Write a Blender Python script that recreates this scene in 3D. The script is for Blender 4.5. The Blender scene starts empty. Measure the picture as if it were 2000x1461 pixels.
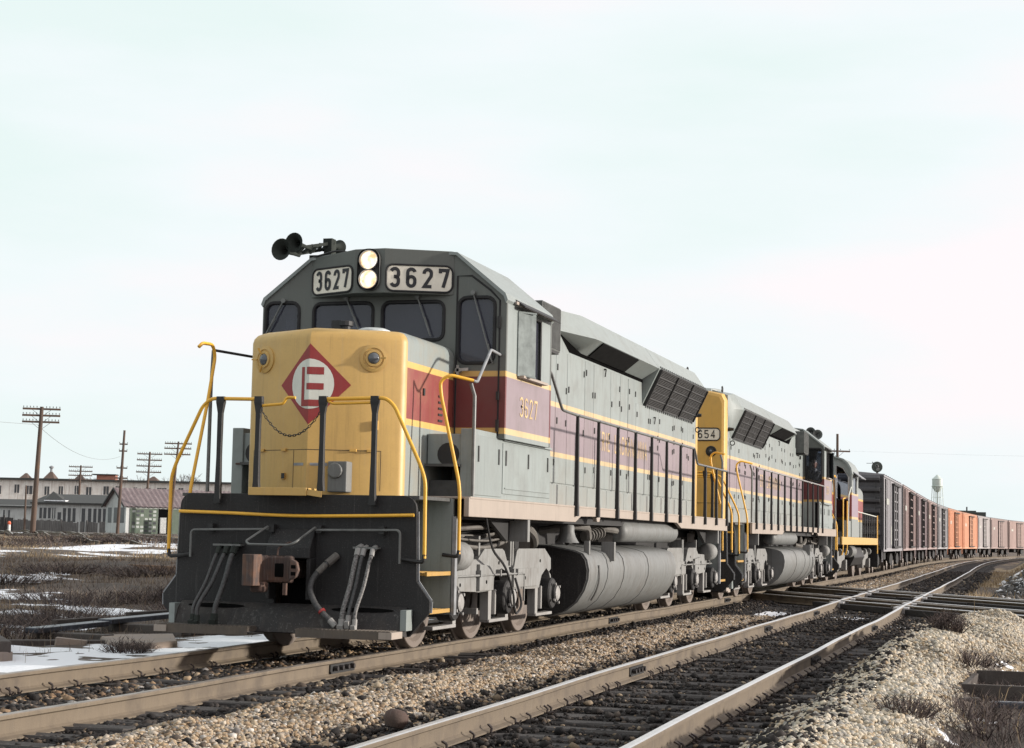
import bpy, bmesh, math, random
import numpy as np
from mathutils import Vector, Matrix
from mathutils.geometry import tessellate_polygon
random.seed(7)
RNG = np.random.default_rng(11)
S = bpy.context.scene
C = S.collection
pi = math.pi

# ------------------------------------------------------------------ camera
cam_d = bpy.data.cameras.new("camera")
cam_d.sensor_width = 36.0
cam_d.lens = 62.1
cam_d.clip_end = 4000
cam = bpy.data.objects.new("camera", cam_d)
C.objects.link(cam)
YAW, PITCH, ROLL = 0.28989, 0.0912, 0.0200
fw = Vector((-math.sin(YAW) * math.cos(PITCH), math.cos(YAW) * math.cos(PITCH), math.sin(PITCH)))
rt = Vector((math.cos(YAW), math.sin(YAW), 0))
up = rt.cross(fw)
r2 = rt * math.cos(ROLL) + up * math.sin(ROLL)
u2 = up * math.cos(ROLL) - rt * math.sin(ROLL)
M = Matrix((r2, u2, -fw)).transposed().to_4x4()
M.translation = Vector((7.544, -17.329, 1.273))
cam.matrix_world = M
S.camera = cam

# ------------------------------------------------------------------ light
SUN_EL, SUN_AZ = math.radians(10.5), math.radians(16)     # low sun on the right, a little behind the train
sv = Vector((math.cos(SUN_EL) * math.cos(SUN_AZ), math.cos(SUN_EL) * math.sin(SUN_AZ), math.sin(SUN_EL)))
sd = bpy.data.lights.new("sun", 'SUN')
sd.energy = 4.6
sd.angle = math.radians(2.5)
sd.color = (1.0, 0.925, 0.84)
so = bpy.data.objects.new("sun", sd)
C.objects.link(so)
so.rotation_euler = (-sv).to_track_quat('-Z', 'Y').to_euler()

W = bpy.data.worlds.new("World")
S.world = W
W.use_nodes = True
nt = W.node_tree
nt.nodes.clear()
def wn(t, **k):
    n = nt.nodes.new(t)
    for a, b in k.items(): setattr(n, a, b)
    return n
wo = wn('ShaderNodeOutputWorld')
sky = wn('ShaderNodeTexSky', sky_type='NISHITA')
sky.sun_disc = False
sky.sun_elevation = SUN_EL
sky.sun_rotation = math.radians(90) - SUN_AZ
sky.air_density = 1.0
sky.dust_density = 3.0
b1 = wn('ShaderNodeBackground'); b1.inputs['Strength'].default_value = 0.09
b2 = wn('ShaderNodeBackground'); b2.inputs['Strength'].default_value = 1.0
tc = wn('ShaderNodeTexCoord')
mp = wn('ShaderNodeMapping'); mp.inputs['Scale'].default_value = (1.0, 1.0, 4.2); mp.inputs['Rotation'].default_value = (0.0, 0.30, 0.5)
ns = wn('ShaderNodeTexNoise'); ns.inputs['Scale'].default_value = 1.9; ns.inputs['Detail'].default_value = 8; ns.inputs['Roughness'].default_value = 0.5
rp = wn('ShaderNodeValToRGB')
rp.color_ramp.elements[0].position = 0.38; rp.color_ramp.elements[0].color = (0.725, 0.825, 0.812, 1)
rp.color_ramp.elements[1].position = 0.60; rp.color_ramp.elements[1].color = (0.89, 0.835, 0.855, 1)
e = rp.color_ramp.elements.new(0.48); e.color = (0.79, 0.848, 0.862, 1)
mx = wn('ShaderNodeMixShader'); mx.inputs[0].default_value = 0.93
L = nt.links.new
L(tc.outputs['Generated'], mp.inputs['Vector']); L(mp.outputs[0], ns.inputs['Vector']); sx = wn('ShaderNodeSeparateXYZ'); L(tc.outputs['Generated'], sx.inputs[0]); ma = wn('ShaderNodeMath', operation='MULTIPLY_ADD'); ma.inputs[1].default_value = .26; L(sx.outputs[0], ma.inputs[0]); ad = wn('ShaderNodeMath', operation='ADD'); ad.inputs[1].default_value = .055; L(ns.outputs['Fac'], ad.inputs[0]); L(ad.outputs[0], ma.inputs[2]); L(ma.outputs[0], rp.inputs['Fac'])
L(rp.outputs[0], b2.inputs['Color']); L(sky.outputs[0], b1.inputs['Color'])
L(b1.outputs[0], mx.inputs[1]); L(b2.outputs[0], mx.inputs[2]); L(mx.outputs[0], wo.inputs['Surface'])
S.view_settings.view_transform = 'Standard'
S.view_settings.look = 'None'
S.view_settings.exposure = 0.27
S.view_settings.gamma = 1.0
S.view_settings.use_curve_mapping = False
S.render.engine = 'CYCLES'
S.cycles.use_denoising = True
S.cycles.max_bounces = 6
S.cycles.transparent_max_bounces = 8

# ------------------------------------------------------------------ helpers
class MB:
    """collects shapes that become ONE mesh object"""
    def __init__(s): s.v = []; s.f = []; s.m = []
    def add(s, vs, fs, m=0):
        o = len(s.v); s.v += [tuple(v) for v in vs]
        s.f += [tuple(i + o for i in f) for f in fs]; s.m += [m] * len(fs); return s
    def box(s, x0, x1, y0, y1, z0, z1, m=0):
        vs = [(x, y, z) for x in (x0, x1) for y in (y0, y1) for z in (z0, z1)]
        fs = [(0, 1, 3, 2), (4, 6, 7, 5), (0, 4, 5, 1), (2, 3, 7, 6), (0, 2, 6, 4), (1, 5, 7, 3)]
        return s.add(vs, fs, m)
    def obox(s, c, h, ax, ay, az, m=0):
        c = Vector(c); ax = Vector(ax).normalized() * h[0]; ay = Vector(ay).normalized() * h[1]; az = Vector(az).normalized() * h[2]
        vs = [c + ax * i + ay * j + az * k for i in (-1, 1) for j in (-1, 1) for k in (-1, 1)]
        return s.add(vs, [(0, 1, 3, 2), (4, 6, 7, 5), (0, 4, 5, 1), (2, 3, 7, 6), (0, 2, 6, 4), (1, 5, 7, 3)], m)
    def bar(s, p0, p1, w, h, upv=(0, 0, 1), m=0):
        p0 = Vector(p0); p1 = Vector(p1); d = p1 - p0
        u = Vector(upv); a = d.cross(u)
        if a.length < 1e-6: a = d.cross(Vector((1, 0, 0)))
        return s.obox((p0 + p1) / 2, (d.length / 2, w / 2, h / 2), d, a, a.cross(d), m)
    def prism(s, poly, axis, a, b, m=0):
        """poly: list of 2D points (remaining axes in order), extruded along axis 'x','y','z' from a to b"""
        def P(q, t):
            return {'x': (t, q[0], q[1]), 'y': (q[0], t, q[1]), 'z': (q[0], q[1], t)}[axis]
        n = len(poly)
        vs = [P(q, a) for q in poly] + [P(q, b) for q in poly]
        fs = [(i, (i + 1) % n, (i + 1) % n + n, i + n) for i in range(n)]
        tri = tessellate_polygon([[Vector((q[0], q[1], 0)) for q in poly]])
        fs += [tuple(t) for t in tri] + [tuple(i + n for i in reversed(t)) for t in tri]
        return s.add(vs, fs, m)
    def tube(s, pts, r, n=8, m=0, closed=False):
        pts = [Vector(p) for p in pts]; k = len(pts); rings = []
        rr_ = r if isinstance(r, (list, tuple)) else [r] * k
        prev = None
        for i, p in enumerate(pts):
            t = (pts[min(i + 1, k - 1)] - pts[max(i - 1, 0)]) if not closed else (pts[(i + 1) % k] - pts[i - 1])
            t.normalize()
            if prev is None:
                a = t.orthogonal().normalized()
            else:
                a = prev - t * prev.dot(t)
                a = a.normalized() if a.length > 1e-6 else t.orthogonal().normalized()
            prev = a; b = t.cross(a)
            rings.append([p + (a * math.cos(2 * pi * j / n) + b * math.sin(2 * pi * j / n)) * rr_[i] for j in range(n)])
        vs = [q for g in rings for q in g]
        fs = [(i * n + j, i * n + (j + 1) % n, (i + 1) * n + (j + 1) % n, (i + 1) * n + j) for i in range(k - 1) for j in range(n)]
        if closed: fs += [((k - 1) * n + j, (k - 1) * n + (j + 1) % n, (j + 1) % n, j) for j in range(n)]
        else: fs += [tuple(range(n - 1, -1, -1)), tuple((k - 1) * n + j for j in range(n))]
        return s.add(vs, fs, m)
    def cyl(s, p0, p1, r0, r1=None, n=12, m=0):
        r1 = r0 if r1 is None else r1
        return s.tube([p0, p1], [r0, r1], n, m)
    def lathe(s, prof, o, ax, n=16, m=0):
        o = Vector(o); ax = Vector(ax).normalized(); a = ax.orthogonal().normalized(); b = ax.cross(a)
        vs = [o + ax * h + (a * math.cos(2 * pi * j / n) + b * math.sin(2 * pi * j / n)) * r for r, h in prof for j in range(n)]
        fs = [(i * n + j, i * n + (j + 1) % n, (i + 1) * n + (j + 1) % n, (i + 1) * n + j) for i in range(len(prof) - 1) for j in range(n)]
        fs += [tuple(range(n - 1, -1, -1)), tuple((len(prof) - 1) * n + j for j in range(n))]
        return s.add(vs, fs, m)
    def loft(s, loops, m=0, cap=True):
        n = len(loops[0]); vs = [q for l in loops for q in l]
        fs = [(i * n + j, i * n + (j + 1) % n, (i + 1) * n + (j + 1) % n, (i + 1) * n + j) for i in range(len(loops) - 1) for j in range(n)]
        s.add(vs, fs, m)
        if cap:
            for l in (loops[0], loops[-1]):
                tri = None
                nrm = [0, 0, 0]
                for i in range(n):
                    p, q = l[i], l[(i + 1) % n]
                    nrm[0] += (p[1] - q[1]) * (p[2] + q[2]); nrm[1] += (p[2] - q[2]) * (p[0] + q[0]); nrm[2] += (p[0] - q[0]) * (p[1] + q[1])
                k = max(range(3), key=lambda i: abs(nrm[i])); ii = [i for i in range(3) if i != k]
                tri = tessellate_polygon([[Vector((q[ii[0]], q[ii[1]], 0)) for q in l]])
                s.add(l, [tuple(t) for t in tri], m)
        return s
    def wall(s, outline, holes, fn, th, m=0):
        """flat wall with holes; fn(u, v, d) -> xyz, d in 0..th"""
        loops = [outline] + list(holes)
        flat = [q for l in loops for q in l]; n = len(flat)
        tri = tessellate_polygon([[Vector((q[0], q[1], 0)) for q in l] for l in loops])
        vs = [fn(q[0], q[1], 0) for q in flat] + [fn(q[0], q[1], th) for q in flat]
        fs = [tuple(t) for t in tri] + [tuple(i + n for i in reversed(t)) for t in tri]
        o = 0
        for l in loops:
            k = len(l)
            fs += [(o + i, o + (i + 1) % k, o + (i + 1) % k + n, o + i + n) for i in range(k)]; o += k
        return s.add(vs, fs, m)
    def mesh(s, name):
        me = bpy.data.meshes.new(name)
        me.from_pydata(s.v, [], s.f)
        if any(s.m): me.polygons.foreach_set('material_index', s.m)
        bm = bmesh.new(); bm.from_mesh(me); bmesh.ops.recalc_face_normals(bm, faces=bm.faces); bm.to_mesh(me); bm.free()
        return me
    def build(s, name, mats, parent=None, bevel=0, smooth=None, kind=None, label=None, seg=2):
        me = s.mesh(name)
        for mt in (mats if isinstance(mats, (list, tuple)) else [mats]): me.materials.append(mt)
        if smooth:
            me.polygons.foreach_set('use_smooth', [True] * len(me.polygons))
            me.set_sharp_from_angle(angle=math.radians(smooth))
        return link(name, me, parent, bevel, kind, label, seg)

def link(name, me, parent=None, bevel=0, kind=None, label=None, seg=2):
    o = bpy.data.objects.new(name, me); C.objects.link(o)
    if parent: o.parent = parent
    if bevel:
        b = o.modifiers.new('bevel', 'BEVEL'); b.width = bevel; b.segments = seg; b.limit_method = 'ANGLE'; b.angle_limit = math.radians(40)
        b.use_clamp_overlap = True
    if kind: o['kind'] = kind
    if label: o['label'] = label
    return o

def thing(name, label, cat, loc=(0, 0, 0), rz=0, group=None):
    o = bpy.data.objects.new(name, None); C.objects.link(o)
    o.location = loc; o.rotation_euler = (0, 0, rz); o.empty_display_size = 0.3
    return tag(o, label, cat, group)
def tag(o, label, cat, group=None):
    o['label'] = label; o['category'] = cat
    if group: o['group'] = group
    return o
def at(o, loc, rz=0):
    o.location = loc; o.rotation_euler = (0, 0, rz); return o

def rr(cx, cz, w, h, r, n=4):
    pts = []
    for sx, sz, a0 in ((1, 1, 0), (-1, 1, 90), (-1, -1, 180), (1, -1, 270)):
        for i in range(n + 1):
            a = math.radians(a0 + 90 * i / n)
            pts.append((cx + sx * (w / 2 - r) + r * math.cos(a), cz + sz * (h / 2 - r) + r * math.sin(a)))
    return pts
def arc(c, r, a0, a1, n):
    return [(c[0] + r * math.cos(math.radians(a0 + (a1 - a0) * i / n)), c[1] + r * math.sin(math.radians(a0 + (a1 - a0) * i / n))) for i in range(n + 1)]
def smoothline(pts, n=5):
    P = [Vector(p) for p in pts]; out = []
    for i in range(len(P) - 1):
        a, b, c, d = P[max(i - 1, 0)], P[i], P[i + 1], P[min(i + 2, len(P) - 1)]
        for k in range(n):
            t = k / n
            out.append(0.5 * ((2 * b) + (c - a) * t + (2 * a - 5 * b + 4 * c - d) * t * t + (3 * b - a - 3 * c + d) * t ** 3))
    return out + [P[-1]]
def fillet(pts, r, n=4):
    P = [Vector(p) for p in pts]; out = [P[0]]
    for i in range(1, len(P) - 1):
        a = (P[i - 1] - P[i]); b = (P[i + 1] - P[i]); k = min(r, a.length * .45, b.length * .45)
        s0 = P[i] + a.normalized() * k; s1 = P[i] + b.normalized() * k
        for j in range(n + 1):
            t = j / n; out.append(s0 * (1 - t) ** 2 + P[i] * 2 * t * (1 - t) + s1 * t * t)
    return out + [P[-1]]

# small stroke alphabet (unit height, width w)
def _c(cx, cy, rx, ry, a0, a1, n=6): return [(cx + rx * math.cos(math.radians(a0 + (a1 - a0) * i / n)), cy + ry * math.sin(math.radians(a0 + (a1 - a0) * i / n))) for i in range(n + 1)]
GL = {
 '3': [[(.04, .82)] + _c(.25, .75, .21, .2, 160, 0, 6) + [(.46, .64)] + _c(.25, .62, .21, .1, 0, -60, 3) + [(.2, .53)], [(.2, .53), (.3, .52)] + _c(.25, .38, .21, .13, 60, 0, 3) + [(.46, .25)] + _c(.25, .25, .21, .2, 0, -160, 6)],
 '6': [[(.45, .8)] + _c(.25, .75, .21, .2, 30, 180, 6) + [(.04, .25)] + _c(.25, .25, .21, .2, 180, 360, 7) + [(.46, .38)] + _c(.25, .37, .21, .18, 0, 180, 6)],
 '2': [[(.04, .72)] + _c(.25, .75, .21, .2, 170, -10, 7) + [(.44, .6), (.06, .06), (.48, .06)]],
 '7': [[(.03, .78), (.03, .94), (.46, .94), (.42, .74), (.2, .03)]],
 '5': [[(.46, .94), (.06, .94), (.05, .56)] + _c(.25, .38, .21, .2, 110, 0, 5) + [(.46, .25)] + _c(.25, .25, .21, .2, 0, -165, 6)],
 '4': [[(.36, .02), (.36, .96), (.03, .3), (.5, .3)]],
 'E': [[(.44, .94), (.06, .94), (.06, .06), (.44, .06)], [(.06, .5), (.38, .5)]],
 'R': [[(.06, .0), (.06, .94), (.3, .94)] + _c(.3, .72, .16, .22, 90, -90, 6) + [(.06, .5)], [(.26, .5), (.47, .0)]],
 'I': [[(.1, .0), (.1, 1)]], 'L': [[(.06, 1), (.06, .06), (.44, .06)]],
 'A': [[(.02, .0), (.25, .97), (.48, .0)], [(.1, .3), (.4, .3)]],
 'C': [[(.46, .72)] + _c(.25, .75, .21, .2, 0, 180, 6) + [(.04, .25)] + _c(.25, .25, .21, .2, 180, 360, 6) + [(.46, .3)]],
 'K': [[(.06, 0), (.06, 1)], [(.46, 1), (.07, .42)], [(.17, .56), (.48, 0)]],
 'W': [[(.0, 1), (.15, .03), (.3, .8), (.45, .03), (.6, 1)]],
 'N': [[(.05, 0), (.05, .97), (.43, .03), (.43, 1)]], ' ': [], '-': [[(.08, .5), (.36, .5)]],
}
def text(mb, s, o, u, v, h, sw=.13, adv=.66, m=0, wx=1.0):
    o = Vector(o); u = Vector(u).normalized(); v = Vector(v).normalized(); x = 0
    for ch in s:
        for st in GL[ch]:
            P = [Vector(((x + p[0]) * wx, p[1], 0)) for p in st]; P = [p for i, p in enumerate(P) if i == 0 or (p - P[i - 1]).length > .02]; n = len(P); lo = []; hi = []
            for i in range(n):
                d1 = (P[i] - P[i - 1]).normalized() if i else None; d2 = (P[i + 1] - P[i]).normalized() if i < n - 1 else None
                d = ((d1 or d2) + (d2 or d1)).normalized() if (d1 and d2) else (d1 or d2)
                nn = Vector((-d.y, d.x, 0)); k = 1.0
                if d1 and d2: k = 1 / max(.5, nn.dot(Vector((-d1.y, d1.x, 0))))
                lo.append(P[i] - nn * sw / 2 * k); hi.append(P[i] + nn * sw / 2 * k)
            vs = [o + u * (q.x * h) + v * (q.y * h) for q in lo + hi]
            mb.add(vs, [(i, i + 1, n + i + 1, n + i) for i in range(n - 1)], m)
        x += {'W': .78, 'I': .34, '-': .56}.get(ch, adv)
    return x * h * wx

# ------------------------------------------------------------------ materials
def newmat(name):
    m = bpy.data.materials.new(name); m.use_nodes = True
    t = m.node_tree; b = t.nodes['Principled BSDF']
    return m, t, b
class NB:
    def __init__(s, t): s.t = t
    def n(s, ty, **k):
        x = s.t.nodes.new(ty)
        for a, b in k.items():
            if hasattr(x, a): setattr(x, a, b)
        return x
    def l(s, a, b): s.t.links.new(a, b)
    def val(s, sock, v):
        if isinstance(v, (int, float)): sock.default_value = v
        elif isinstance(v, (tuple, list)): sock.default_value = (*v, 1) if len(v) == 3 and len(sock.default_value) == 4 else v
        else: s.l(v, sock)
    def math(s, op, a, b=0.0, clamp=False):
        x = s.n('ShaderNodeMath', operation=op, use_clamp=clamp); s.val(x.inputs[0], a); s.val(x.inputs[1], b); return x.outputs[0]
    def mix(s, f, a, b, blend='MIX'):
        x = s.n('ShaderNodeMix', data_type='RGBA', blend_type=blend); s.val(x.inputs[0], f); s.val(x.inputs[6], a); s.val(x.inputs[7], b); return x.outputs[2]
    def coord(s, which='Object', scale=(1, 1, 1)):
        c = s.n('ShaderNodeTexCoord'); m = s.n('ShaderNodeMapping'); m.inputs['Scale'].default_value = scale
        s.l(c.outputs[which], m.inputs['Vector']); return m.outputs[0]
    def noise(s, vec, scale, detail=4, rough=.55):
        x = s.n('ShaderNodeTexNoise'); x.inputs['Scale'].default_value = scale; x.inputs['Detail'].default_value = detail; x.inputs['Roughness'].default_value = rough
        if vec is not None: s.l(vec, x.inputs['Vector'])
        return x.outputs['Fac']
    def ramp(s, f, stops):
        x = s.n('ShaderNodeValToRGB'); els = x.color_ramp.elements
        while len(els) < len(stops): els.new(.5)
        for e_, (p, c) in zip(els, stops): e_.position = p; e_.color = (*c, 1) if len(c) == 3 else c
        s.l(f, x.inputs['Fac']); return x.outputs['Color']
    def step(s, v, a, w=.004):
        x = s.n('ShaderNodeMapRange'); s.l(v, x.inputs['Value']); x.inputs['From Min'].default_value = a - w; x.inputs['From Max'].default_value = a + w; return x.outputs[0]
    def bump(s, h, b, strength=.2, dist=.01):
        x = s.n('ShaderNodeBump'); x.inputs['Strength'].default_value = strength; x.inputs['Distance'].default_value = dist
        s.l(h, x.inputs['Height']); s.l(x.outputs[0], b.inputs['Normal'])

def paint(name, col, rough=.45, dirt=.35, dirtcol=(.10, .09, .075), bands=(), front=None, bump=.12, spec=.5, streak=.5, metal=0, scale=1.0, speck=0.0, dust=None, ripple=.0):
    """weathered paint; bands: (z0, z1, colour) in the object's own metres; front: (y, colour)"""
    m, t, b = newmat(name); N = NB(t)
    c = N.n('ShaderNodeTexCoord').outputs['Object']; xyz = N.n('ShaderNodeSeparateXYZ'); N.l(c, xyz.inputs[0])
    colr = N.n('ShaderNodeRGB'); colr.outputs[0].default_value = (*col, 1); cur = colr.outputs[0]
    for z0, z1, bc in bands:
        f = N.math('MULTIPLY', N.step(xyz.outputs[2], z0), N.math('SUBTRACT', 1.0, N.step(xyz.outputs[2], z1)))
        cur = N.mix(f, cur, bc)
    if front: cur = N.mix(N.math('SUBTRACT', 1.0, N.step(xyz.outputs[1], front[0])), cur, front[1])
    n1 = N.noise(N.coord('Object', (scale, scale, scale)), 2.2, 6, .6)
    n2 = N.noise(N.coord('Object', (7 * scale, 7 * scale, .55 * scale)), 1.6, 5, .6)
    n3 = N.noise(N.coord('Object', (scale, scale, scale)), 55, 3, .6)
    oi = N.n('ShaderNodeObjectInfo').outputs['Random']
    n4 = N.noise(N.coord('Object', (16 * scale, 16 * scale, .5 * scale)), 1.3, 4, .65)
    tone = N.math('ADD', N.math('MULTIPLY', n1, .5), N.math('ADD', N.math('MULTIPLY', n3, .2), N.math('ADD', N.math('MULTIPLY', oi, .13), .56)))
    cur = N.mix(1.0, cur, N.ramp(tone, [(.5, (.68, .68, .68)), (1.2, (1.14, 1.14, 1.14))]), 'MULTIPLY')
    d = N.math('MULTIPLY', N.ramp(n1, [(.45, (0, 0, 0)), (.75, (1, 1, 1))]), dirt)
    d2 = N.math('MULTIPLY', N.ramp(n2, [(.5, (0, 0, 0)), (.72, (1, 1, 1))]), dirt * streak)
    d = N.math('MAXIMUM', d, d2, True)
    cur = N.mix(d, cur, dirtcol)
    cur = N.mix(N.math('MULTIPLY', N.ramp(n4, [(.56, (0, 0, 0)), (.70, (1, 1, 1))]), dirt * streak * .9), cur, tuple(.45 * v for v in dirtcol))
    cur = N.mix(N.math('MULTIPLY', N.ramp(n4, [(.30, (1, 1, 1)), (.42, (0, 0, 0))]), dirt * streak * .45), cur, (.36, .36, .34))
    if dust: cur = N.mix(N.math('MULTIPLY', N.math('MULTIPLY', N.math('SUBTRACT', 1.0, N.step(xyz.outputs[2], (dust[0] + dust[1]) / 2, (dust[1] - dust[0]) / 2)), N.ramp(n1, [(.3, (.35, .35, .35)), (.65, (1, 1, 1))])), dust[2]), cur, dust[3])
    if speck: cur = N.mix(N.ramp(n3, [(.60, (0, 0, 0)), (.72, (speck, speck, speck))]), cur, (.22, .21, .20))
    N.l(cur, b.inputs['Base Color'])
    N.l(N.math('ADD', N.math('MULTIPLY', n1, .25), rough - .1), b.inputs['Roughness'])
    b.inputs['Specular IOR Level'].default_value = spec; b.inputs['Metallic'].default_value = metal
    if bump: N.bump(n3, b, bump, .004)
    if ripple:
        b2_ = N.n('ShaderNodeBump'); b2_.inputs['Strength'].default_value = ripple; b2_.inputs['Distance'].default_value = .03
        N.l(N.noise(N.coord('Object'), 3.5, 2, .4), b2_.inputs['Height']); N.l(b2_.outputs[0], b.inputs['Normal'])
    return m
def plain(name, col, rough=.6, metal=0, spec=.5, var=.25, scale=8):
    m, t, b = newmat(name); N = NB(t)
    n1 = N.noise(N.coord('Object'), scale, 4)
    N.l(N.mix(1.0, col, N.ramp(n1, [(.3, (1 - var,) * 3), (.7, (1 + var,) * 3)]), 'MULTIPLY'), b.inputs['Base Color'])
    b.inputs['Roughness'].default_value = rough; b.inputs['Metallic'].default_value = metal; b.inputs['Specular IOR Level'].default_value = spec
    return m
def emis(name, col, st):
    m, t, b = newmat(name); b.inputs['Base Color'].default_value = (*col, 1); b.inputs['Emission Color'].default_value = (*col, 1); b.inputs['Emission Strength'].default_value = st; return m
def glassy(name, col, alpha=.35, rough=.06):
    m, t, b = newmat(name); N = NB(t); out = t.nodes['Material Output']
    b.inputs['Base Color'].default_value = (*col, 1); b.inputs['Roughness'].default_value = rough; b.inputs['Specular IOR Level'].default_value = .6
    tr = N.n('ShaderNodeBsdfTransparent'); tr.inputs[0].default_value = (.75, .78, .85, 1)
    mxs = N.n('ShaderNodeMixShader'); mxs.inputs[0].default_value = 1 - alpha
    N.l(tr.outputs[0], mxs.inputs[1]); N.l(b.outputs[0], mxs.inputs[2]); N.l(mxs.outputs[0], out.inputs['Surface'])
    return m
GREY = (.215, .246, .238); YEL = (.50, .32, .098); MAR = (.20, .035, .030); FADE = (.225, .178, .195); FYEL = (.50, .375, .20)
M_cab = paint('cab_paint', GREY, bands=[(2.455, 3.195, FYEL), (2.525, 3.13, FADE)], dirt=.3, ripple=.10)
M_cabshade = paint('shaded_cab_paint', (.090, .099, .090), bands=[(2.455, 3.195, YEL), (2.525, 3.13, (.12, .022, .022))], dirt=.25)  # cab grey and maroon darkened: shade of the unlit front put into the colour
M_hood = paint('hood_paint', GREY, bands=[(2.395, 3.175, FYEL), (2.465, 3.105, FADE)], dirt=.5, dirtcol=(.13, .12, .105), streak=.8, dust=(1.7, 2.5, .45, (.26, .235, .20)), ripple=.12)
M_nose = paint('nose_paint', GREY, bands=[(2.455, 3.155, (.56, .36, .10)), (2.525, 3.085, MAR)], front=(.80, YEL), dirt=.45, dirtcol=(.24, .15, .06), ripple=.08)
M_noseyel = paint('yellow_paint', YEL, dirt=.3, dirtcol=(.2, .14, .06))
M_endyel = paint('hood_end_paint', (.52, .31, .07), dirt=.3, dirtcol=(.2, .14, .06))
M_grey = paint('grey_paint', GREY, dirt=.42, dirtcol=(.11, .10, .09), ripple=.1)
M_sill = paint('sill_paint', (.30, .255, .215), dirt=.25, dirtcol=(.16, .145, .125), rough=.6, streak=.9)
M_under = paint('truck_paint', (.20, .204, .198), dirt=.55, dirtcol=(.085, .072, .06), rough=.7, scale=1.6, streak=.8, dust=(.2, .75, .5, (.20, .165, .13)))
M_tank = paint('tank_paint', (.150, .158, .155), dirt=.6, dirtcol=(.095, .085, .075), rough=.55, streak=1.0, dust=(.1, .6, .5, (.10, .088, .075)), ripple=.15)
M_black = paint('black_paint', (.010, .010, .0105), rough=.66, dirt=.35, dirtcol=(.036, .032, .030), bump=.6, speck=.3, scale=1.4)
M_dark = plain('dark_metal', (.016, .016, .016), .6)
M_piping = paint('dirty_pipe', (.12, .112, .10), rough=.7, dirt=.7, dirtcol=(.04, .034, .03), scale=2)
M_wood = paint('footboard_wood', (.085, .072, .060), rough=.85, dirt=.6, dirtcol=(.15, .12, .09), scale=3)
M_darkgrey = plain('dark_grey', (.06, .062, .06), .6)
M_void = plain('shadowed_void', (.006, .006, .006), 1.0, spec=.0)
M_hyel = paint('handrail_yellow', (.70, .38, .035), dirt=.2, dirtcol=(.2, .13, .05), rough=.4)
M_pipe = plain('grey_pipe', (.24, .25, .26), .4)
M_rail_dark = plain('handrail_grey', (.13, .135, .13), .4)
M_rubber = plain('rubber', (.016, .016, .017), .75)
M_hose = plain('hose', (.05, .05, .05), .6, var=.5, scale=40)
M_stepyel = paint('step_yellow', (.40, .24, .06), dirt=.5, dirtcol=(.15, .11, .07))
M_horn = plain('horn_metal', (.035, .040, .036), .9, spec=.08)
M_rust = paint('rusty_iron', (.050, .034, .030), rough=.85, dirt=.7, dirtcol=(.15, .075, .045), bump=.6, scale=2.5)
M_knuckle = paint('worn_knuckle', (.06, .042, .037), rough=.75, dirt=.9, dirtcol=(.22, .105, .055), bump=.6, scale=2.5)
M_cap = paint('journal_cap_paint', (.26, .255, .245), dirt=.5, rough=.6)
M_wheel = paint('wheel_steel', (.16, .13, .11), rough=.55, dirt=.3)
M_tread = plain('polished_steel', (.42, .41, .40), .3, metal=.9)
M_glass = glassy('cab_glass', (.055, .057, .076), .30)
M_clear = glassy('clear_glass', (.05, .05, .05), .75)
M_white = plain('board_white', (.72, .68, .58), .4, var=.08)
M_num = plain('number_black', (.012, .013, .016), .5)
M_red = paint('emblem_red', (.25, .022, .022), dirt=.2)
M_cream = paint('emblem_white', (.58, .60, .54), dirt=.25)
M_letter = plain('letter_yellow', (.50, .36, .18), .5)
def lampmat():
    m, t, b = newmat('lamp_lit'); N = NB(t); n = N.noise(N.coord('Object'), 14, 3, .5)
    c = N.ramp(n, [(.32, (.80, .45, .22)), (.48, (1, .80, .55)), (.6, (1, .95, .86))])
    N.l(c, b.inputs['Emission Color']); b.inputs['Emission Strength'].default_value = 1.15; b.inputs['Base Color'].default_value = (.3, .2, .12, 1); b.inputs['Roughness'].default_value = .15; return m
M_lamp = lampmat()
M_lampglass = plain('lens_grey', (.10, .11, .12), .1)
M_screen = plain('intake_screen', (.010, .010, .010), .9, spec=.1)
M_louver = plain('louver_grey', (.085, .085, .085), .5)
M_brush = plain('brushed_metal', (.35, .34, .33), .4, metal=.4)
# ------------------------------------------------------------------ track geometry
KN = np.array([50, 75, 100, 125, 150, 175, 200, 230, 270, 330.])
TH = np.array([0, -2.07, -1.28, 1.56, 4.18, 7.95, 12.29, 17.51, 24.46, 34.89]) * 1e-2
_s = np.arange(0, 330, .5); _th = np.interp(_s, KN, TH)
_py = np.cumsum(np.cos(_th)) * .5; _px = np.cumsum(np.sin(_th)) * .5
def path(s):                                     # arc length -> x, y, heading (towards +x)
    if s <= 0: return 0.0, s, 0.0
    return float(np.interp(s, _s, _px)), float(np.interp(s, _s, _py)), float(np.interp(s, _s, _th))
def PX(y): return np.interp(y, np.concatenate([[-60], _py]), np.concatenate([[0], _px]))
T2K = (np.array([-30, 60, 82, 105, 130, 160, 200, 330]), np.array([4.55, 3.79, 3.86, 3.98, 3.98, 3.88, 3.75, 3.7]))
def T2O(y): return np.interp(y, *T2K)
CD = np.array([.565, -.825]); CN = np.array([.825, .565])         # crossing tracks run along CD
CO = [float(CN @ np.array([6.0, 28.22])) - .75, float(CN @ np.array([6.0, 28.22])) - 4.72]

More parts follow.
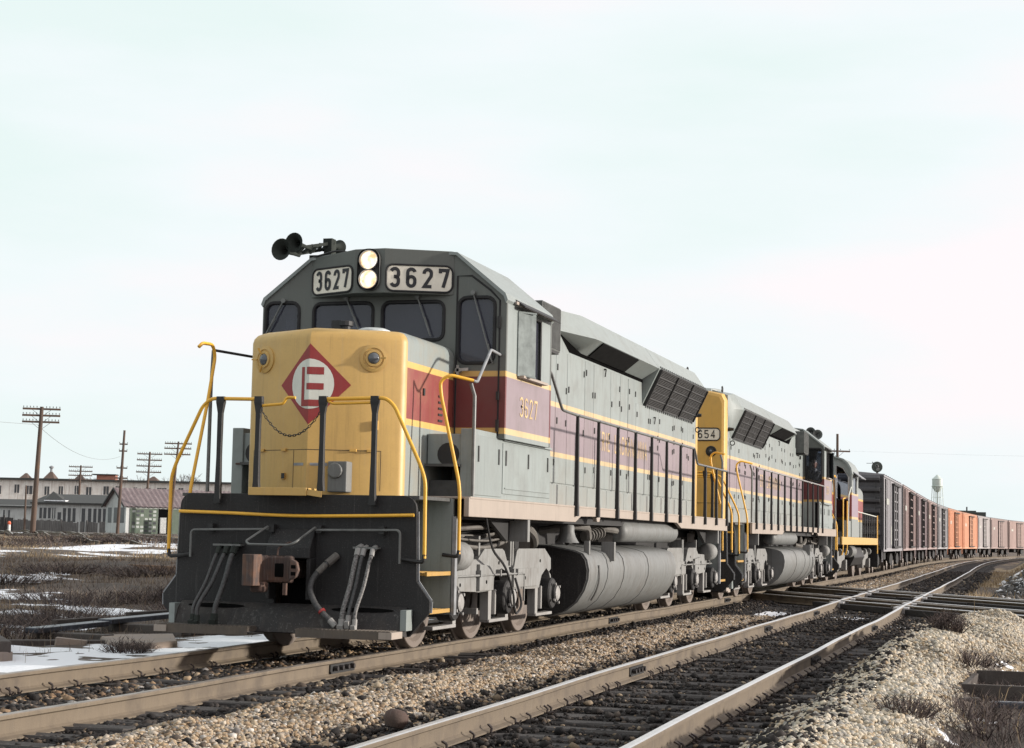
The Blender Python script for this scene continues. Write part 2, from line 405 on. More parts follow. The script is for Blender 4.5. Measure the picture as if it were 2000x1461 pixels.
def vnoise(x, y, sc, seed=0):
    x = np.asarray(x) * sc + seed * 17.3; y = np.asarray(y) * sc + seed * 9.1
    xi = np.floor(x); yi = np.floor(y); fx = x - xi; fy = y - yi
    def h(a, b): v = np.sin(a * 127.1 + b * 311.7 + seed) * 43758.5453; return v - np.floor(v)
    fx = fx * fx * (3 - 2 * fx); fy = fy * fy * (3 - 2 * fy)
    return (h(xi, yi) * (1 - fx) + h(xi + 1, yi) * fx) * (1 - fy) + (h(xi, yi + 1) * (1 - fx) + h(xi + 1, yi + 1) * fx) * fy
def sst(a, b, v): t = np.clip((v - a) / (b - a), 0, 1); return t * t * (3 - 2 * t)
def bell(v, a, b, c, d): return sst(a, b, v) * (1 - sst(c, d, v))

def height(x, y):
    x = np.asarray(x, float); y = np.asarray(y, float)
    o = x - PX(y); t2 = T2O(y); r = np.hypot(x - 7.5, y + 17.3)
    n1 = vnoise(x, y, .35, 1) - .5; n2 = vnoise(x, y, 1.6, 2) - .5; n3 = vnoise(x, y, 5, 3) - .5
    left = -.34 + 1.08 * sst(24, 78, r) + .22 * n1 + .10 * n2
    left = np.where(o > -9, left * sst(4.4, 7.5, -o) + (-.135 + .06 * n1 + .05 * n2) * (1 - sst(4.4, 7.5, -o)), left)
    right = -.30 + .16 * n1 + .07 * n2
    right = right + 1.5 * sst(5.9, 9.5, o) * sst(33, 46, y) * (.75 + .5 * vnoise(x, y, .8, 51)) - .12 * sst(8, 14, o)
    h = np.where(o < 1.0, left, right)
    bed = np.where(o < 1.6, -.190, -.200) + .022 * n2 + .02 * n3
    inbed = bell(o, -2.0, -1.4, 5.9, 7.0)
    h = h * (1 - inbed) + bed * inbed
    ridge = bell(o, 1.35, 1.95, 2.35, 3.05) * (.15 * bell(y, -60, -30, 9, 17) + .09 * sst(34, 44, y)) * (.85 + .5 * n2)
    fy = sst(3, 7, y)
    mound = bell(o, 5.45, 6.1 + .6 * fy, 6.5 + .45 * fy, 7.1 + .9 * fy) * (.50 * bell(y, -1, 7, 9.5, 15) + .22 * bell(y, -14, -9, 2, 6))
    h = h + ridge + mound * (1 + .3 * n2)
    cross = np.zeros_like(h)
    for c in CO: cross = np.maximum(cross, 1 - sst(1.3, 2.4, np.abs(x * CN[0] + y * CN[1] - c)))
    h = np.where(x < 14, h * (1 - .8 * cross * bell(o, 1.2, 2, 9, 11)) + (-.2) * .8 * cross * bell(o, 1.2, 2, 9, 11), h)
    return h

SNOW = [(-2.6, -1.2, 1.2, 4.4, 0), (-2.3, 4.0, .75, 4.5, 0), (-9.7, 12.0, .8, 2.2, .9), (-12.8, 15.0, .75, 1.7, .9), (-23.6, 37.2, 2.2, 3.6, .65), (-26.3, 45.5, 2.6, 3.6, .6),
        (-8.2, 11.6, .7, .8, 0), (-7.6, 12.6, .35, .6, 0), (-22.8, 39, 1.3, 2.4, .6), (-20.5, 46, 1.2, 3, .6), (2.6, 18.6, .7, 1.1, .6), (3.9, 18.3, .5, .8, .6), (5.7, 14.6, .6, .35, 0), (7.7, 4.2, .45, 1.0, .3),
        (7.05, .8, .25, .12, 0), (6.4, -.6, .2, .1, 0), (6.5, -4.4, .22, .7, 0), (8.3, 50, .5, 2.5, -.1), (7.0, 47, .35, 2.0, -.1), (6.6, 53, .4, 3, 0), (7.4, 60, .6, 4, 0), (6.7, 69, .5, 5, 0), (8.2, 78, .8, 6, 0), (6.9, 40, .3, 1.2, .1), (7.6, 43.5, .3, 1.5, .1), (7.5, 2.9, .35, .5, 0), (7.0, -1.0, .2, .3, .3), (6.75, -3.2, .15, .35, .2), (4.5, 17.2, .9, .22, 0), (-31, 54, 1.3, 6, .66), (-36, 64, .9, 5, .66), (-52, 85, 1.2, 4, .7), (-6.6, 9.4, .25, .35, 0), (-7.2, 10.2, .2, .3, .3), (-5.9, 8.6, .25, .3, 0), (-4.2, 3.2, .5, .3, 0), (-4.1, 5.0, .5, .3, 0), (-3.6, .8, .7, .8, 0), (-16.4, 21, 1.2, 2.2, .6), (-9.2, 9.4, .4, .5, .5)]
def zones(x, y):
    o = x - PX(y); r = np.hypot(x - 7.5, y + 17.3)
    nz = vnoise(x, y, 1.1, 5) - .5; nf = vnoise(x, y, 4.5, 6) - .5; nf2 = vnoise(x, y, 11, 8) - .5
    cinder = bell(o + .5 * nz, -1.9, -1.4, 5.5 - .35 * sst(26, 34, y), 6.1 - .35 * sst(26, 34, y))
    for c in CO:
        d = np.abs(x * CN[0] + y * CN[1] - c); cinder = np.maximum(cinder, (1 - sst(1.6, 2.2, d + nz * .5)) * (x > -20) * (x < 60))
    gravel = np.maximum(bell(o + .35 * nz + .2 * nf, 1.4, 1.75, 2.65, 3.0) * np.where(y < 16, 1, np.where(y > 34, .8, 0)), bell(o + .4 * nz + .25 * nf, 5.45, 5.85, 6.55 + .65 * sst(3, 7, y), 7.1 + .8 * sst(3, 7, y)) * (1 - sst(13, 16, y + .4 * o)))
    snow = np.zeros_like(x)
    for cx, cy, a, b, rot in SNOW:
        dx = x - cx; dy = y - cy; c_, s_ = math.cos(rot), math.sin(rot)
        u = dx * c_ + dy * s_; v = -dx * s_ + dy * c_
        q = np.sqrt((u / a) ** 2 + (v / b) ** 2) + .7 * nz + .9 * nf + .6 * nf2
        snow = np.maximum(snow, 1 - sst(.86, .98, q))
    snow = np.maximum(snow, sst(.86, .92, vnoise(x, y, .33, 12) + .35 * nf) * (r > 22) * ((o < -6) | (o > 8)) * .9)
    snow = snow * (1 - bell(o, -1.45, -1.3, 2.0, 2.2))
    tan = np.clip((1 - sst(.75, 1.25, np.sqrt(((x + 44) / 12.5) ** 2 + ((y - 56) / 24) ** 2) + nz * .3)), 0, 1)
    tan = np.maximum(tan, .9 * (1 - sst(.7, 1.2, np.sqrt(((x - 7.6) / 1.0) ** 2 + ((y - 7.5) / 3.5) ** 2) + nz * .5)))
    tan = np.maximum(tan, .95 * sst(.38, .6, vnoise(x, y, .22, 21) + .3 * nf) * (o > 5.6) * (y > 24))
    return cinder, gravel, snow, tan

def axis(a0, a1, fine, far0, far1, g=1.16):
    c = list(np.arange(a0, a1, fine)); s = fine; v = a0; pre = []
    while v > far0: s *= g; v -= s; pre.append(v)
    s = fine; v = c[-1]; post = []
    while v < far1: s *= g; v += s; post.append(v)
    return np.array(pre[::-1] + c + post)
ax_ = axis(-6.0, 8.6, .085, -1500, 1500, 1.07); ay_ = axis(-9.0, 22, .12, -70, 3000, 1.045)
GX, GY = np.meshgrid(ax_, ay_, indexing='ij'); gx = GX.ravel(); gy = GY.ravel()
gz = height(gx, gy)
nx_, ny_ = GX.shape
idx = np.arange(nx_ * ny_).reshape(nx_, ny_)
quads = np.stack([idx[:-1, :-1], idx[1:, :-1], idx[1:, 1:], idx[:-1, 1:]], -1).reshape(-1, 4)
def np_mesh(name, V, F):
    me = bpy.data.meshes.new(name); n = F.shape[1]
    me.vertices.add(len(V)); me.vertices.foreach_set('co', V.astype(np.float32).ravel())
    me.loops.add(F.size); me.loops.foreach_set('vertex_index', F.astype(np.int32).ravel())
    me.polygons.add(len(F)); me.polygons.foreach_set('loop_start', np.arange(0, F.size, n, dtype=np.int32))
    me.polygons.foreach_set('loop_total', np.full(len(F), n, dtype=np.int32))
    me.update(calc_edges=True); me.validate(); return me
me = np_mesh('ground', np.stack([gx, gy, gz], 1), quads)
me.polygons.foreach_set('use_smooth', [True] * len(me.polygons))
ca = me.color_attributes.new('zone', 'FLOAT_COLOR', 'POINT')
zc, zg, zs, zt = zones(gx, gy)
ca.data.foreach_set('color', np.stack([zc, zg, zs, zt], 1).astype(np.float32).ravel())

m, t, b = newmat('ground'); N = NB(t)
va = N.n('ShaderNodeVertexColor'); va.layer_name = 'zone'
sp = N.n('ShaderNodeSeparateColor'); N.l(va.outputs['Color'], sp.inputs[0])
co = N.coord('Object'); nA = N.noise(co, 3.0, 8, .65); nB = N.noise(co, 28, 5, .7); nC = N.noise(co, .35, 5, .6); nD = N.noise(co, 90, 3, .6)
vo = N.n('ShaderNodeTexVoronoi'); vo.inputs['Scale'].default_value = 26; N.l(co, vo.inputs['Vector'])
soil = N.mix(N.ramp(nB, [(.35, (0, 0, 0)), (.65, (1, 1, 1))]), (.085, .070, .062), (.22, .18, .145))
soil = N.mix(N.ramp(nC, [(.4, (0, 0, 0)), (.62, (1, 1, 1))]), soil, (.10, .086, .075))
tan = N.mix(nB, (.20, .15, .095), (.40, .32, .21))
cind = N.mix(N.ramp(nB, [(.45, (0, 0, 0)), (.8, (1, 1, 1))]), (.014, .013, .0125), (.065, .056, .05))
cind = N.mix(N.ramp(nD, [(.66, (0, 0, 0)), (.72, (1, 1, 1))]), cind, (.16, .12, .085))
grv = N.mix(N.math('MULTIPLY', vo.outputs['Color'], 1.0), (.14, .12, .095), (.42, .355, .27))
def thr(v, n, w=.12): return N.math('MULTIPLY', N.math('SUBTRACT', N.math('ADD', v, N.math('MULTIPLY', N.math('SUBTRACT', n, .5), .9)), .5 - w), 1 / (2 * w), True)
cur = N.mix(thr(va.outputs['Alpha'], nA, .3), soil, tan)
cur = N.mix(thr(sp.outputs[0], nA), cur, cind)
cur = N.mix(thr(sp.outputs[1], nA), cur, grv)
sn = thr(sp.outputs[2], nA, .05)
cur = N.mix(sn, cur, (.80, .82, .85))
N.l(cur, b.inputs['Base Color']); b.inputs['Roughness'].default_value = .9; b.inputs['Specular IOR Level'].default_value = .2
N.bump(N.math('ADD', N.math('MULTIPLY', nB, N.math('SUBTRACT', 1.0, N.math('MULTIPLY', sn, .85))), N.math('MULTIPLY', nA, .6)), b, .8, .05)
M_ground = m
me.materials.append(M_ground)
ground = link('ground', me, kind='structure')

# ------------------------------------------------------------------ stones (uncountable)
def ico():
    p = (1 + 5 ** .5) / 2
    V = np.array([(-1, p, 0), (1, p, 0), (-1, -p, 0), (1, -p, 0), (0, -1, p), (0, 1, p), (0, -1, -p), (0, 1, -p), (p, 0, -1), (p, 0, 1), (-p, 0, -1), (-p, 0, 1)], float)
    V /= np.linalg.norm(V[0])
    F = np.array([(0, 11, 5), (0, 5, 1), (0, 1, 7), (0, 7, 10), (0, 10, 11), (1, 5, 9), (5, 11, 4), (11, 10, 2), (10, 7, 6), (7, 1, 8), (3, 9, 4), (3, 4, 2), (3, 2, 6), (3, 6, 8), (3, 8, 9), (4, 9, 5), (2, 4, 11), (6, 2, 10), (8, 6, 7), (9, 8, 1)])
    return V, F
IV, IF = ico()
def stones(name, x, y, size, mat, sink=.25, zoff=0.0, smooth=True, flat=.75):
    n = len(x); z = height(x, y)
    V = IV[None] * (1 + RNG.uniform(-.28, .22, (n, 12, 1)))
    sc = size[:, None] * RNG.uniform(.65, 1.15, (n, 3)); sc[:, 2] *= flat
    V = V * sc[:, None, :]
    a = RNG.uniform(0, 2 * pi, n); bb = RNG.uniform(-.6, .6, n)
    c, s_ = np.cos(bb), np.sin(bb)
    Y = V[..., 1] * c[:, None] - V[..., 2] * s_[:, None]; Z = V[..., 1] * s_[:, None] + V[..., 2] * c[:, None]
    c, s_ = np.cos(a), np.sin(a)
    X2 = V[..., 0] * c[:, None] - Y * s_[:, None]; Y2 = V[..., 0] * s_[:, None] + Y * c[:, None]
    P = np.stack([X2 + x[:, None], Y2 + y[:, None], Z + (z + size * (.7 - sink * 1.6) + zoff)[:, None]], -1).reshape(-1, 3)
    F = (IF[None] + (np.arange(n) * 12)[:, None, None]).reshape(-1, 3)
    me = np_mesh(name, P, F)
    if smooth: me.polygons.foreach_set('use_smooth', [True] * len(me.polygons))
    me.materials.append(mat)
    return link(name, me, kind='stuff')
def stonemat(name, stops, rough=.85):
    m, t, b = newmat(name); N = NB(t)
    g = N.n('ShaderNodeNewGeometry')
    n1 = N.noise(N.coord('Object'), 45, 4)
    c = N.ramp(g.outputs['Random Per Island'], stops)
    N.l(N.mix(1.0, c, N.ramp(n1, [(.3, (.72,) * 3), (.7, (1.12,) * 3)]), 'MULTIPLY'), b.inputs['Base Color'])
    b.inputs['Roughness'].default_value = rough; b.inputs['Specular IOR Level'].default_value = .3
    N.bump(n1, b, .5, .006)
    return m
M_tanst = stonemat('tan_stone', [(0, (.07, .058, .05)), (.14, (.25, .17, .10)), (.32, (.38, .28, .18)), (.5, (.43, .345, .24)), (.66, (.29, .25, .21)), (.82, (.50, .43, .34)), (.92, (.10, .09, .085)), (1, (.62, .58, .52))])
M_paleSt = stonemat('pale_stone', [(0, (.36, .27, .17)), (.25, (.54, .46, .34)), (.55, (.50, .455, .37)), (.74, (.30, .285, .26)), (.9, (.66, .60, .49)), (1, (.16, .15, .14))])
M_cindst = stonemat('cinder_stone', [(0, (.012, .011, .011)), (.5, (.028, .024, .022)), (.8, (.05, .042, .037)), (.93, (.10, .075, .055)), (.97, (.20, .15, .10)), (1, (.34, .28, .20))])

def strip(n, x0, x1, y0, y1, near=1.0):
    """more stones near the camera end"""
    u = RNG.uniform(0, 1, n); y = y0 + (y1 - y0) * u ** near; return RNG.uniform(x0, x1, n), y
x, y = strip(76000, 1.2, 3.2, -9.5, 17, 1.7)
nz = vnoise(x, y, 1.1, 5) - .5; nf = vnoise(x, y, 4.5, 6) - .5
k = (bell(x + .35 * nz + .2 * nf, 1.4, 1.75, 2.62, 3.0) > RNG.uniform(.15, .9, len(x)))
x, y = x[k], y[k]
stones('gravel_ridge', x, y, RNG.lognormal(math.log(.0162), .30, len(x)).clip(.008, .032), M_tanst, .2)
x, y = strip(14000, 1.3, 3.1, 34, 110, 1.6); x = x + PX(y)
stones('gravel_strip', x, y, RNG.uniform(.025, .06, len(x)), M_tanst, .2)
x, y = strip(100000, 5.2, 8.2, -9.5, 16, 1.5)
nz = vnoise(x, y, 1.1, 5) - .5; nf = vnoise(x, y, 4.5, 6) - .5
k = (bell(x + .4 * nz + .25 * nf, 5.4, 5.85, 6.55 + .65 * sst(3, 7, y), 7.1 + .8 * sst(3, 7, y)) > RNG.uniform(.1, .9, len(x))); x, y = x[k], y[k]
stones('gravel_mound', x, y, RNG.lognormal(math.log(.0170), .34, len(x)).clip(.008, .036), M_paleSt, .2)
x, y = strip(120000, -1.7, 6.2, -9.5, 26, 1.7)
fr = np.minimum(np.abs((y / .53) % 1 - .5) * 2, 1)      # 0 in the middle of a tie
onrail = (np.abs(np.abs(x - .02) - .765) < .12) | (np.abs(np.abs(x - T2O(y)) - .755) < .10)
o2 = np.abs(x - T2O(y)) < 1.35
k = ~onrail & ~(o2 & (fr < .5) & (RNG.uniform(0, 1, len(x)) < .9)) & ~((x > 1.7) & (x < 2.7) & (RNG.uniform(0, 1, len(x)) < .9))
x, y = x[k], y[k]
stones('cinder_ballast', x, y, RNG.lognormal(math.log(.0165), .42, len(x)).clip(.008, .05), M_cindst, .12, smooth=False)
x, y = strip(26000, -1.7, 5.6, 24, 80, 1.5); x = x + PX(y); k = (np.abs(np.abs(x - PX(y)) - .765) > .12) & (np.abs(np.abs(x - PX(y) - T2O(y)) - .755) > .11) & ~((x - PX(y) > 1.6) & (x - PX(y) < 2.8)); x, y = x[k], y[k]
stones('distant_ballast', x, y, RNG.lognormal(math.log(.03), .4, len(x)).clip(.015, .08), M_cindst, .2, smooth=False)
x, y = strip(9000, -.68, .72, -9.5, 7, 1.0)
stones('loose_ballast', x, y, RNG.lognormal(math.log(.024), .35, len(x)).clip(.012, .05), stonemat('mixed_stone', [(0, (.018, .016, .015)), (.55, (.05, .04, .033)), (.7, (.20, .13, .08)), (.88, (.38, .27, .16)), (1, (.30, .30, .30))]), .2)

# ------------------------------------------------------------------ rails, ties, spikes
M_railside = paint('rail_side', (.132, .104, .072), rough=.75, dirt=.85, dirtcol=(.065, .052, .042), bump=.4, streak=.2, scale=1.5)
M_railtop1 = plain('worn_rail_top', (.26, .23, .20), .42, metal=.6, var=.3, scale=4)
M_railtop2 = plain('bright_rail_top', (.72, .72, .71), .42, metal=1.0, var=.08)
M_tie = paint('tie_wood', (.040, .036, .034), rough=.85, dirt=.6, dirtcol=(.085, .078, .072), bump=.9)
M_spike = plain('spike_iron', (.035, .025, .022), .7)
M_bolt = plain('bolt_iron', (.022, .018, .017), .7)
PROF = [(-.034, -.007), (-.022, -.0015), (.022, -.0015), (.034, -.007), (.037, -.014), (.037, -.034), (.011, -.048), (.009, -.135), (.030, -.152), (.072, -.165), (.072, -.176), (-.072, -.176), (-.072, -.165), (-.030, -.152), (-.009, -.135), (-.011, -.048), (-.037, -.034), (-.037, -.012)]
def rail(pts, parent, top, cant=None):
    V = []; F = []; mi = []; n = len(PROF); P = [Vector(p) for p in pts]
    for i, p in enumerate(P):
        d = P[min(i + 1, len(P) - 1)] - P[max(i - 1, 0)]; d.z = 0; d.normalize(); r = Vector((d.y, -d.x, 0))
        V += [p + r * a + Vector((0, 0, c)) for a, c in PROF]
    for i in range(len(P) - 1):
        for j in range(n):
            F.append((i * n + j, i * n + (j + 1) % n, (i + 1) * n + (j + 1) % n, (i + 1) * n + j)); mi.append(1 if j in (0, 1, 2) else 0)
    mb = MB(); mb.v = [tuple(v) for v in V]; mb.f = F; mb.m = mi
    mb.add([V[j] for j in range(n)], [tuple(t) for t in tessellate_polygon([[Vector((q[0], q[1], 0)) for q in PROF]])])
    return mb.build('rail', [M_railside, top], parent)
def tie_mesh(seed, L=2.55, w=.21, hgt=.17):
    r = random.Random(seed); mb = MB(); xs = [-L / 2 + L * i / 5 for i in range(6)]
    loops = []
    for x in xs:
        j = lambda: r.uniform(-.008, .008)
        loops.append([(x, -w / 2 + j(), -hgt), (x, w / 2 + j(), -hgt), (x, w / 2 + j(), -.012 + j()), (x, w / 2 - .015, j()), (x, .02, -.008 + j()), (x, -w / 2 + .015, j()), (x, -w / 2 + j(), -.012 + j())])
    mb.loft(loops); me = mb.mesh('tie'); me.materials.append(M_tie); return me
TIES = [tie_mesh(i) for i in range(6)]
def spike_mesh(sg):
    mb = MB()                                     # bent shank of the anchor with its flat head over the rail base
    mb.tube([(0, 0, -.03), (.004 * sg, 0, .018), (-.022 * sg, 0, .034)], [.012, .012, .009], 6)
    mb.obox((-.022 * sg, 0, .036), (.022, .014, .007), (1, 0, -.5 * sg), (0, 1, 0), (.5 * sg, 0, 1))
    mb.tube([(.0, -.012, -.012), (.035 * sg, -.012, -.022), (.062 * sg, -.012, .004)], [.010, .011, .006], 6)
    me = mb.mesh('spike'); me.materials.append(M_spike); return me
SPK = {1: spike_mesh(1), -1: spike_mesh(-1)}
for _m in SPK.values(): _m.transform(Matrix.Scale(.82, 4))
PLATE = MB().box(-.17, .17, -.09, .09, -.012, 0).mesh('tie_plate'); PLATE.materials.append(M_rust)
def barmesh():
    mb = MB(); mb.box(-.012, .014, -.31, .31, -.125, -.045); mb.box(-.012, .024, -.31, .31, -.135, -.115); return mb.mesh('joint_bar')
JB = barmesh(); JB.materials.append(M_dark)
BT = MB().cyl((.01, 0, 0), (.05, 0, 0), .026, n=6).mesh('bolt'); BT.materials.append(M_bolt)

def wav(y, k): return .010 * math.sin(y * .55 + k) + .006 * math.sin(y * 1.3 + 2 * k)
def build_track(root, cx, zf, y0, y1, gauge_c, top, y_end, sp_sides, sp_end, seed):
    ys = list(np.arange(y0, 60, .75)) + list(np.arange(60, y_end, 2.5))
    for sd_ in (-1, 1):
        pts = []
        for s in ys:
            x, y, h = path(s); o = cx(s) + sd_ * gauge_c
            pts.append((x + math.cos(h) * o, y - math.sin(h) * o, zf(s, sd_)))
        rail(pts, root, top)
    R = random.Random(seed); s = y0; i = 0
    while s < y1:
        x, y, h = path(s); c = cx(s); dz = (zf(s, -1) + zf(s, 1)) / 2
        o = link('tie', R.choice(TIES), root); o.location = (x + math.cos(h) * c + R.uniform(-.05, .05), y - math.sin(h) * c, dz - .180 + R.uniform(-.012, .004)); o.rotation_euler = (0, R.uniform(-.008, .008), -h + R.uniform(-.025, .025))
        if s < sp_end:
            for sd_, side in sp_sides:
                for q in (-.055, .06):
                    if R.random() < .36: continue
                    p = link('spike', SPK[side], root); p.location = (x + c + sd_ * gauge_c + side * .092, y + q + R.uniform(-.015, .015), zf(s, sd_) - .165 + R.uniform(0, .018)); p.rotation_euler = (R.uniform(-.2, .2), R.uniform(-.15, .15), R.uniform(-.35, .35))
        s += .53 + R.uniform(-.03, .03); i += 1
    mb = MB()
    while s < y_end - 3:
        x, y, h = path(s); c = cx(s); d = Vector((math.cos(h), -math.sin(h), 0))
        mb.obox(Vector((x, y, -.265)) + d * c, (1.27, .11, .075), d, (math.sin(h), math.cos(h), 0), (0, 0, 1)); s += .55
    mb.build('distant_ties', M_tie, root, kind='stuff')
def joint(root, cx, zf, y, sd_, side, g):
    o = link('joint_bar', JB if side > 0 else JB, root); o.location = (cx(y) + sd_ * g + side * .012, y, zf(y, sd_)); o.rotation_euler = (0, 0, 0 if side > 0 else pi)
    for q in (-.22, -.075, .075, .22):
        b_ = link('bolt', BT, o); b_.location = (.012, q, -.085)

GC1 = .768
def z1f(s, sd_): return (.045 * (1 - sst(-4., 12., np.float64(s))) if sd_ < 0 else 0.0) + wav(s, sd_ + 1) * .6
def c1(s): return .022
tr1 = thing('railway_track', 'rust brown railway track that the leading grey and yellow locomotive stands on', 'railway track', (0, 0, 0))
build_track(tr1, c1, z1f, -10, 56, GC1, M_railtop1, 320, [(-1, 1)], 9, 3)
for y in (-.55, 11.4, 22.6, 35): joint(tr1, c1, z1f, y, 1, 1, GC1)
def c2(s): return float(T2O(s)) - .0
def z2f(s, sd_): return wav(s, 2.5 + sd_) * .45 - .018 * math.exp(-((s - 14) / 5) ** 2)
tr2 = thing('railway_track', 'empty foreground track with bright polished rail tops curving away on the right', 'railway track', (4, 0, 0))
tr2.location = (0, 0, 0)
build_track(tr2, c2, z2f, -10, 56, .755, M_railtop2, 320, [(-1, 1), (1, 1)], 24, 5)
for y in (.75, 10.6, 17.4): joint(tr2, c2, z2f, y, -1, 1, .755)
for y in (3.6, 12.2, 20.0): joint(tr2, c2, z2f, y, 1, 1, .755)

# the double-track crossing at grade
def ctrack(off, label):
    root = thing('crossing_track', label, 'railway track', (0, 0, 0), group='double track crossing the main line at grade')
    R = random.Random(int(off * 10))
    P0 = CN * off
    def pt(u, w): q = P0 + CD * u + CN * w; return q
    us = [u for u in np.arange(-66, 46, 2.0)]
    for w in (-.755, .755):
        rail([(*pt(u, w), .006) for u in us], root, M_railtop2)
    for w in (-.60, .60):                        # guard rails through the crossing
        lo = (pt(0, 0)[1] - 20) ; a = [u for u in np.arange(-32, 2, 1.0)]
        mb_r = rail([(*pt(u, w), -.012) for u in a], root, M_railtop1); mb_r.name = 'guard_rail'
    for u in np.arange(-30, 24, .5):
        q = pt(u, 0)
        if -2.0 < q[0] - PX(q[1]) < 1.0: continue
        o = link('tie', R.choice(TIES), root); o.location = (q[0], q[1], -.182 + R.uniform(-.01, .004)); o.rotation_euler = (0, 0, math.atan2(CN[1], CN[0]) + R.uniform(-.02, .02))
    for w in (-.38, -.13, .13, .38, -1.0, 1.0):    # dark planking between and beside the rails
        for u in np.arange(-30, 4, 3.2):
            q = pt(u, w); q1 = pt(u + 3.15, w)
            if -1.9 < q[0] - PX(q[1]) < 1.6: continue
            mb = MB(); mb.bar((*q, -.115 + R.uniform(-.012, .012)), (*q1, -.115 + R.uniform(-.012, .012)), .22, .11)
            mb.build('plank', M_plank, root)
    # castings where its rails meet the main line rails
    for w in (-.755, .755):
        for tt, g in ((c2, .755),):
            for sd_ in (-1, 1):
                for _ in range(1):
                    yy = 20.0
                    for it in range(12): yy = (off + w - CN[0] * (float(PX(yy)) + c2(yy) + sd_ * .755)) / CN[1]
                    xx = float(PX(yy)) + c2(yy) + sd_ * .755
                    mb = MB(); mb.box(-.16, .16, -.75, .75, -.16, -.018)
                    o = mb.build('frog_casting', M_brush, root, bevel=.02); o.location = (xx, yy, 0)
                    mb = MB()
                    for k in (-1, 1): mb.bar(Vector((CD[0], CD[1], 0)) * (.45 * k), Vector((CD[0], CD[1], 0)) * (.14 * k), .07, .05)
                    o = mb.build('flangeway_rib', M_railtop2, root, kind='stuff'); o.location = (xx, yy, -.02)
    return root
M_plank = paint('crossing_plank', (.022, .021, .021), rough=.8, dirt=.4, dirtcol=(.05, .047, .045), bump=.6)
ctrack(CO[0], 'far track of the double line crossing both rails at an angle')
ctrack(CO[1], 'near track of the double line crossing just beyond the gravel mound')

# the double track carried on past the poles on the left
def ltrack(off, label):
    root = thing('curved_track', label, 'railway track', (0, 0, 0), group='tracks curving past the telegraph poles')
    base = smoothline([(-22, 44), (-30, 54), (-38, 64), (-47, 77), (-60, 95), (-84, 128), (-118, 176)], 5)
    for w in (-.755, .755):
        pts = []
        for i, p in enumerate(base):
            d = (base[min(i + 1, len(base) - 1)] - base[max(i - 1, 0)]).normalized(); nrm = Vector((d[1], -d[0]))
            q = Vector((p[0], p[1])) + nrm * (off + w); pts.append((q.x, q.y, float(height(q.x, q.y)) + .17))
        rail(pts, root, M_railtop1)
    mb = MB()
    for i in range(len(base) - 1):
        d = (base[i + 1] - base[i]); L_ = d.length; d = d.normalized(); nrm = Vector((d[1], -d[0]))
        for k in range(int(L_ / .6)):
            q = Vector((base[i][0], base[i][1])) + Vector((d[0], d[1])) * (k * .6) + nrm * off
            mb.obox((q.x, q.y, float(height(q.x, q.y)) - .06), (1.25, .1, .08), (nrm.x, nrm.y, 0), (d[0], d[1], 0), (0, 0, 1))
    mb.build('ties', M_tie, root, kind='stuff')
ltrack(0, 'nearer of two tracks with snow between curving past the poles')
ltrack(-3.9, 'farther of two tracks curving below the metal roofed shed')
M_hoselt = plain('worn_hose', (.14, .135, .13), .6, var=.8, scale=60)
M_recept = paint('receptacle_paint', (.15, .155, .15), dirt=.6, rough=.6)
M_plow = paint('plow_paint', (.018, .017, .017), rough=.75, dirt=.6, dirtcol=(.075, .062, .052), bump=.5, speck=.4)
M_tankdk = paint('tank_stain', (.12, .12, .115), dirt=.4)
# ------------------------------------------------------------------ six-axle diesel (built twice)
def mirror(pts, k=-1): return [(k * p[0], *p[1:]) for p in pts]
ROOFP = [(1.56, 4.02), (1.53, 4.10), (.93, 4.60), (.50, 4.635), (0, 4.64), (-.50, 4.635), (-.93, 4.58), (-1.53, 4.10), (-1.56, 4.02)]
WHEEL = MB().lathe([(.10, -.02), (.16, -.02), (.17, .0), (.40, .012), (.44, .05), (.50, .052), (.506, .045), (.51, -.06), (.515, -.075), (.545, -.085), (.54, -.11), (.49, -.115), (.3, -.07), (.12, -.07)], (0, 0, 0), (1, 0, 0), 36).mesh('wheel')
WHEEL.materials.append(M_wheel); WHEEL.polygons.foreach_set('use_smooth', [True] * len(WHEEL.polygons)); WHEEL.set_sharp_from_angle(angle=.5)
def post_mesh(h):
    mb = MB(); a, b = .026, .034
    lo = []
    for z, w, d in ((0, .042, .03), (.12, .04, .03), (.2, .03, .026), (h * .55, .028, .022), (h - .12, .024, .02), (h - .03, .02, .018), (h, .024, .024)):
        lo.append([(-d, -w, z), (d, -w, z), (d, w, z), (-d, w, z)])
    mb.loft(lo); me = mb.mesh('handrail_post'); me.materials.append(M_dark); return me
POST = post_mesh(1.36)
EPOST = None
LATCH = MB().box(-.004, .014, -.016, .016, -.045, .045).mesh('latch'); LATCH.materials.append(M_darkgrey)
def put(name, me, parent, loc, rot=(0, 0, 0), label=None):
    o = link(name, me, parent, label=label); o.location = loc; o.rotation_euler = rot; return o
def yv(x): return .25 + .47 * abs(x)                # the V of the nose in plan

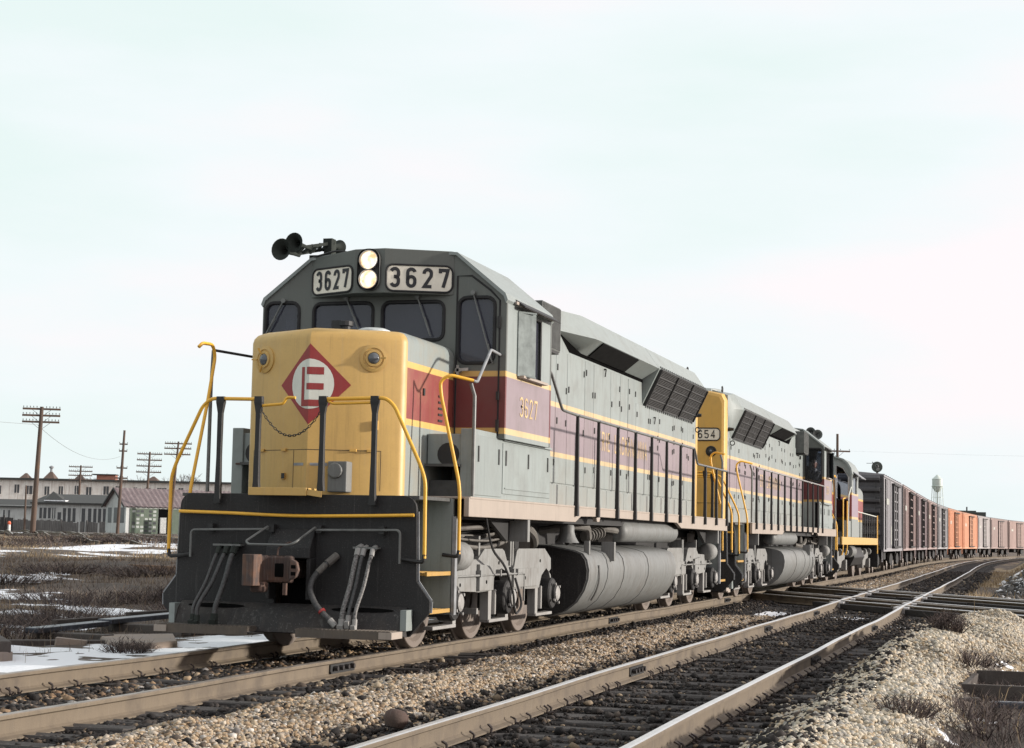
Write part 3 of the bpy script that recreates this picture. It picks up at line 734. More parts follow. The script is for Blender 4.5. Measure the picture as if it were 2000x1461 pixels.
def sd45(root, number, lead):
    P = root
    # ---- underframe and side sills
    mb = MB()
    mb.box(-1.38, 1.38, 1.12, 18.0, 1.45, 1.66); mb.box(-.7, .7, .3, 18.9, .95, 1.5)
    mb.build('underframe', M_dark, P)
    for s in (1, -1):
        poly = [(1.12, 1.47), (5.80, 1.47), (6.10, 1.55), (6.96, 1.56), (7.02, 1.49), (7.16, 1.49), (7.22, 1.56), (12.8, 1.55), (13.2, 1.46), (17.97, 1.45), (17.97, 1.68), (1.12, 1.68)]
        mb = MB(); mb.prism(poly, 'x', s * 1.50, s * 1.56); mb.box(min(s * .96, s * 1.565), max(s * .96, s * 1.565), 1.15, 17.98, 1.665, 1.69)
        mb.build('side_sill', M_sill, P, bevel=.006)
        for y in (3.55, 17.0):
            mb = MB(); mb.box(min(s * 1.3, s * 1.55), max(s * 1.3, s * 1.55), y - .05, y + .05, 1.20, 1.50); br = mb.build('jacking_bracket', M_under, P)
            mb = MB(); mb.prism([(y - .9, 1.46), (y - .06, 1.46), (y - .06, 1.22), (y - .15, 1.2)], 'x', s * 1.26, s * 1.32); mb.build('bracket_gusset', M_dark, br)
        for i in range(10):                          # cable ledge at the foot of the hood
            mb = MB(); mb.box(min(s * .95, s * 1.02), max(s * .95, s * 1.02), 4.86 + 1.24 * i, 4.86 + 1.24 * i + 1.215, 1.70, 2.005)
            mb.build('hood_ledge', M_hood, P, bevel=.008)
    # ---- fuel tank
    def tsec(k=1.0): return [(k * a, z) for a, z in [(.55, 1.165), (1.0, 1.15)] + [(1.36, 1.085), (1.47, 1.045), (1.53, .96), (1.56, .82), (1.55, .68), (1.50, .53), (1.40, .37), (1.24, .24), (1.0, .16), (.0, .14)]]
    sec = tsec(); full = sec + [(-a, z) for a, z in reversed(sec[:-1])]
    mb = MB(); mb.loft([[(x, y, z) for x, z in full] for y in (6.60, 6.64, 12.72, 12.76)]); tank = mb.build('fuel_tank', M_tank, P, smooth=35)
    MB().loft([[(x * .985, y, .62 + (z - .62) * .97) for x, z in full] for y in (6.55, 6.598)]).build('shaded_tank_end', M_black, tank)  # forward end coloured black, its shade put into the colour
    for y in (7.72, 8.78, 10.52):
        mb = MB(); mb.loft([[(x * 1.006, yy, .6 + (z - .6) * 1.01) for x, z in full] for yy in (y - .015, y + .015)]); mb.build('tank_seam', M_tank, tank, smooth=40)
    for s in (1, -1):
        mb = MB()
        for y0 in (7.15,):
            mb.tube(smoothline([(s * 1.565, y0, .88), (s * 1.572, y0, .7), (s * 1.525, y0 + .02, .52), (s * 1.44, y0 + .06, .38)], 3), .014, 6)
        mb.build('fuel_sight_pipe', M_tankdk, tank, kind='stuff')
        mb = MB(); mb.box(min(s * 1.40, s * 1.60), max(s * 1.40, s * 1.60), 7.94, 8.02, .93, 1.21); mb.box(min(s * 1.42, s * 1.5), max(s * 1.42, s * 1.5), 6.83, 6.89, 1.03, 1.22)
        mb.build('filler_gauge', M_under, tank, bevel=.008, kind='stuff')
        # air reservoir above the tank
        prof = [(.03, 0), (.10, .01), (.145, .05), (.165, .11), (.17, .18), (.17, 4.02), (.165, 4.09), (.145, 4.15), (.10, 4.19), (.03, 4.2)]
        MB().lathe(prof, (s * 1.28, 9.4, 1.375), (0, 1, 0), 24).build('air_reservoir', M_tank, P, smooth=50)
        mb = MB(); mb.tube(fillet([(s * .5, 8.7, 1.45), (s * 1.0, 8.8, 1.42), (s * 1.26, 9.1, 1.39), (s * 1.28, 9.42, 1.375)], .2), .05, 8)
        mb.cyl((s * 1.12, 8.1, 1.28), (s * 1.2, 8.5, 1.33), .09, n=10); mb.tube(fillet([(s * .4, 7.0, 1.3), (s * 1.15, 7.2, 1.43), (s * 1.28, 7.6, 1.41), (s * 1.28, 7.65, 1.25)], .15), .055, 8)
        for q in range(5): mb.lathe([(.05, 0), (.085, .01), (.085, .03), (.05, .04)], (s * (1.16 + .02 * q), 8.15 + .09 * q, 1.29 + .012 * q), (.2 * s, .9, .1), 10)
        mb.build('air_piping', M_piping, P, smooth=40, kind='stuff')
        # pipes under the walkway by each truck
        mb = MB()
        for j in range(6):
            yy = 1.5 + random.uniform(0, .6); zz = 1.18 + .05 * j + random.uniform(-.02, .02); xx = s * (.95 + random.uniform(0, .3))
            mb.tube(smoothline([(xx, yy, zz), (xx + .03 * s, yy + 1.2, zz + random.uniform(-.05, .05)), (xx, yy + 2.2, zz + .03), (xx - .1 * s, yy + 3.1, zz + .1)], 4), random.choice([.014, .018, .026]), 6)
        for j in range(14):
            y0 = random.choice([1.6, 3.7, 4.6, 5.6, 9, 15.2, 16.2]) + random.uniform(0, .7)
            mb.obox((s * random.uniform(.9, 1.2), y0, random.uniform(1.15, 1.4)), (random.uniform(.03, .09), random.uniform(.03, .1), random.uniform(.03, .09)), (1, .3, 0), (-.3, 1, 0), (0, 0, 1))
        mb.tube(fillet([(s * 1.05, 5.0, 1.42), (s * 1.12, 5.3, 1.3), (s * 1.05, 5.6, 1.15), (s * .9, 5.9, 1.2)], .15), .06, 8)
        mb.build('brake_piping', M_piping, P, kind='stuff')
    # ---- bell under the right walkway
    mb = MB(); mb.lathe([(.03, .25), (.085, .245), (.10, .225), (.10, .15), (.118, .085), (.15, .025), (.17, 0), (.155, 0), (.14, .025), (.09, .045)], (1.3, 6.35, 1.19), (0, 0, 1), 24)
    bell_ = mb.build('bell', M_tank, P, smooth=40)
    MB().box(1.27, 1.33, 6.3, 6.4, 1.43, 1.47).build('bell_bracket', M_dark, bell_)
    mb = MB(); mb.lathe([(.01, 0), (.035, .02), (.035, .05), (.01, .07)], (1.3, 6.35, 1.155), (0, 0, 1), 10); mb.build('clapper', M_dark, bell_)
    # ---- trucks
    for t, y0, fl in ((0, 3.52, 1), (1, 15.71, -1)):
        mb = MB(); mb.box(-.9, .9, y0 - 1.1, y0 + 1.1, .62, .95); mb.box(-.75, .75, y0 - 2.3, y0 + 2.3, .7, .85)
        truck = mb.build('truck', M_dark, P)
        def Y(d): return y0 + d * fl
        for s in (1, -1):
            pr = [(-2.35, .78), (-2.35, .93), (-1.5, .98), (-.95, .99), (-.70, 1.11), (.02, 1.11), (.12, 1.08), (.36, .82), (.46, .81), (.56, .90), (.66, 1.08), (.74, 1.11), (1.98, 1.11), (2.05, 1.08), (2.29, .98), (2.30, .84), (2.20, .80), (2.36, .62), (2.30, .76), (2.07, .85), (1.84, .76), (1.72, .60), (1.48, .59), (.42, .61), (.33, .74), (.18, .84), (.0, .87), (-.18, .84), (-.33, .74), (-.42, .61), (-.92, .60), (-1.05, .61), (-1.68, .63), (-1.80, .76), (-2.07, .84)]
            mb = MB(); mb.prism([(Y(a), z) for a, z in pr], 'x', s * 1.10, s * 1.22)
            mb.prism([(Y(a), z) for a, z in [(-1.0, .62), (-.45, .62), (-.42, .9), (-1.0, .93)]], 'x', s * 1.2, s * 1.26)
            mb.prism([(Y(a), z) for a, z in [(.45, .63), (1.6, .63), (1.62, .86), (.45, .86)]], 'x', s * 1.2, s * 1.25)
            fr = mb.build('side_frame', M_under, truck, bevel=.022)
            for d in (-2.07, 0, 2.07):               # pedestal legs and tie bars
                mb = MB()
                for q in (-.36, .36):
                    if abs(d + q) > 2.38: continue
                    mb.prism([(Y(d + q - .07), .66), (Y(d + q + .07), .66), (Y(d + q + .055), .25), (Y(d + q - .055), .25)], 'x', s * 1.08, s * 1.19)
                    mb.prism([(Y(d + q * .72 - .025), .62), (Y(d + q * .72 + .025), .62), (Y(d + q * .72 + .025), .32), (Y(d + q * .72 - .025), .32)], 'x', s * 1.13, s * 1.23)
                mb.box(min(s * 1.08, s * 1.2), max(s * 1.08, s * 1.2), min(Y(d - .40), Y(d + .40)), max(Y(d - .40), Y(d + .40)), .225, .265)
                mb.build('pedestal', M_cap, truck, bevel=.008)
            mb = MB()                                # lifting lugs, springs, brake hangers
            for d in (-.85, .46, .56):
                mb.box(min(s * .98, s * 1.2), max(s * .98, s * 1.2), Y(d) - .03, Y(d) + .03, .9, 1.26)
            mb.box(min(s * 1.02, s * 1.18), max(s * 1.02, s * 1.18), Y(.5) - .13, Y(.5) + .13, .88, .96)
            mb.tube([(s * 1.26, Y(-2.2), .80), (s * 1.26, Y(.85), .80), (s * 1.25, Y(.9), .78), (s * 1.25, Y(.9), .45)], .013, 6)
            for d in (-1.9, -1.0, -.2, .55): mb.box(min(s * 1.22, s * 1.28), max(s * 1.22, s * 1.28), Y(d) - .02, Y(d) + .02, .78, .86)
            mb.build('brake_rigging', M_under, truck, kind='stuff')
            mb = MB()
            for a, z, xo in ((-1.62, .70, 1.222), (-.12, .94, 1.222), (-.74, .72, 1.262), (.95, .74, 1.252), (1.75, .95, 1.222), (.34, .74, 1.222)): mb.lathe([(.022, 0), (.022, .004)], (s * xo, Y(a), z), (s, 0, 0), 8)
            mb.build('core_hole', M_void, truck, kind='stuff')
            for d in (-2.07, 0, 2.07):
                mb = MB(); mb.box(min(s * .98, s * 1.14), max(s * .98, s * 1.14), Y(d) - .2, Y(d) + .2, .36, .70)
                mb.lathe([(.19, 0), (.205, .01), (.205, .17), (.19, .19), (.13, .2), (.12, .235), (.02, .24)], (s * 1.13, Y(d), .52), (s, 0, 0), 20)
                j = mb.build('journal_box', M_black, truck, smooth=35)
                mb = MB(); mb.lathe([(.02, 0), (.10, .0), (.10, .03), (.07, .045), (.0, .045)], (s * 1.355, Y(d), .52), (s, 0, 0), 14)
                for k in range(4): mb.cyl((s * 1.36, Y(d) + .15 * math.cos(k * pi / 2 + .6), .52 + .15 * math.sin(k * pi / 2 + .6)), (s * 1.385, Y(d) + .15 * math.cos(k * pi / 2 + .6), .52 + .15 * math.sin(k * pi / 2 + .6)), .02, n=6)
                mb.build('journal_cap', M_cap, truck, kind='stuff')
                put('wheel', WHEEL, truck, (s * .80, Y(d), .512), (0, 0, 0 if s > 0 else pi))
            mb = MB(); mb.lathe([(.05, 0), (.14, .01), (.165, .04), (.165, .40), (.13, .45), (.06, .47)], (s * 1.24, Y(-2.1), 1.03), (0, fl, 0), 18)
            mb.build('brake_cylinder', M_under, truck, smooth=40)
            mb = MB()                                # brake shoes and beams
            for d in (-1.5, .57, 2.62, -.57):
                mb.prism([(Y(d - .05), .40), (Y(d + .05), .42), (Y(d + .07), .62), (Y(d), .64)], 'x', s * .74, s * .86)
                mb.box(min(s * .85, s * 1.1), max(s * .85, s * 1.1), Y(d) - .03, Y(d) + .03, .33, .40)
            mb.build('brake_shoe', M_cap, truck, kind='stuff')
            for d in (-2.07, 0, 2.07): MB().cyl((-.75, Y(d), .51), (.75, Y(d), .51), .09, n=10).build('axle', M_dark, truck) if s > 0 else None
    mb = MB(); mb.tube(smoothline([(1.5, 1.95, 1.47), (1.46, 2.35, 1.12), (1.42, 3.0, .9), (1.42, 3.35, .6), (1.42, 3.45, .38), (1.4, 3.62, .33), (1.4, 3.8, .45), (1.3, 3.85, .75)], 5), .015, 6)
    mb.build('speed_cable', M_rubber, P)
    # ---- steps at the four corners
    for s in (1, -1):
        for e, yf in ((0, lambda d: d), (1, lambda d: 19.10 - d)):
            a, b = yf(1.08), yf(1.13)
            mb = MB(); mb.prism([(s * .96, .40), (s * 1.39, .40), (s * 1.39, 1.66), (s * .96, 1.66)], 'y', a, b)
            mb.box(min(s * .97, s * 1.0), max(s * .97, s * 1.0), min(yf(.05), yf(1.1)), max(yf(.05), yf(1.1)), .42, 1.66)
            well = mb.build('step_well', M_grey, P, bevel=.006)
            mb = MB(); mb.box(min(s * 1.38, s * 1.425), max(s * 1.38, s * 1.425), min(a, yf(1.16)), max(a, yf(1.16)), .40, 1.47); mb.build('step_edge', M_pipe, well)
            for z in (.46, .86):
                mb = MB(); mb.box(min(s * 1.0, s * 1.36), max(s * 1.0, s * 1.36), min(yf(.28), yf(1.06)), max(yf(.28), yf(1.06)), z - .025, z)
                for k in range(9): mb.box(min(s * (1.02 + .036 * k), s * (1.035 + .036 * k)), max(s * (1.02 + .036 * k), s * (1.035 + .036 * k)), min(yf(.28), yf(1.05)), max(yf(.28), yf(1.05)), z, z + .008)
                mb.box(min(s * 1.36, s * 1.385), max(s * 1.36, s * 1.385), min(yf(.28), yf(1.06)), max(yf(.28), yf(1.06)), z - .03, z + .012)
                mb.build('step', M_stepyel, well)
    # ---- end plates, couplers, hoses at both ends
    for e, yf in ((0, lambda d: d), (1, lambda d: 19.10 - d)):
        sg = 1 if e == 0 else -1
        half = [(.0, 1.66), (1.22, 1.66)] + [(1.22 + .13 * math.sin(a), 1.53 + .13 * math.cos(a)) for a in (.4, .8, 1.2, 1.57)] + [(1.37, .78), (1.52, .58), (1.515, .46), (1.30, .21), (.0, .20)]
        out = half + [(-a, z) for a, z in reversed(half[1:-1])]
        hole = [(-.22, .46), (.24, .46), (.24, .99), (-.22, .99)]
        mb = MB(); mb.wall(out, [hole], lambda u, v, d: (u, yf(d * 1.0), v), .045)
        pilot = mb.build('pilot_plate', M_black, P, bevel=.0)
        for k in (1, -1):                           # thin worn edge of the plate
            ed = [(k * 1.353, 1.5), (k * 1.373, .78), (k * 1.523, .58), (k * 1.518, .46)]
            mb = MB()
            for (x0, z0), (x1, z1) in zip(ed, ed[1:]): mb.bar((x0, yf(.03), z0), (x1, yf(.03), z1), .04, .012, (0, 1, 0))
            mb.build('plate_edge', M_pipe, pilot)
        # V plow along the foot of the plate
        mb = MB(); xs = [-1.28, -1.1, -.7, -.3, .3, .7, 1.1, 1.28]
        def dep(x): return .16 + .14 * (1 - abs(x) / 1.28)
        top = [(x, yf(-.004), .49 + .0 * x) for x in xs]
        lo = []
        for x in xs: lo.append([(x, yf(-.003), .515), (x, yf(-dep(x) * .35), .495), (x, yf(-dep(x) * .8), .44), (x, yf(-dep(x)), .375), (x, yf(-dep(x) - .05), .23), (x, yf(-.003), .205)])
        mb.loft(lo); plow = mb.build('plow', M_plow, P, smooth=30)
        mb = MB()
        for c0 in (-.83, .83):
            v = []
            for a in np.linspace(0, 2 * pi, 21)[:-1]:
                xq = c0 + .34 * math.cos(a); q = .55 + .17 * math.sin(a); d_ = dep(xq)
                v.append((xq, yf(-d_ * q - .004), .495 - (q - .35) / .45 * .055 + .006))
            mb.add(v, [tuple(t) for t in tessellate_polygon([[Vector((q[0], q[1], 0)) for q in v]])])
        mb.build('plow_slot', M_void, plow, kind='stuff')
        for k in (1, -1):
            mb = MB(); mb.box(min(k * 1.275, k * 1.34), max(k * 1.275, k * 1.34), min(yf(-.2), yf(-.02)), max(yf(-.2), yf(-.02)), .28, .49); mb.build('plow_bracket', M_grey, plow)
            mb = MB(); x0, x1 = (.27, 1.30)
            mb.box(min(k * x0, k * x1), max(k * x0, k * x1), min(yf(-.54), yf(-.30)), max(yf(-.54), yf(-.30)), .235, .275)
            for i in range(24): mb.box(k * (x0 + .02 + .0425 * i) - .012, k * (x0 + .02 + .0425 * i) + .012, min(yf(-.54), yf(-.31)), max(yf(-.54), yf(-.31)), .275, .289)
            mb.box(min(k * x0, k * x1), max(k * x0, k * x1), min(yf(-.55), yf(-.54)), max(yf(-.55), yf(-.54)), .20, .285)
            fb = mb.build('footboard', M_wood, P)
            mb = MB(); mb.box(k * 1.25 - .07, k * 1.25 + .07, min(yf(-.565), yf(-.25)), max(yf(-.565), yf(-.25)), .21, .278); mb.build('footboard_bracket', M_sill, fb)
        # coupler pocket, shank, head, knuckle
        mb = MB(); mb.prism([(yf(.04), 1.30), (yf(-.02), 1.30), (yf(-.16), 1.10), (yf(-.17), .99), (yf(.04), .99)], 'x', -.26, .24)
        mb.box(-.26, -.215, min(yf(-.15), yf(.04)), max(yf(-.15), yf(.04)), .56, .995); mb.box(.195, .245, min(yf(-.15), yf(.04)), max(yf(-.15), yf(.04)), .56, .995)
        mb.build('coupler_pocket', M_black, P, bevel=.012)
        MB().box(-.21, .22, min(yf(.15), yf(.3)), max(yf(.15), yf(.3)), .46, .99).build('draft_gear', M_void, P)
        mb = MB(); mb.box(-.09, .07, min(yf(-.42), yf(.2)), max(yf(-.42), yf(.2)), .78, .98)
        gd = sg
        head = [(-.27, -.56), (-.14, -.56), (-.10, -.44), (.06, -.43), (.16, -.47), (.18, -.40), (.12, -.33), (-.12, -.30), (-.25, -.42)]
        mb.prism([(x * gd, yf(y)) for x, y in head], 'z', .74, 1.02)
        mb.prism([((x + 0) * gd, yf(y)) for x, y in [(-.24, -.60), (-.10, -.60), (-.08, -.45), (-.2, -.45)]], 'z', .64, .75)
        coup = mb.build('coupler', M_rust, P, bevel=.025)
        mb = MB(); mb.prism([(x * gd, yf(y)) for x, y in [(-.30, -.64), (-.27, -.70), (-.14, -.72), (-.11, -.66), (-.12, -.55), (-.28, -.55)]], 'z', .71, 1.03); mb.box(gd * .02 - .05, gd * .02 + .05, min(yf(-.44), yf(-.425)), max(yf(-.44), yf(-.425)), .80, .94, 1); mb.build('knuckle', [M_knuckle, M_void], coup, bevel=.03)
        mb = MB(); mb.prism([(.16, .76), (.24, .80), (.27, .88), (.25, .96), (.17, 1.0)] if gd > 0 else [(-.16, .76), (-.24, .80), (-.27, .88), (-.25, .96), (-.17, 1.0)], 'y', yf(-.52), yf(-.46)); mb.build('guard_arm', M_knuckle, coup, bevel=.02)
        mb = MB()
        for z in (.84, .91): mb.box(gd * .215 - .025, gd * .215 + .025, min(yf(-.525), yf(-.46)), max(yf(-.525), yf(-.46)), z - .018, z + .018)
        mb.build('guard_hole', M_void, coup, kind='stuff')
        mb = MB(); mb.box(gd * .12 - .018, gd * .12 + .018, min(yf(-.52), yf(-.48)), max(yf(-.52), yf(-.48)), .62, .74); mb.tube(fillet([(-.02, yf(-.4), 1.02), (-.02, yf(-.38), 1.10), (.08, yf(-.3), 1.16), (.1, yf(-.26), 1.14)], .03), .01, 6); mb.build('lock_lift', M_rust, coup)
        # uncoupling lever
        def fx(x): return x * gd
        mb = MB(); y_ = yf(-.09)
        mb.tube(fillet([(fx(-1.17), y_, .98), (fx(-1.17), y_, 1.27), (fx(-.27), y_, 1.29), (fx(-.27), yf(-.10), 1.32), (fx(-.40), yf(-.36), 1.16), (fx(-.36), yf(-.38), 1.13), (fx(.10), yf(-.38), 1.13), (fx(.16), yf(-.36), 1.16), (fx(.27), yf(-.10), 1.32), (fx(.27), y_, 1.29), (fx(1.21), y_, 1.305), (fx(1.21), y_, .96)], .05), .013, 6)
        mb.build('uncoupling_lever', M_rail_dark, P)
        mb = MB()
        for x in (-.95, -.24, .30, 1.0): mb.box(fx(x) - .03, fx(x) + .03, min(y_, yf(0)), max(y_, yf(0)), 1.26, 1.34)
        mb.build('lever_bracket', M_dark, P, kind='stuff')
        # hoses
        for x0, x1, zt, zb, rr_, mt in ((-.83, -.97, 1.09, .30, .020, M_hose), (-.74, -.92, 1.09, .29, .024, M_hose), (-.65, -.72, 1.09, .31, .030, M_hose), (.76, .71, 1.10, .30, .027, M_hoselt), (.82, .78, 1.10, .34, .02, M_hose), (.92, .85, 1.10, .30, .020, M_hoselt)):
            mb = MB(); mb.tube(smoothline([(fx(x0), yf(-.08), zt), (fx(x0 + (x1 - x0) * .1), yf(-.17), zt - .12), (fx(x0 + (x1 - x0) * .45), yf(-.26), .72), (fx(x1), yf(-.36), .48), (fx(x1), yf(-.38), zb + .06)], 5), rr_, 8)
            h = mb.build('air_hose', mt, P, smooth=60)
            mb = MB(); mb.cyl((fx(x0), yf(-.02), zt + .02), (fx(x0), yf(-.10), zt), rr_ * 1.5, n=8); mb.cyl((fx(x0), yf(-.10), zt), (fx(x0), yf(-.14), zt - .07), rr_ * 1.35, n=8)
            mb.cyl((fx(x1), yf(-.38), zb + .09), (fx(x1), yf(-.39), zb - .01), rr_ * 1.4, n=8); mb.obox((fx(x1), yf(-.41), zb), (rr_ * 1.2, .03, .035), (1, 0, 0), (0, 1, .3), (0, -.3, 1))
            mb.build('hose_fitting', M_horn if x0 < 0 else M_cap, h, kind='stuff')
        for x0, x1 in ((-.90, -.58), (.70, .97)):
            mb = MB(); mb.box(min(fx(x0), fx(x1)), max(fx(x0), fx(x1)), min(yf(-.11), yf(0)), max(yf(-.11), yf(0)), 1.105, 1.125); mb.build('hose_shelf', M_rail_dark, P)
        mb = MB(); mb.tube(smoothline([(fx(.47), yf(-.05), 1.0), (fx(.40), yf(-.14), .92), (fx(.31), yf(-.20), .80), (fx(.30), yf(-.26), .68), (fx(.38), yf(-.32), .54), (fx(.50), yf(-.34), .42), (fx(.59), yf(-.34), .35)], 5), .031, 10)
        bh = mb.build('brake_hose', M_hose, P, smooth=60)
        mb = MB(); mb.cyl((fx(.49), yf(-.02), 1.03), (fx(.42), yf(-.12), .94), .042, n=10); mb.cyl((fx(.41), yf(-.13), .935), (fx(.345), yf(-.185), .85), .035, n=10); mb.build('hose_valve', M_piping, bh)
        MB().cyl((fx(.46), yf(-.335), .465), (fx(.475), yf(-.34), .45), .041, n=10).build('hose_band', M_red, bh)
        MB().cyl((fx(.56), yf(-.34), .375), (fx(.63), yf(-.35), .31), .034, n=10).build('hose_coupling', M_cap, bh)
        mb = MB(); mb.tube(smoothline([(-1.34, yf(-.045), 1.465), (-.8, yf(-.06), 1.455), (0, yf(-.065), 1.435), (.7, yf(-.06), 1.445), (1.34, yf(-.045), 1.462)], 5), .018, 8)
        mb.build('pilot_grab_bar', M_hyel, P, smooth=60)
        for k in (1, -1):                           # end handrails
            mb = MB(); y_ = yf(-.06)
            a = .44 if k < 0 else .30
            mb.tube(fillet([(fx(k * a), y_, 2.67), (fx(k * 1.0), y_, 2.68), (fx(k * 1.10), y_, 2.60), (fx(k * 1.40), yf(-.05), 1.98), (fx(k * 1.455), yf(-.04), 1.82), (fx(k * 1.46), yf(-.03), 1.02)], .09), .02, 8)
            hr = mb.build('end_handrail', M_hyel, P, smooth=60)
            mb = MB(); mb.tube(fillet([(fx(k * 1.46), yf(-.03), 1.06), (fx(k * 1.45), yf(-.03), .98), (fx(k * 1.34), yf(-.03), .99), (fx(k * 1.2), yf(-.02), 1.01)], .05), .021, 8); mb.build('handrail_hook', M_dark, hr)
            for x, zb in ((a, 1.70), (.885, 1.56)):
                mb = MB(); lo = []
                for z, w, d in ((zb, .040, .03), (zb + .1, .032, .03), (zb + .5, .026, .024), (2.52, .028, .024), (2.60, .042, .026), (2.64, .048, .03), (2.70, .044, .03)):
                    lo.append([(fx(k * x) - w, yf(-.06) - d, z), (fx(k * x) + w, yf(-.06) - d, z), (fx(k * x) + w, yf(-.06) + d, z), (fx(k * x) - w, yf(-.06) + d, z)])
                mb.loft(lo); mb.build('end_post', M_dark, P, bevel=.006)
            # tall loop on the inner side of the steps
            lpts = [(fx(k * 1.46), yf(1.1), 1.06), (fx(k * 1.455), yf(1.1), 1.80), (fx(k * 1.215), yf(1.1), 2.80), (fx(k * 1.20), yf(1.1), 2.96), (fx(k * 1.30), yf(1.12), 3.03), (fx(k * 1.52), yf(1.3), 2.98)]
            tall = e == 0 and k < 0
            if tall: lpts = [(-1.46, .40, 1.06), (-1.46, .42, 1.68), (-1.46, .78, 2.72), (-1.46, .93, 3.24), (-1.46, .86, 3.37), (-1.46, .60, 3.36), (-1.48, .55, 3.31)]
            mb = MB(); mb.tube(fillet(lpts, .13), .02, 8)
            sr = mb.build('step_handrail', M_hyel, P, smooth=60)
            mb = MB(); mb.tube(fillet([(fx(k * 1.46), yf(1.1), 1.1), (fx(k * 1.45), yf(1.09), 1.03), (fx(k * 1.28), yf(1.08), 1.05)], .05), .021, 8); mb.build('handrail_hook', M_dark, sr)
            mb = MB(); mb.tube([(-1.5, .93, 1.7), (-1.5, .93, 2.9), (-1.48, .92, 3.31)] if tall else [(fx(k * 1.50), yf(1.42), 1.70), (fx(k * 1.50), yf(1.42), 2.82), (fx(k * 1.46), yf(1.40), 2.96)], .022, 8); mb.build('step_post', M_rail_dark, sr)
            if tall:
                mb = MB(); mb.tube([(-1.46, .92, 3.31), (-1.5, 2.42, 3.36)], .016, 8); mb.build('grab_rail', M_dark, sr)
            elif e == 0:
                mb = MB(); mb.tube(fillet([(fx(k * 1.52), 1.3, 2.98), (fx(k * 1.54), 1.38, 2.97), (fx(k * 1.52), 1.9, 3.36), (fx(k * 1.50), 2.0, 3.40), (fx(k * 1.48), 2.9, 3.36)], .05), .018, 8); mb.build('bent_grab_rail', M_pipe, sr, smooth=60)
        mb = MB()                                    # middle drop step rails and chain
        mb.tube(fillet([(fx(-.42), y_, 2.60), (fx(-.16), y_, 2.62), (fx(-.12), y_, 2.69), (fx(-.02), y_, 2.685)], .03), .016, 8)
        mb.tube(fillet([(fx(.34), y_, 2.66), (fx(.40), y_, 2.62), (fx(.84), y_, 2.63)], .03), .014, 8)
        mb.build('gate_rail', M_hyel, P, smooth=60, kind='stuff')
        mb = MB()
        n = 26
        for i in range(n):
            u = i / (n - 1); x = -.42 + .70 * u; z = 2.58 - .95 * u * (1 - u) * 1.18 - .04 * u
            x2 = -.42 + .70 * (u + 1 / n); z2 = 2.58 - .95 * (u + 1 / n) * (1 - u - 1 / n) * 1.18 - .04 * (u + 1 / n)
            d = Vector((fx(x2) - fx(x), 0, z2 - z)); c_ = Vector((fx(x), yf(-.07), z)) + d / 2; nn = Vector((0, 1, 0)) if i % 2 else d.cross(Vector((0, 1, 0))).normalized()
            L_ = [c_ + d.normalized() * (.022 * math.cos(a)) + nn * (.011 * math.sin(a)) for a in np.linspace(0, 2 * pi, 9)[:-1]]
            mb.tube(L_, .0045, 4, closed=True)
        mb.build('safety_chain', M_dark, P, kind='stuff')
        mb = MB(); mb.box(min(fx(-.46), fx(.22)), max(fx(-.46), fx(.22)), min(yf(-.2), yf(.02)), max(yf(-.2), yf(.02)), 1.70, 1.725); mb.box(min(fx(-.46), fx(.2)), max(fx(-.46), fx(.2)), min(yf(-.215), yf(-.2)), max(yf(-.215), yf(-.2)), 1.645, 1.728)
        mb.prism([(fx(.15), 1.725), (fx(.36), 1.69), (fx(.36), 1.63), (fx(.15), 1.66)], 'y', yf(-.2), yf(-.17))
        mb.build('drop_step', M_noseyel if e == 0 else M_endyel, P, bevel=.004)
        # end walkway
        MB().box(-1.36, 1.36, min(yf(.05), yf(1.15)), max(yf(.05), yf(1.15)), 1.63, 1.665).build('end_platform', M_darkgrey, P)
    # ---- nose
    plan = [(-.92, 2.39), (-.92, .80)] + [(-.92 + .10 * (1 - math.cos(a)), .80 - .12 * math.sin(a)) for a in (.5, 1.0, 1.35)]
    plan += [(-.78, yv(.78)), (-.40, yv(.4)), (0, yv(0)), (.40, yv(.4)), (.78, yv(.78))]
    plan += [(-x, y) for x, y in reversed(plan[:5])]
    def inset(i): return [(x * (1 - i / .92), y + (i if y < 2.3 else -i * 1.2)) for x, y in plan]
    mb = MB(); mb.loft([[(x, y, z) for x, y in inset(i)] for z, i in ((1.665, 0), (3.36, 0), (3.41, .012), (3.45, .04), (3.475, .085), (3.485, .14))])
    nose = mb.build('nose', M_nose, P, smooth=32)
    def vface(u, z, off): return (u, yv(u) - off, z)
    # emblem: red diamond, pale disc, letter
    def onV(mb, polys, off):
        for poly in polys:
            for sgn in (1, -1):
                out = []
                for i in range(len(poly)):
                    p, q = poly[i], poly[(i + 1) % len(poly)]
                    if p[0] * sgn >= 0: out.append(p)
                    if p[0] * q[0] < 0:
                        t_ = p[0] / (p[0] - q[0]); out.append((0.0, p[1] + (q[1] - p[1]) * t_))
                if len(out) > 2:
                    a_ = abs(sum(out[i][0] * out[(i + 1) % len(out)][1] - out[(i + 1) % len(out)][0] * out[i][1] for i in range(len(out))))
                    if a_ < 1e-6: continue
                    tri = tessellate_polygon([[Vector((q[0], q[1], 0)) for q in out]])
                    mb.add([vface(q[0], q[1], off) for q in out], [tuple(t_) for t_ in tri])
    mb = MB(); onV(mb, [[(-.41, 2.86), (0, 2.42), (.41, 2.86), (0, 3.30)]], .004); emb = mb.build('emblem_diamond', M_red, nose)
    mb = MB(); onV(mb, [[(.245 * math.cos(a), 2.862 + .272 * math.sin(a)) for a in np.linspace(0, 2 * pi, 33)[:-1]]], .008); mb.build('emblem_disc', M_cream, emb)
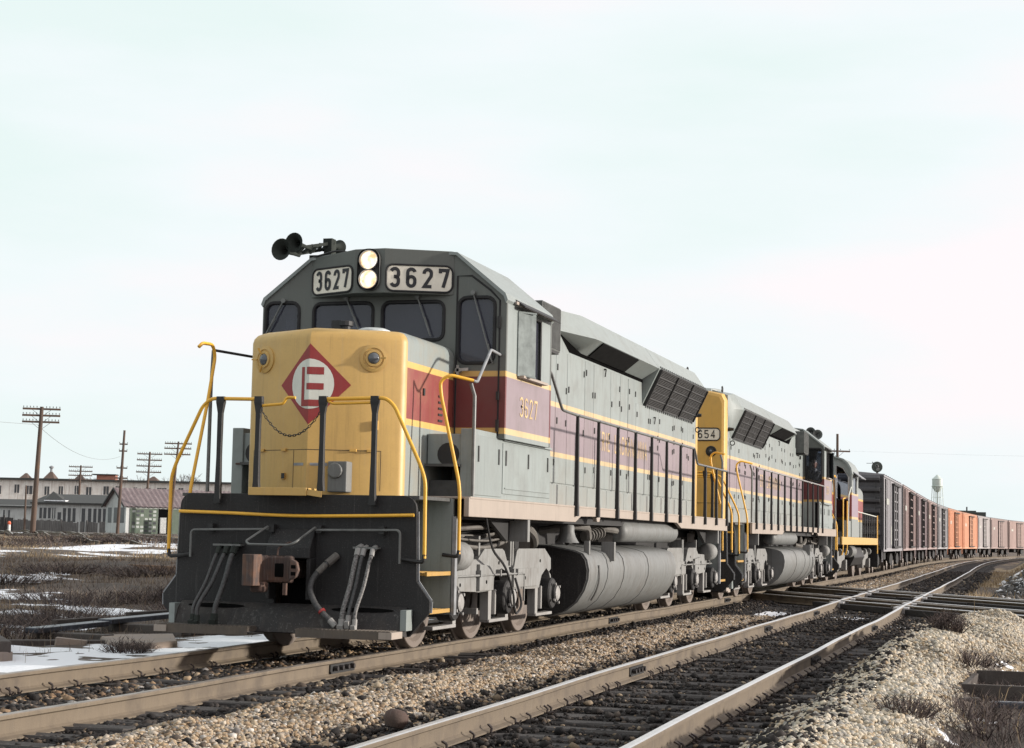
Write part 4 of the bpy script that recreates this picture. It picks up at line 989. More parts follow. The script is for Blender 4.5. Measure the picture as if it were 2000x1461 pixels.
    bars = [[(-.105, 2.69), (-.065, 2.69), (-.065, 3.045), (-.105, 3.045)], [(-.105, 2.62), (.13, 2.62), (.13, 2.69), (-.105, 2.69)], [(-.035, 2.965), (.145, 2.965), (.145, 3.045), (-.035, 3.045)], [(-.035, 2.80), (.145, 2.80), (.145, 2.87), (-.035, 2.87)]]
    mb = MB(); onV(mb, bars, .012); mb.build('emblem_letter', M_red, emb)
    for x in (-.67, .62):                            # class lights
        o_ = Vector(vface(x, 3.16, 0)); nrm = Vector((.43 if x > 0 else -.43, -.9, 0))
        mb = MB(); mb.lathe([(.150, -.01), (.150, .012), (.125, .018), (.115, .02), (.11, .012), (.095, .012), (.09, .028), (.068, .03), (.06, .02)], o_, nrm, 24)
        cl = mb.build('class_light', M_noseyel, nose, smooth=35)
        MB().lathe([(.066, .01), (.062, .03), (.04, .045), (.0, .052)], o_, nrm, 16).build('lens', M_lampglass, cl, smooth=60)
        mb = MB()
        for a in (.0, 2.1, 3.14, 4.4): mb.obox(o_ + Vector((math.cos(a) * .11, 0, math.sin(a) * .11)) + nrm * .02, (.03, .012, .008), (math.cos(a), 0, math.sin(a)), nrm, (0, 0, 1))
        mb.build('light_bracket', M_endyel, cl)
    mb = MB()                                        # door outlines and hinges low on the nose
    onV(mb, [[(-.80, 2.150), (.72, 2.150), (.72, 2.156), (-.80, 2.156)], [(-.80, 1.72), (-.794, 1.72), (-.794, 2.15), (-.80, 2.15)], [(.714, 1.72), (.72, 1.72), (.72, 2.15), (.714, 2.15)], [(-.2, 1.72), (-.194, 1.72), (-.194, 2.15), (-.2, 2.15)]], .003)
    mb.build('nose_door_seam', M_dark, nose)
    mb = MB()
    for x in (-.67, -.34, .45, .62): mb.obox(vface(x, 2.153, .012), (.035, .012, .014), (1, .47 * (1 if x > 0 else -1), 0), (0, 1, 0), (0, 0, 1))
    mb.obox(vface(.66, 2.43, .012), (.028, .012, .05), (1, .47, 0), (0, 1, 0), (0, 0, 1)); mb.obox(vface(-.34, 1.87, .012), (.03, .012, .035), (1, -.47, 0), (0, 1, 0), (0, 0, 1))
    mb.build('nose_hinge', M_endyel, nose, kind='stuff')
    mb = MB(); onV(mb, [[(-.36, 1.84), (-.31, 1.84), (-.31, 1.90), (-.36, 1.90)], [(.64, 2.40), (.68, 2.40), (.68, 2.46), (.64, 2.46)]], .026); mb.build('door_latch', M_dark, nose, kind='stuff')
    mb = MB(); onV(mb, [[(-.19, 1.98), (-.05, 1.98), (-.05, 2.01), (-.19, 2.01)], [(.03, 1.98), (.2, 1.98), (.2, 2.01), (.03, 2.01)]], .004); mb.build('nose_plate', M_pipe, nose, kind='stuff')
    for s in (1, -1):
        mb = MB(); mb.box(min(s * .92, s * .935), max(s * .92, s * .935), 1.32, 1.37, 2.82, 2.9); mb.build('nose_catch', M_dark, nose)
        mb = MB()
        for i in range(5): mb.box(min(s * .92, s * .93), max(s * .92, s * .93), 1.86, 2.0, 2.56 + .07 * i, 2.585 + .07 * i)
        mb.build('nose_louver', M_dark, nose, kind='stuff')
    mb = MB(); mb.box(.22, .44, .30, .60, 1.70, 2.03); mb.lathe([(.0, .03), (.08, .03), (.09, .0)], (.31, .30, 1.93), (0, -1, 0), 14)
    mb.build('receptacle_box', M_recept, P, bevel=.012)
    mb = MB(); mb.lathe([(.05, 0), (.06, .02), (.06, .15), (.085, .16), (.085, .21), (.03, .22)], (-.1, 1.5, 3.48), (0, 0, 1), 12); mb.box(-.26, -.14, 1.45, 1.55, 3.48, 3.70); mb.build('vent_cap', M_dark, nose)
    mb = MB(); mb.lathe([(.0, .14), (.14, .135), (.20, .11), (.22, .0)], (.20, 1.6, 3.48), (0, 0, 1), 16); mb.build('sand_hatch', plain('hatch_grey', (.5, .53, .52), .5), nose, smooth=50)
    # ---- battery boxes beside the cab
    for s in (1, -1):
        mb = MB(); mb.box(min(s * .93, s * 1.45), max(s * .93, s * 1.45), 1.50, 2.38, 2.05, 2.40)
        mb.box(min(s * 1.33, s * 1.47), max(s * 1.33, s * 1.47), 1.47, 4.78, 1.69, 2.46)
        mb.box(min(s * .93, s * 1.46), max(s * .93, s * 1.46), 2.38, 4.78, 1.69, 2.45)
        bb = mb.build('battery_box', M_grey, P, bevel=.01)
        mb = MB(); mb.box(min(s * .93, s * 1.34), max(s * .93, s * 1.34), 1.42, 1.56, 2.03, 2.06); mb.box(min(s * .93, s * 1.34), max(s * .93, s * 1.34), 1.6, 1.9, 1.70, 1.88); mb.build('cab_step', M_darkgrey, bb)
        mb = MB(); mb.lathe([(.0, 0), (.13, .0), (.13, .006)], (s * 1.18, 1.502, 2.17), (0, -1, 0), 18); mb.build('sand_trap', M_dark, bb)
        mb = MB(); mb.tube([(s * .98, 1.44, 2.04), (s * 1.40, 1.44, 2.04)], .012, 6); mb.build('front_grab', M_rust, bb) if s < 0 else None
        for y0, y1 in ((1.52, 2.60), (2.63, 4.74)):
            mb = MB(); mb.box(min(s * 1.47, s * 1.482), max(s * 1.47, s * 1.482), y0, y1, 1.76 if y0 > 2 else 1.72, 2.36 if y0 > 2 else 2.40); d_ = mb.build('battery_door', M_grey, bb, bevel=.004)
            for yl in ((1.66, 2.45) if y0 < 2 else (2.74, 3.7, 4.6)):
                for zz in (2.23, 2.14): put('latch', LATCH, d_, (s * 1.48, yl, zz), (0, 0, 0 if s > 0 else pi))
        mb = MB(); mb.box(min(s * 1.46, s * 1.50), max(s * 1.46, s * 1.50), 2.62, 4.76, 2.385, 2.41); mb.box(min(s * 1.48, s * 1.492), max(s * 1.48, s * 1.492), 2.7, 4.7, 1.82, 1.835); mb.build('drip_rail', M_grey, bb, kind='stuff')
    # ---- cab
    cx1 = 1.56
    front = [(-cx1, 2.40), (cx1, 2.40)] + ROOFP
    wl = [rr(-1.30, 3.68, .44, .74, .10), rr(-.505, 3.80, .77, .46, .09), rr(.39, 3.80, .78, .46, .09), rr(1.19, 3.68, .45, .78, .10)]
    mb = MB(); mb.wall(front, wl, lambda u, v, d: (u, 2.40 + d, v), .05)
    cf = mb.build('cab_front', M_cabshade, P)
    def gasket(loop, fn, r=.022):
        mb = MB(); mb.tube([fn(*p) for p in loop], r, 6, closed=True); return mb
    for w in wl:
        g = gasket(w, lambda u, v: (u, 2.398, v)).build('window_gasket', M_rubber, cf)
        MB().wall(w, [], lambda u, v, d: (u, 2.42 + d, v), .008).build('windshield', M_glass if lead else M_clear, cf)
    mb = MB(); dl = [(.945, 2.44), (1.475, 2.44), (1.475, 4.03), (1.36, 4.15), (1.12, 4.33), (.945, 4.33)]
    mb.tube([(u, 2.399, v) for u, v in dl], .012, 6, closed=True); mb.build('door_gasket', M_rubber, cf)
    mb = MB(); mb.box(1.455, 1.49, 2.37, 2.40, 2.48, 2.62); mb.box(1.455, 1.49, 2.37, 2.40, 3.70, 3.84); mb.box(1.455, 1.49, 2.37, 2.40, 2.85, 2.95); mb.build('door_hinge', M_dark, cf, kind='stuff')
    mb = MB(); mb.cyl((.99, 2.40, 3.20), (.99, 2.33, 3.20), .035, n=8); mb.bar((.97, 2.335, 3.2), (1.12, 2.335, 3.21), .02, .035); mb.bar((.99, 2.335, 3.14), (.99, 2.335, 3.26), .02, .03); mb.build('door_handle', M_brush, cf)
    rear = [(-cx1, 2.40), (cx1, 2.40)] + ROOFP
    hr_ = [rr(1.25, 3.52, .46, 1.0, .07), rr(-1.25, 3.52, .46, 1.0, .07)]
    mb = MB(); mb.wall(rear, hr_, lambda u, v, d: (u, 4.42 - d, v), .05); cr = mb.build('cab_rear', M_cabshade, P)
    for w in hr_:
        gasket(w, lambda u, v: (u, 4.422, v)).build('window_gasket', M_rubber, cr); MB().wall(w, [], lambda u, v, d: (u, 4.40 - d, v), .008).build('rear_window', M_clear, cr)
    for s in (1, -1):
        hole = [(2.97, 3.19), (3.88, 3.19), (3.88, 3.95), (2.97, 3.95)]
        mb = MB(); mb.wall([(2.452, 2.40), (4.368, 2.40), (4.368, 4.03), (2.452, 4.03)], [hole], lambda u, v, d: (s * (1.558 - d), u, v), .05)
        cs = mb.build('cab_side', M_cab, P)
        mb = MB(); mb.tube([(s * 1.56, y, z) for y, z in hole], .02, 6, closed=True); mb.box(min(s * 1.52, s * 1.57), max(s * 1.52, s * 1.57), 3.38, 3.42, 3.19, 3.95); mb.build('window_frame', M_dark, cs)
        MB().box(min(s * 1.525, s * 1.532), max(s * 1.525, s * 1.532), 2.98, 3.87 if lead else 3.42, 3.20, 3.94).build('side_window', M_glass, cs)
        mb = MB(); mb.obox((s * 1.63, 3.02, 3.56), (.009, .17, .385), (.92 * s, -.38, 0), (.38 * s, .92, 0), (0, 0, 1)); mb.bar((s * 1.56, 2.88, 3.20), (s * 1.72, 3.12, 3.17), .02, .02); mb.bar((s * 1.56, 2.88, 3.95), (s * 1.72, 3.12, 3.95), .02, .02)
        mb.build('wind_deflector', plain('deflector_grey', (.20, .225, .22), .9, spec=.06), cs)
        mb = MB(); mb.box(min(s * 1.56, s * 1.64), max(s * 1.56, s * 1.64), 2.9, 4.0, 3.155, 3.185); mb.build('arm_rest', M_sill, cs)
        mb = MB(); mb.prism([(1.56 * s, 4.06), (1.68 * s, 3.985), (1.685 * s, 4.0), (1.56 * s, 4.085)], 'y', 2.75, 4.40); mb.build('window_awning', M_dark, cs)
        mb = MB(); mb.bar((s * 1.60, 2.65, 4.03), (s * 1.60, 4.35, 4.03), .02, .035); mb.build('rain_gutter', M_sill, cs)
        if s > 0 or not lead:
            mb = MB(); text(mb, number, (s * 1.563, 3.02 if s > 0 else 3.88, 2.70), (0, s, 0), (0, 0, 1), .24, .12, .74, wx=1.18); mb.build('cab_number', M_letter, cs)
    roof = ROOFP[0:9]
    ro = [(x * 1.012, z + .012) for x, z in roof]
    mb = MB(); mb.loft([[(x, y, z) for x, z in ro] + [(x * .985, y, z - .035) for x, z in reversed(ro)] for y in (2.37, 4.47)]); cab_roof = mb.build('cab_roof', M_grey, P, smooth=20)
    mb = MB(); mb.box(-1.5, 1.5, 2.46, 4.36, 2.40, 2.44); mb.box(-.4, .35, 3.1, 3.9, 2.44, 2.9); mb.box(.75, 1.25, 3.4, 3.9, 2.44, 2.9); mb.build('cab_interior', M_dark, P)
    # number boards and headlights
    pl = [(-.93, 2.398), (-.24, 2.07), (.14, 2.07), (.90, 2.398)]
    topz = {-.93: 4.585, -.24: 4.63, .14: 4.635, .90: 4.625}
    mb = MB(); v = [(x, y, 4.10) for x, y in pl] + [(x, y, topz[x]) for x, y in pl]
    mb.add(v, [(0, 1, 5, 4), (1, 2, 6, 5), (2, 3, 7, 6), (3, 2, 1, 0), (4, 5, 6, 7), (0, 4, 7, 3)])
    nbx = mb.build('number_board_housing', M_cabshade, P, bevel=.008)
    for (x0, y0), (x1, y1), w in ((pl[0], pl[1], .70), (pl[2], pl[3], .79)):
        u = Vector((x1 - x0, y1 - y0, 0)); Lw = u.length; u.normalize(); n_ = Vector((u.y, -u.x, 0)); c_ = Vector(((x0 + x1) / 2, (y0 + y1) / 2, 4.285))
        f = lambda o: (lambda a, z: tuple(c_ + u * a + Vector((0, 0, z)) + n_ * o))
        rp_ = rr(0, 0, w, .315, .085, 5)
        mb = MB(); g = f(.006); mb.add([g(a, z) for a, z in rp_], [tuple(range(len(rp_)))]); nb = mb.build('number_board', M_white, nbx)
        mb = MB(); mb.tube([f(.008)(a, z) for a, z in rp_], .013, 6, closed=True); mb.build('board_rim', M_rubber, nb)
        mb = MB(); h_ = .228; adv = .93 if w < .75 else .95; wx = .74 if w < .75 else .90
        text(mb, number, f(.011)(-(3 * adv + .5) * h_ * wx / 2, -.108), u, (0, 0, 1), h_, .175, adv, wx=wx); mb.build('board_digits', M_num, nb)
    hc = -.05
    mb = MB(); rp_ = rr(hc, 4.375, .28, .50, .12, 5); mb.loft([[(x, y, z) for x, z in rp_] for y in (2.02, 2.075)], cap=False)
    rp2 = rr(hc, 4.375, .25, .47, .11, 5); mb.loft([[(x, y, z) for x, z in rp2] for y in (2.02, 2.075)], cap=False); mb.add([(x, 2.068, z) for x, z in rp2], [tuple(range(len(rp2)))])
    hl = mb.build('headlight_housing', M_darkgrey, nbx)
    mb = MB(); mb.lathe([(.19, 0), (.19, .02), (.15, .16), (.0, .2)], (hc, 2.10, 4.12), (0, -.2, -.98), 18) if False else None
    for z in (4.49, 4.26):
        lo_ = (hc, 2.06, z)
        mb = MB(); mb.lathe([(.115, 0), (.118, .05), (.112, .055), (.105, .02), (.06, .005)], lo_, (0, -1, 0), 22); hd = mb.build('headlight', M_brush, hl, smooth=30)
        mb = MB(); mb.lathe([(.106, .022), (.09, .04), (.05, .052), (.0, .056)], lo_, (0, -1, 0), 22)
        mb.build('headlight_lens', M_lamp if lead else M_lampglass, hd, smooth=60)
    # wipers, horn
    for x0, z0, x1, z1 in ((.45, 4.09, .62, 3.63), (-.46, 4.09, -.27, 3.66), (1.15, 4.12, 1.40, 3.30), (-1.28, 4.07, -1.50, 3.66)):
        mb = MB(); mb.bar((x0, 2.37, z0), (x1, 2.365, z1), .014, .02, (0, 1, 0)); mb.cyl((x0, 2.40, z0), (x0, 2.35, z0), .03, n=8)
        d = Vector((x1 - x0, 0, z1 - z0)).normalized(); mb.bar(Vector((x1, 2.372, z1)) - d * .22 + Vector((.012, 0, 0)), Vector((x1, 2.372, z1)) + d * .02, .012, .018, (0, 1, 0))
        mb.build('wiper', M_rail_dark, cf)
    if lead:
        mb = MB(); man = Vector((-1.0, 2.75, 4.72))
        for a, b2 in (((-1.2, 2.5, 4.66), (-.9, 3.05, 4.83)), ((-1.08, 2.45, 4.74), (-.86, 2.9, 4.86)), ((-1.2, 2.5, 4.66), (-1.08, 2.45, 4.74)), ((-1.1, 2.7, 4.71), (-.98, 2.65, 4.79)), ((-1.0, 2.88, 4.77), (-.9, 2.8, 4.83)), ((-1.15, 2.6, 4.69), (-1.0, 2.58, 4.78)), ((-1.02, 2.8, 4.75), (-.96, 2.72, 4.82)), ((-.98, 2.95, 4.80), (-.86, 2.86, 4.86))): mb.bar(a, b2, .038, .038)
        mb.box(-1.1, -.8, 2.7, 2.95, 4.42, 4.68); mb.box(-.95, -.85, 2.8, 2.95, 4.6, 4.9); mb.obox((-.92, 2.9, 4.86), (.06, .06, .05), (1, 0, 0), (0, 1, 0), (0, 0, 1))
        horn = mb.build('horn', M_horn, P)
        hp = [(.022, 0), (.024, .12), (.03, .22), (.045, .32), (.075, .39), (.13, .43), (.135, .435), (.12, .425), (.06, .37), (.03, .25)]
        for o_, d_, k in (((-1.17, 2.55, 4.655), (-.12, -1, .02), 1.0), ((-1.04, 2.6, 4.745), (-.14, -1, .03), .92), ((-.93, 2.85, 4.84), (.12, 1, .02), .72)):
            MB().lathe([(r * k, h * k) for r, h in hp], o_, d_, 20).build('horn_bell', M_horn, horn, smooth=50)
        mb = MB(); mb.tube(smoothline([(-.9, 2.38, 4.60), (-.75, 2.32, 4.62), (-.55, 2.22, 4.64), (-.4, 2.2, 4.62)], 4), .012, 6); mb.build('roof_grab', M_dark, cab_roof)
    else:
        mb = MB(); mb.box(-1.2, -.8, 2.75, 3.0, 4.3, 4.5); horn = mb.build('horn', M_rail_dark, P)
        for k, o_ in ((1.0, (-1.22, 2.85, 4.50)), (.9, (-1.0, 2.75, 4.58))):
            MB().lathe([(.03, 0), (.05, .2), (.08, .3), (.15, .38), (.15, .385), (.1, .35), (.03, .2)], o_, (0, 1, 0), 16).build('horn_bell', M_rail_dark, horn, smooth=50)
    # ---- long hood
    mb = MB(); hs = [(-.95, 1.69), (.95, 1.69), (.95, 4.38), (.88, 4.52), (.6, 4.58), (-.6, 4.58), (-.88, 4.52), (-.95, 4.38)]
    def hsx(y, k=0): return [(x * (1 - k / .95), y, z - k * (1 if z > 4 else 0)) for x, z in hs]
    mb.loft([hsx(4.42), hsx(17.70)])
    hood = mb.build('long_hood', M_hood, P, smooth=25)
    mb = MB(); mb.loft([hsx(17.69), hsx(17.90), hsx(17.97, .03), hsx(18.0, .08)]); he = mb.build('hood_end', M_endyel, P, smooth=30)
    seams = [4.86, 5.5, 6.2, 6.85, 7.49, 8.53, 9.09, 10.22, 10.91, 11.49, 12.10, 13.18, 13.99, 15.33, 16.17, 16.77, 17.40]
    for s in (1, -1):
        for i in range(len(seams) - 1):
            y0, y1 = seams[i], seams[i + 1]; zt = 3.74 if y0 < 6.1 else (3.93 if y1 < 12.6 else 3.57)
            g = .010; g1 = .028 if abs(y1 - 11.49) < .01 else g
            mb = MB(); mb.box(min(s * .948, s * .966), max(s * .948, s * .966), y0 + g, y1 - g1, 2.03, zt); dr = mb.build('hood_door', M_hood, P, bevel=.004, seg=1)
            R = random.Random(i * 7 + (s > 0))
            for zz in (zt - .22, zt - .52, 2.88, 2.30):
                if R.random() < .12: continue
                for yy in ((y0 + .07,), (y1 - .07,), (y0 + .07, y1 - .07))[R.randrange(3)]:
                    put('latch', LATCH, dr, (s * .966, yy, zz + R.uniform(-.05, .05)), (0, 0, 0 if s > 0 else pi))
        mb = MB()
        for y, z in ((9.75, 3.92), (13.55, 3.42)): mb.tube(fillet([(s * .965, y, z), (s * 1.0, y, z), (s * 1.0, y, z), (s * .985, y, z - .12)], .01), .010, 6); mb.bar((s * .985, y - .01, z), (s * .985, y + .07, z), .012, .02)
        mb.build('door_hook', M_dark, hood, kind='stuff')
        mb = MB(); text(mb, 'ERIE LACKAWANNA', (s * .970, 9.42 if s > 0 else 12.95, 2.63), (0, s, 0), (0, 0, 1), .30, .12, .68, wx=1.22); mb.build('road_name', M_letter, hood, kind='stuff')
        # flared radiator section
        A = lambda y, o=0: [(s * .951, y, z) for z in (0,)]
        x_i, x_o, x_t = .955, 1.25, 1.0
        def prof(y, k, zb): return [(s * x_i, y, zb), (s * (x_i + (x_o - x_i) * k), y, 4.21 if k else 4.30), (s * (x_i + (x_t - x_i) * k), y, 4.50 + .07 * k), (s * .60, y, 4.63), (s * .60, y, zb)]
        secs = [prof(6.85, .02, 4.26), prof(8.05, .95, 4.05), prof(8.3, 1, 4.02), prof(12.62, 1, 4.02)]
        mb = MB(); mb.loft(secs); fl = mb.build('radiator_flare', M_grey, P, smooth=22)
        mb = MB(); mb.prism([(6.82, 4.27), (7.62, 3.965), (12.66, 3.965), (12.66, 4.03), (8.2, 4.03)], 'x', s * .945, s * .9565); mb.build('shaded_slot', M_void, fl)  # flat black strip: shade of the slot under the flare put into colour
        mb = MB(); mb.loft([prof(12.64, 1, 3.60), prof(17.25, 1, 3.60), prof(17.55, .3, 3.8), prof(17.72, .0, 4.1)]); mb.build('radiator_flare', M_grey, P, smooth=22)
        def slope(q, y, off=0):                      # point on the leaning flare face; q 0 low .. 1 high
            zb = 4.02 if y < 12.6 else 3.60
            n_ = Vector((4.21 - zb, 0, -(x_o - x_i))).normalized()
            return (s * (x_i + (x_o - x_i) * q + n_.x * off), y, zb + (4.21 - zb) * q + n_.z * off)
        mb = MB(); ys = (8.95, 11.15); c = [slope(.04, ys[0] - .25, .02), slope(.04, ys[1] + .0, .02), slope(.97, ys[1] - .15, .02), slope(.97, ys[0] - .42, .02)]
        c2_ = [slope(.04, ys[0] - .25, -.01), slope(.04, ys[1] + .0, -.01), slope(.97, ys[1] - .15, -.01), slope(.97, ys[0] - .42, -.01)]
        # intake screen
        mb.loft([c, c2_]); mb.build('intake_screen', M_screen, fl)
        gr = MB()
        gy0, gy1 = 12.74, 17.18
        gr.loft([[slope(.02, gy0, .004), slope(.02, gy1, .004), slope(.98, gy1, .004), slope(.98, gy0, .004)], [slope(.02, gy0, -.01), slope(.02, gy1, -.01), slope(.98, gy1, -.01), slope(.98, gy0, -.01)]])
        g_ = gr.build('radiator_grille', M_screen, P)
        mb = MB()
        for i in range(26): mb.bar(slope(.03 + .94 * i / 25, gy0, .016), slope(.03 + .94 * i / 25, gy1, .016), .010, .022, (s * .6, 0, -.3))
        for i in range(64): mb.bar(slope(.02, gy0 + (gy1 - gy0) * i / 63, .022), slope(.98, gy0 + (gy1 - gy0) * i / 63, .022), .007, .007, (0, 1, 0))
        mb.build('grille_bars', M_louver, g_, kind='stuff')
        mb = MB()
        for yy in (gy0, gy0 + (gy1 - gy0) / 3, gy0 + 2 * (gy1 - gy0) / 3, gy1): mb.bar(slope(.0, yy, .03), slope(1.0, yy, .03), .05, .03, (0, 1, 0))
        for q in (.0, .2, .4, .6, .8, 1.0): mb.bar(slope(q, gy0, .026), slope(q, gy1, .026), .018, .018, (s, 0, 0))
        mb.build('grille_frame', M_dark, g_)
        mb = MB()
        for i in range(26): mb.cyl(slope(1.0, gy0 + .1 + i * .172, .0), (s * 1.23, gy0 + .1 + i * .172, 4.265), .012, n=5)
        for i in range(26): mb.box(min(s * .95, s * .985), max(s * .95, s * .985), gy0 + .1 + i * .172, gy0 + .14 + i * .172, 3.545, 3.6)
        mb.build('grille_clip', M_rail_dark, g_, kind='stuff')
        # filter housing behind the cab
        mb = MB(); mb.box(min(s * .6, s * 1.2), max(s * .6, s * 1.2), 5.25, 6.18, 3.80, 4.42); fh = mb.build('filter_housing', plain('filter_grey', (.085, .09, .085), .6), P, bevel=.015)
        mb = MB()
        for i in range(18): mb.box(min(s * 1.2, s * 1.212), max(s * 1.2, s * 1.212), 5.28 + .05 * i, 5.30 + .05 * i, 3.83, 4.40)
        mb.build('filter_ribs', plain('filter_rib', (.11, .115, .11), .6), fh, kind='stuff')
        mb = MB(); mb.box(min(s * .97, s * 1.2), max(s * .97, s * 1.2), 5.3, 6.1, 3.77, 3.80); mb.tube([(s * .98, 5.3, 3.74), (s * 1.0, 5.5, 3.66)], .02, 6); mb.build('filter_pan', M_dark, fh)
    mb = MB(); mb.prism([(-.6, 4.55), (.6, 4.55), (.62, 4.64), (.5, 4.72), (-.5, 4.72), (-.62, 4.64)], 'y', 4.48, 7.0); mb.build('roof_hatch', M_darkgrey, P, bevel=.02)
    mb = MB(); mb.box(-.6, .6, 7.0, 17.4, 4.56, 4.62)
    for y in (13.4, 14.9, 16.4): mb.lathe([(.6, 0), (.6, .12), (.55, .14), (.3, .14)], (0, y, 4.6), (0, 0, 1), 20)
    mb.build('hood_roof', M_grey, P)
    mb = MB()
    for x in (-.8, .8): mb.tube([(x, 17.55, 4.6 + .07)] + [(x + .0, 17.55 + .07 * math.cos(a), 4.64 + .07 * math.sin(a)) for a in np.linspace(.3, 2 * pi, 12)], .014, 6)
    for s in (1, -1):
        mb.tube([(s * (.98 + .05 + .05 * math.cos(a)), 17.5, 3.45 + .05 * math.sin(a)) for a in np.linspace(0, 2 * pi, 11)[:-1]], .012, 6, closed=True)
        mb.cyl((s * .94, 17.6, 3.75), (s * 1.08, 17.62, 3.75), .05, .03, 8)
    mb.build('lifting_eye', M_dark, P, kind='stuff')
    # rear number boards, class lights, headlight
    for k in (1, -1):
        c_ = Vector((k * .475, 18.003, 3.615)); u = Vector((-1, 0, 0)); f = lambda a, z, o: tuple(c_ + u * a + Vector((0, o, z)))
        rp_ = rr(0, 0, .72, .27, .085, 5)
        mb = MB(); mb.add([f(a, z, .004) for a, z in rp_], [tuple(range(len(rp_)))]); nb = mb.build('number_board', M_white, he)
        mb = MB(); mb.tube([f(a, z, .006) for a, z in rp_], .013, 6, closed=True); mb.build('board_rim', M_rubber, nb)
        mb = MB(); text(mb, number, f(-.27, -.088, .009), u, (0, 0, 1), .18, .14, .80); mb.build('board_digits', M_num, nb)
        o_ = Vector((k * .64, 18.0, 3.24)); mb = MB(); mb.lathe([(.12, -.01), (.12, .012), (.1, .02), (.09, .012), (.075, .012), (.07, .05), (.05, .055)], o_, (0, 1, 0), 20)
        cl = mb.build('class_light', M_dark, he, smooth=35); MB().lathe([(.052, .01), (.045, .05), (.0, .07)], o_, (0, 1, 0), 14).build('lens', M_lampglass, cl, smooth=60)
    mb = MB(); mb.lathe([(.14, 0), (.14, .05), (.11, .05), (.1, .02)], (0, 18.0, 4.25), (0, 1, 0), 18); mb.lathe([(.14, 0), (.14, .05), (.11, .05), (.1, .02)], (0, 18.0, 3.95), (0, 1, 0), 18); mb.build('headlight', M_dark, he)
    mb = MB(); mb.box(.1, .12, 18.0, 18.01, 1.7, 3.3); mb.box(-.9, .9, 18.0, 18.008, 2.1, 2.108); mb.box(.35, .6, 18.0, 18.12, 1.85, 2.1); mb.build('end_door_seam', M_dark, he, kind='stuff')
    # ---- side handrails
    for s in (1, -1):
        ys = [5.77 + 1.203 * i for i in range(11)] if s > 0 else [4.95 + 1.14 * i for i in range(12)]
        for y in ys:
            short = y > 14.6 and s > 0
            o = put('handrail_post', POST, P, (s * 1.575, y, 1.55)); o.scale = (1, 1, 1.0 if not short else .80)
        mb = MB(); mb.tube([(s * 1.575, 4.5, 2.91), (s * 1.575, 17.6, 2.905)], .02, 8) if s < 0 else mb.tube(fillet([(s * 1.45, 4.50, 3.42), (s * 1.50, 4.62, 3.40), (s * 1.55, 5.05, 2.93), (s * 1.575, 5.6, 2.91), (s * 1.575, 14.30, 2.905), (s * 1.575, 14.58, 2.64), (s * 1.575, 17.85, 2.635)], .06), .020, 8)
        mb.build('side_handrail', M_rail_dark if s > 0 else M_brush, P, smooth=60)
    return P

GRP = 'grey, maroon and yellow diesels heading the train'
loco1 = thing('diesel_locomotive', 'nearest grey and yellow diesel with lit headlights and red diamond on its nose', 'locomotive', (.02, 0, 0), 0, GRP)
sd45(loco1, '3627', True)
loco2 = thing('diesel_locomotive', 'second diesel coupled backwards with its yellow hood end behind the leading engine', 'locomotive', (.02, 39.20, -.03), pi, GRP)
sd45(loco2, '3654', False)
# ------------------------------------------------------------------ engineer in the second cab
def blob(name, chain, mat, parent=None, lev=1):
    """one continuous skinned surface; chain: list of (points, radii) sharing their first points"""
    V = []; E_ = []; Rr = []
    for pts, rad in chain:
        ids = []
        for p, r in zip(pts, rad):
            p = tuple(p); hit = [i for i, q in enumerate(V) if (Vector(q) - Vector(p)).length < 1e-5]
            if hit: ids.append(hit[0])
            else: V.append(p); Rr.append(r); ids.append(len(V) - 1)
        E_ += list(zip(ids, ids[1:]))
    me = bpy.data.meshes.new(name); me.from_pydata(V, E_, []); me.materials.append(mat)
    o = link(name, me, parent)
    md = o.modifiers.new('skin', 'SKIN'); md.use_smooth_shade = True
    for i, r in enumerate(Rr): me.skin_vertices[0].data[i].radius = (r, r)
    me.skin_vertices[0].data[0].use_root = True
    sb = o.modifiers.new('sub', 'SUBSURF'); sb.levels = lev; sb.render_levels = lev
    return o
M_skin = plain('skin', (.42, .22, .15), .5, var=.08)
M_coat = plain('dark_jacket', (.075, .08, .085), .8)
M_shirt = plain('grey_work_shirt', (.30, .30, .29), .8)
per = thing('person', 'person in a dark jacket leaning at the second cab window', 'person', (1.20, 35.52, 2.93), 0)
body = blob('person_body', [([(0, 0, -.45), (0, 0, -.1), (0, 0, .15), (0, 0, .38), (0, -.01, .46), (0, -.02, .52)], (.17, .17, .19, .16, .065, .06)),
    ([(0, 0, .38), (.17, 0, .36), (.22, -.08, .12), (.12, -.30, .06), (-.02, -.34, .08)], (.16, .09, .06, .048, .04)),
    ([(0, 0, .38), (-.17, 0, .36), (-.23, -.08, .12), (-.12, -.30, .07), (.02, -.33, .10)], (.16, .09, .06, .048, .04)),
    ([(0, 0, -.45), (.12, -.2, -.5), (.12, -.5, -.5), (.12, -.5, -.93)], (.17, .10, .08, .06)),
    ([(0, 0, -.45), (-.12, -.2, -.5), (-.12, -.5, -.5), (-.12, -.5, -.93)], (.17, .10, .08, .06))], M_coat, per)
mb = MB(); n = 14
loops = []
for h, rx, ry in ((-.125, .03, .035), (-.11, .05, .06), (-.06, .066, .078), (0, .075, .092), (.05, .078, .098), (.09, .068, .085), (.118, .04, .05), (.128, .01, .012)):
    loops.append([(rx * math.cos(2 * pi * i / n), -.03 + ry * math.sin(2 * pi * i / n) - (.012 if math.sin(2 * pi * i / n) < -.8 and -.07 < h < .03 else 0), .64 + h) for i in range(n)])
mb.loft(loops); mb.obox((0, -.135, .625), (.013, .018, .022), (1, 0, 0), (0, 1, 0), (0, 0, 1))
for k in (-1, 1): mb.obox((k * .08, -.02, .635), (.008, .018, .03), (1, 0, 0), (0, 1, 0), (0, 0, 1))
head = mb.build('head', M_skin, per, smooth=60)
mb = MB()
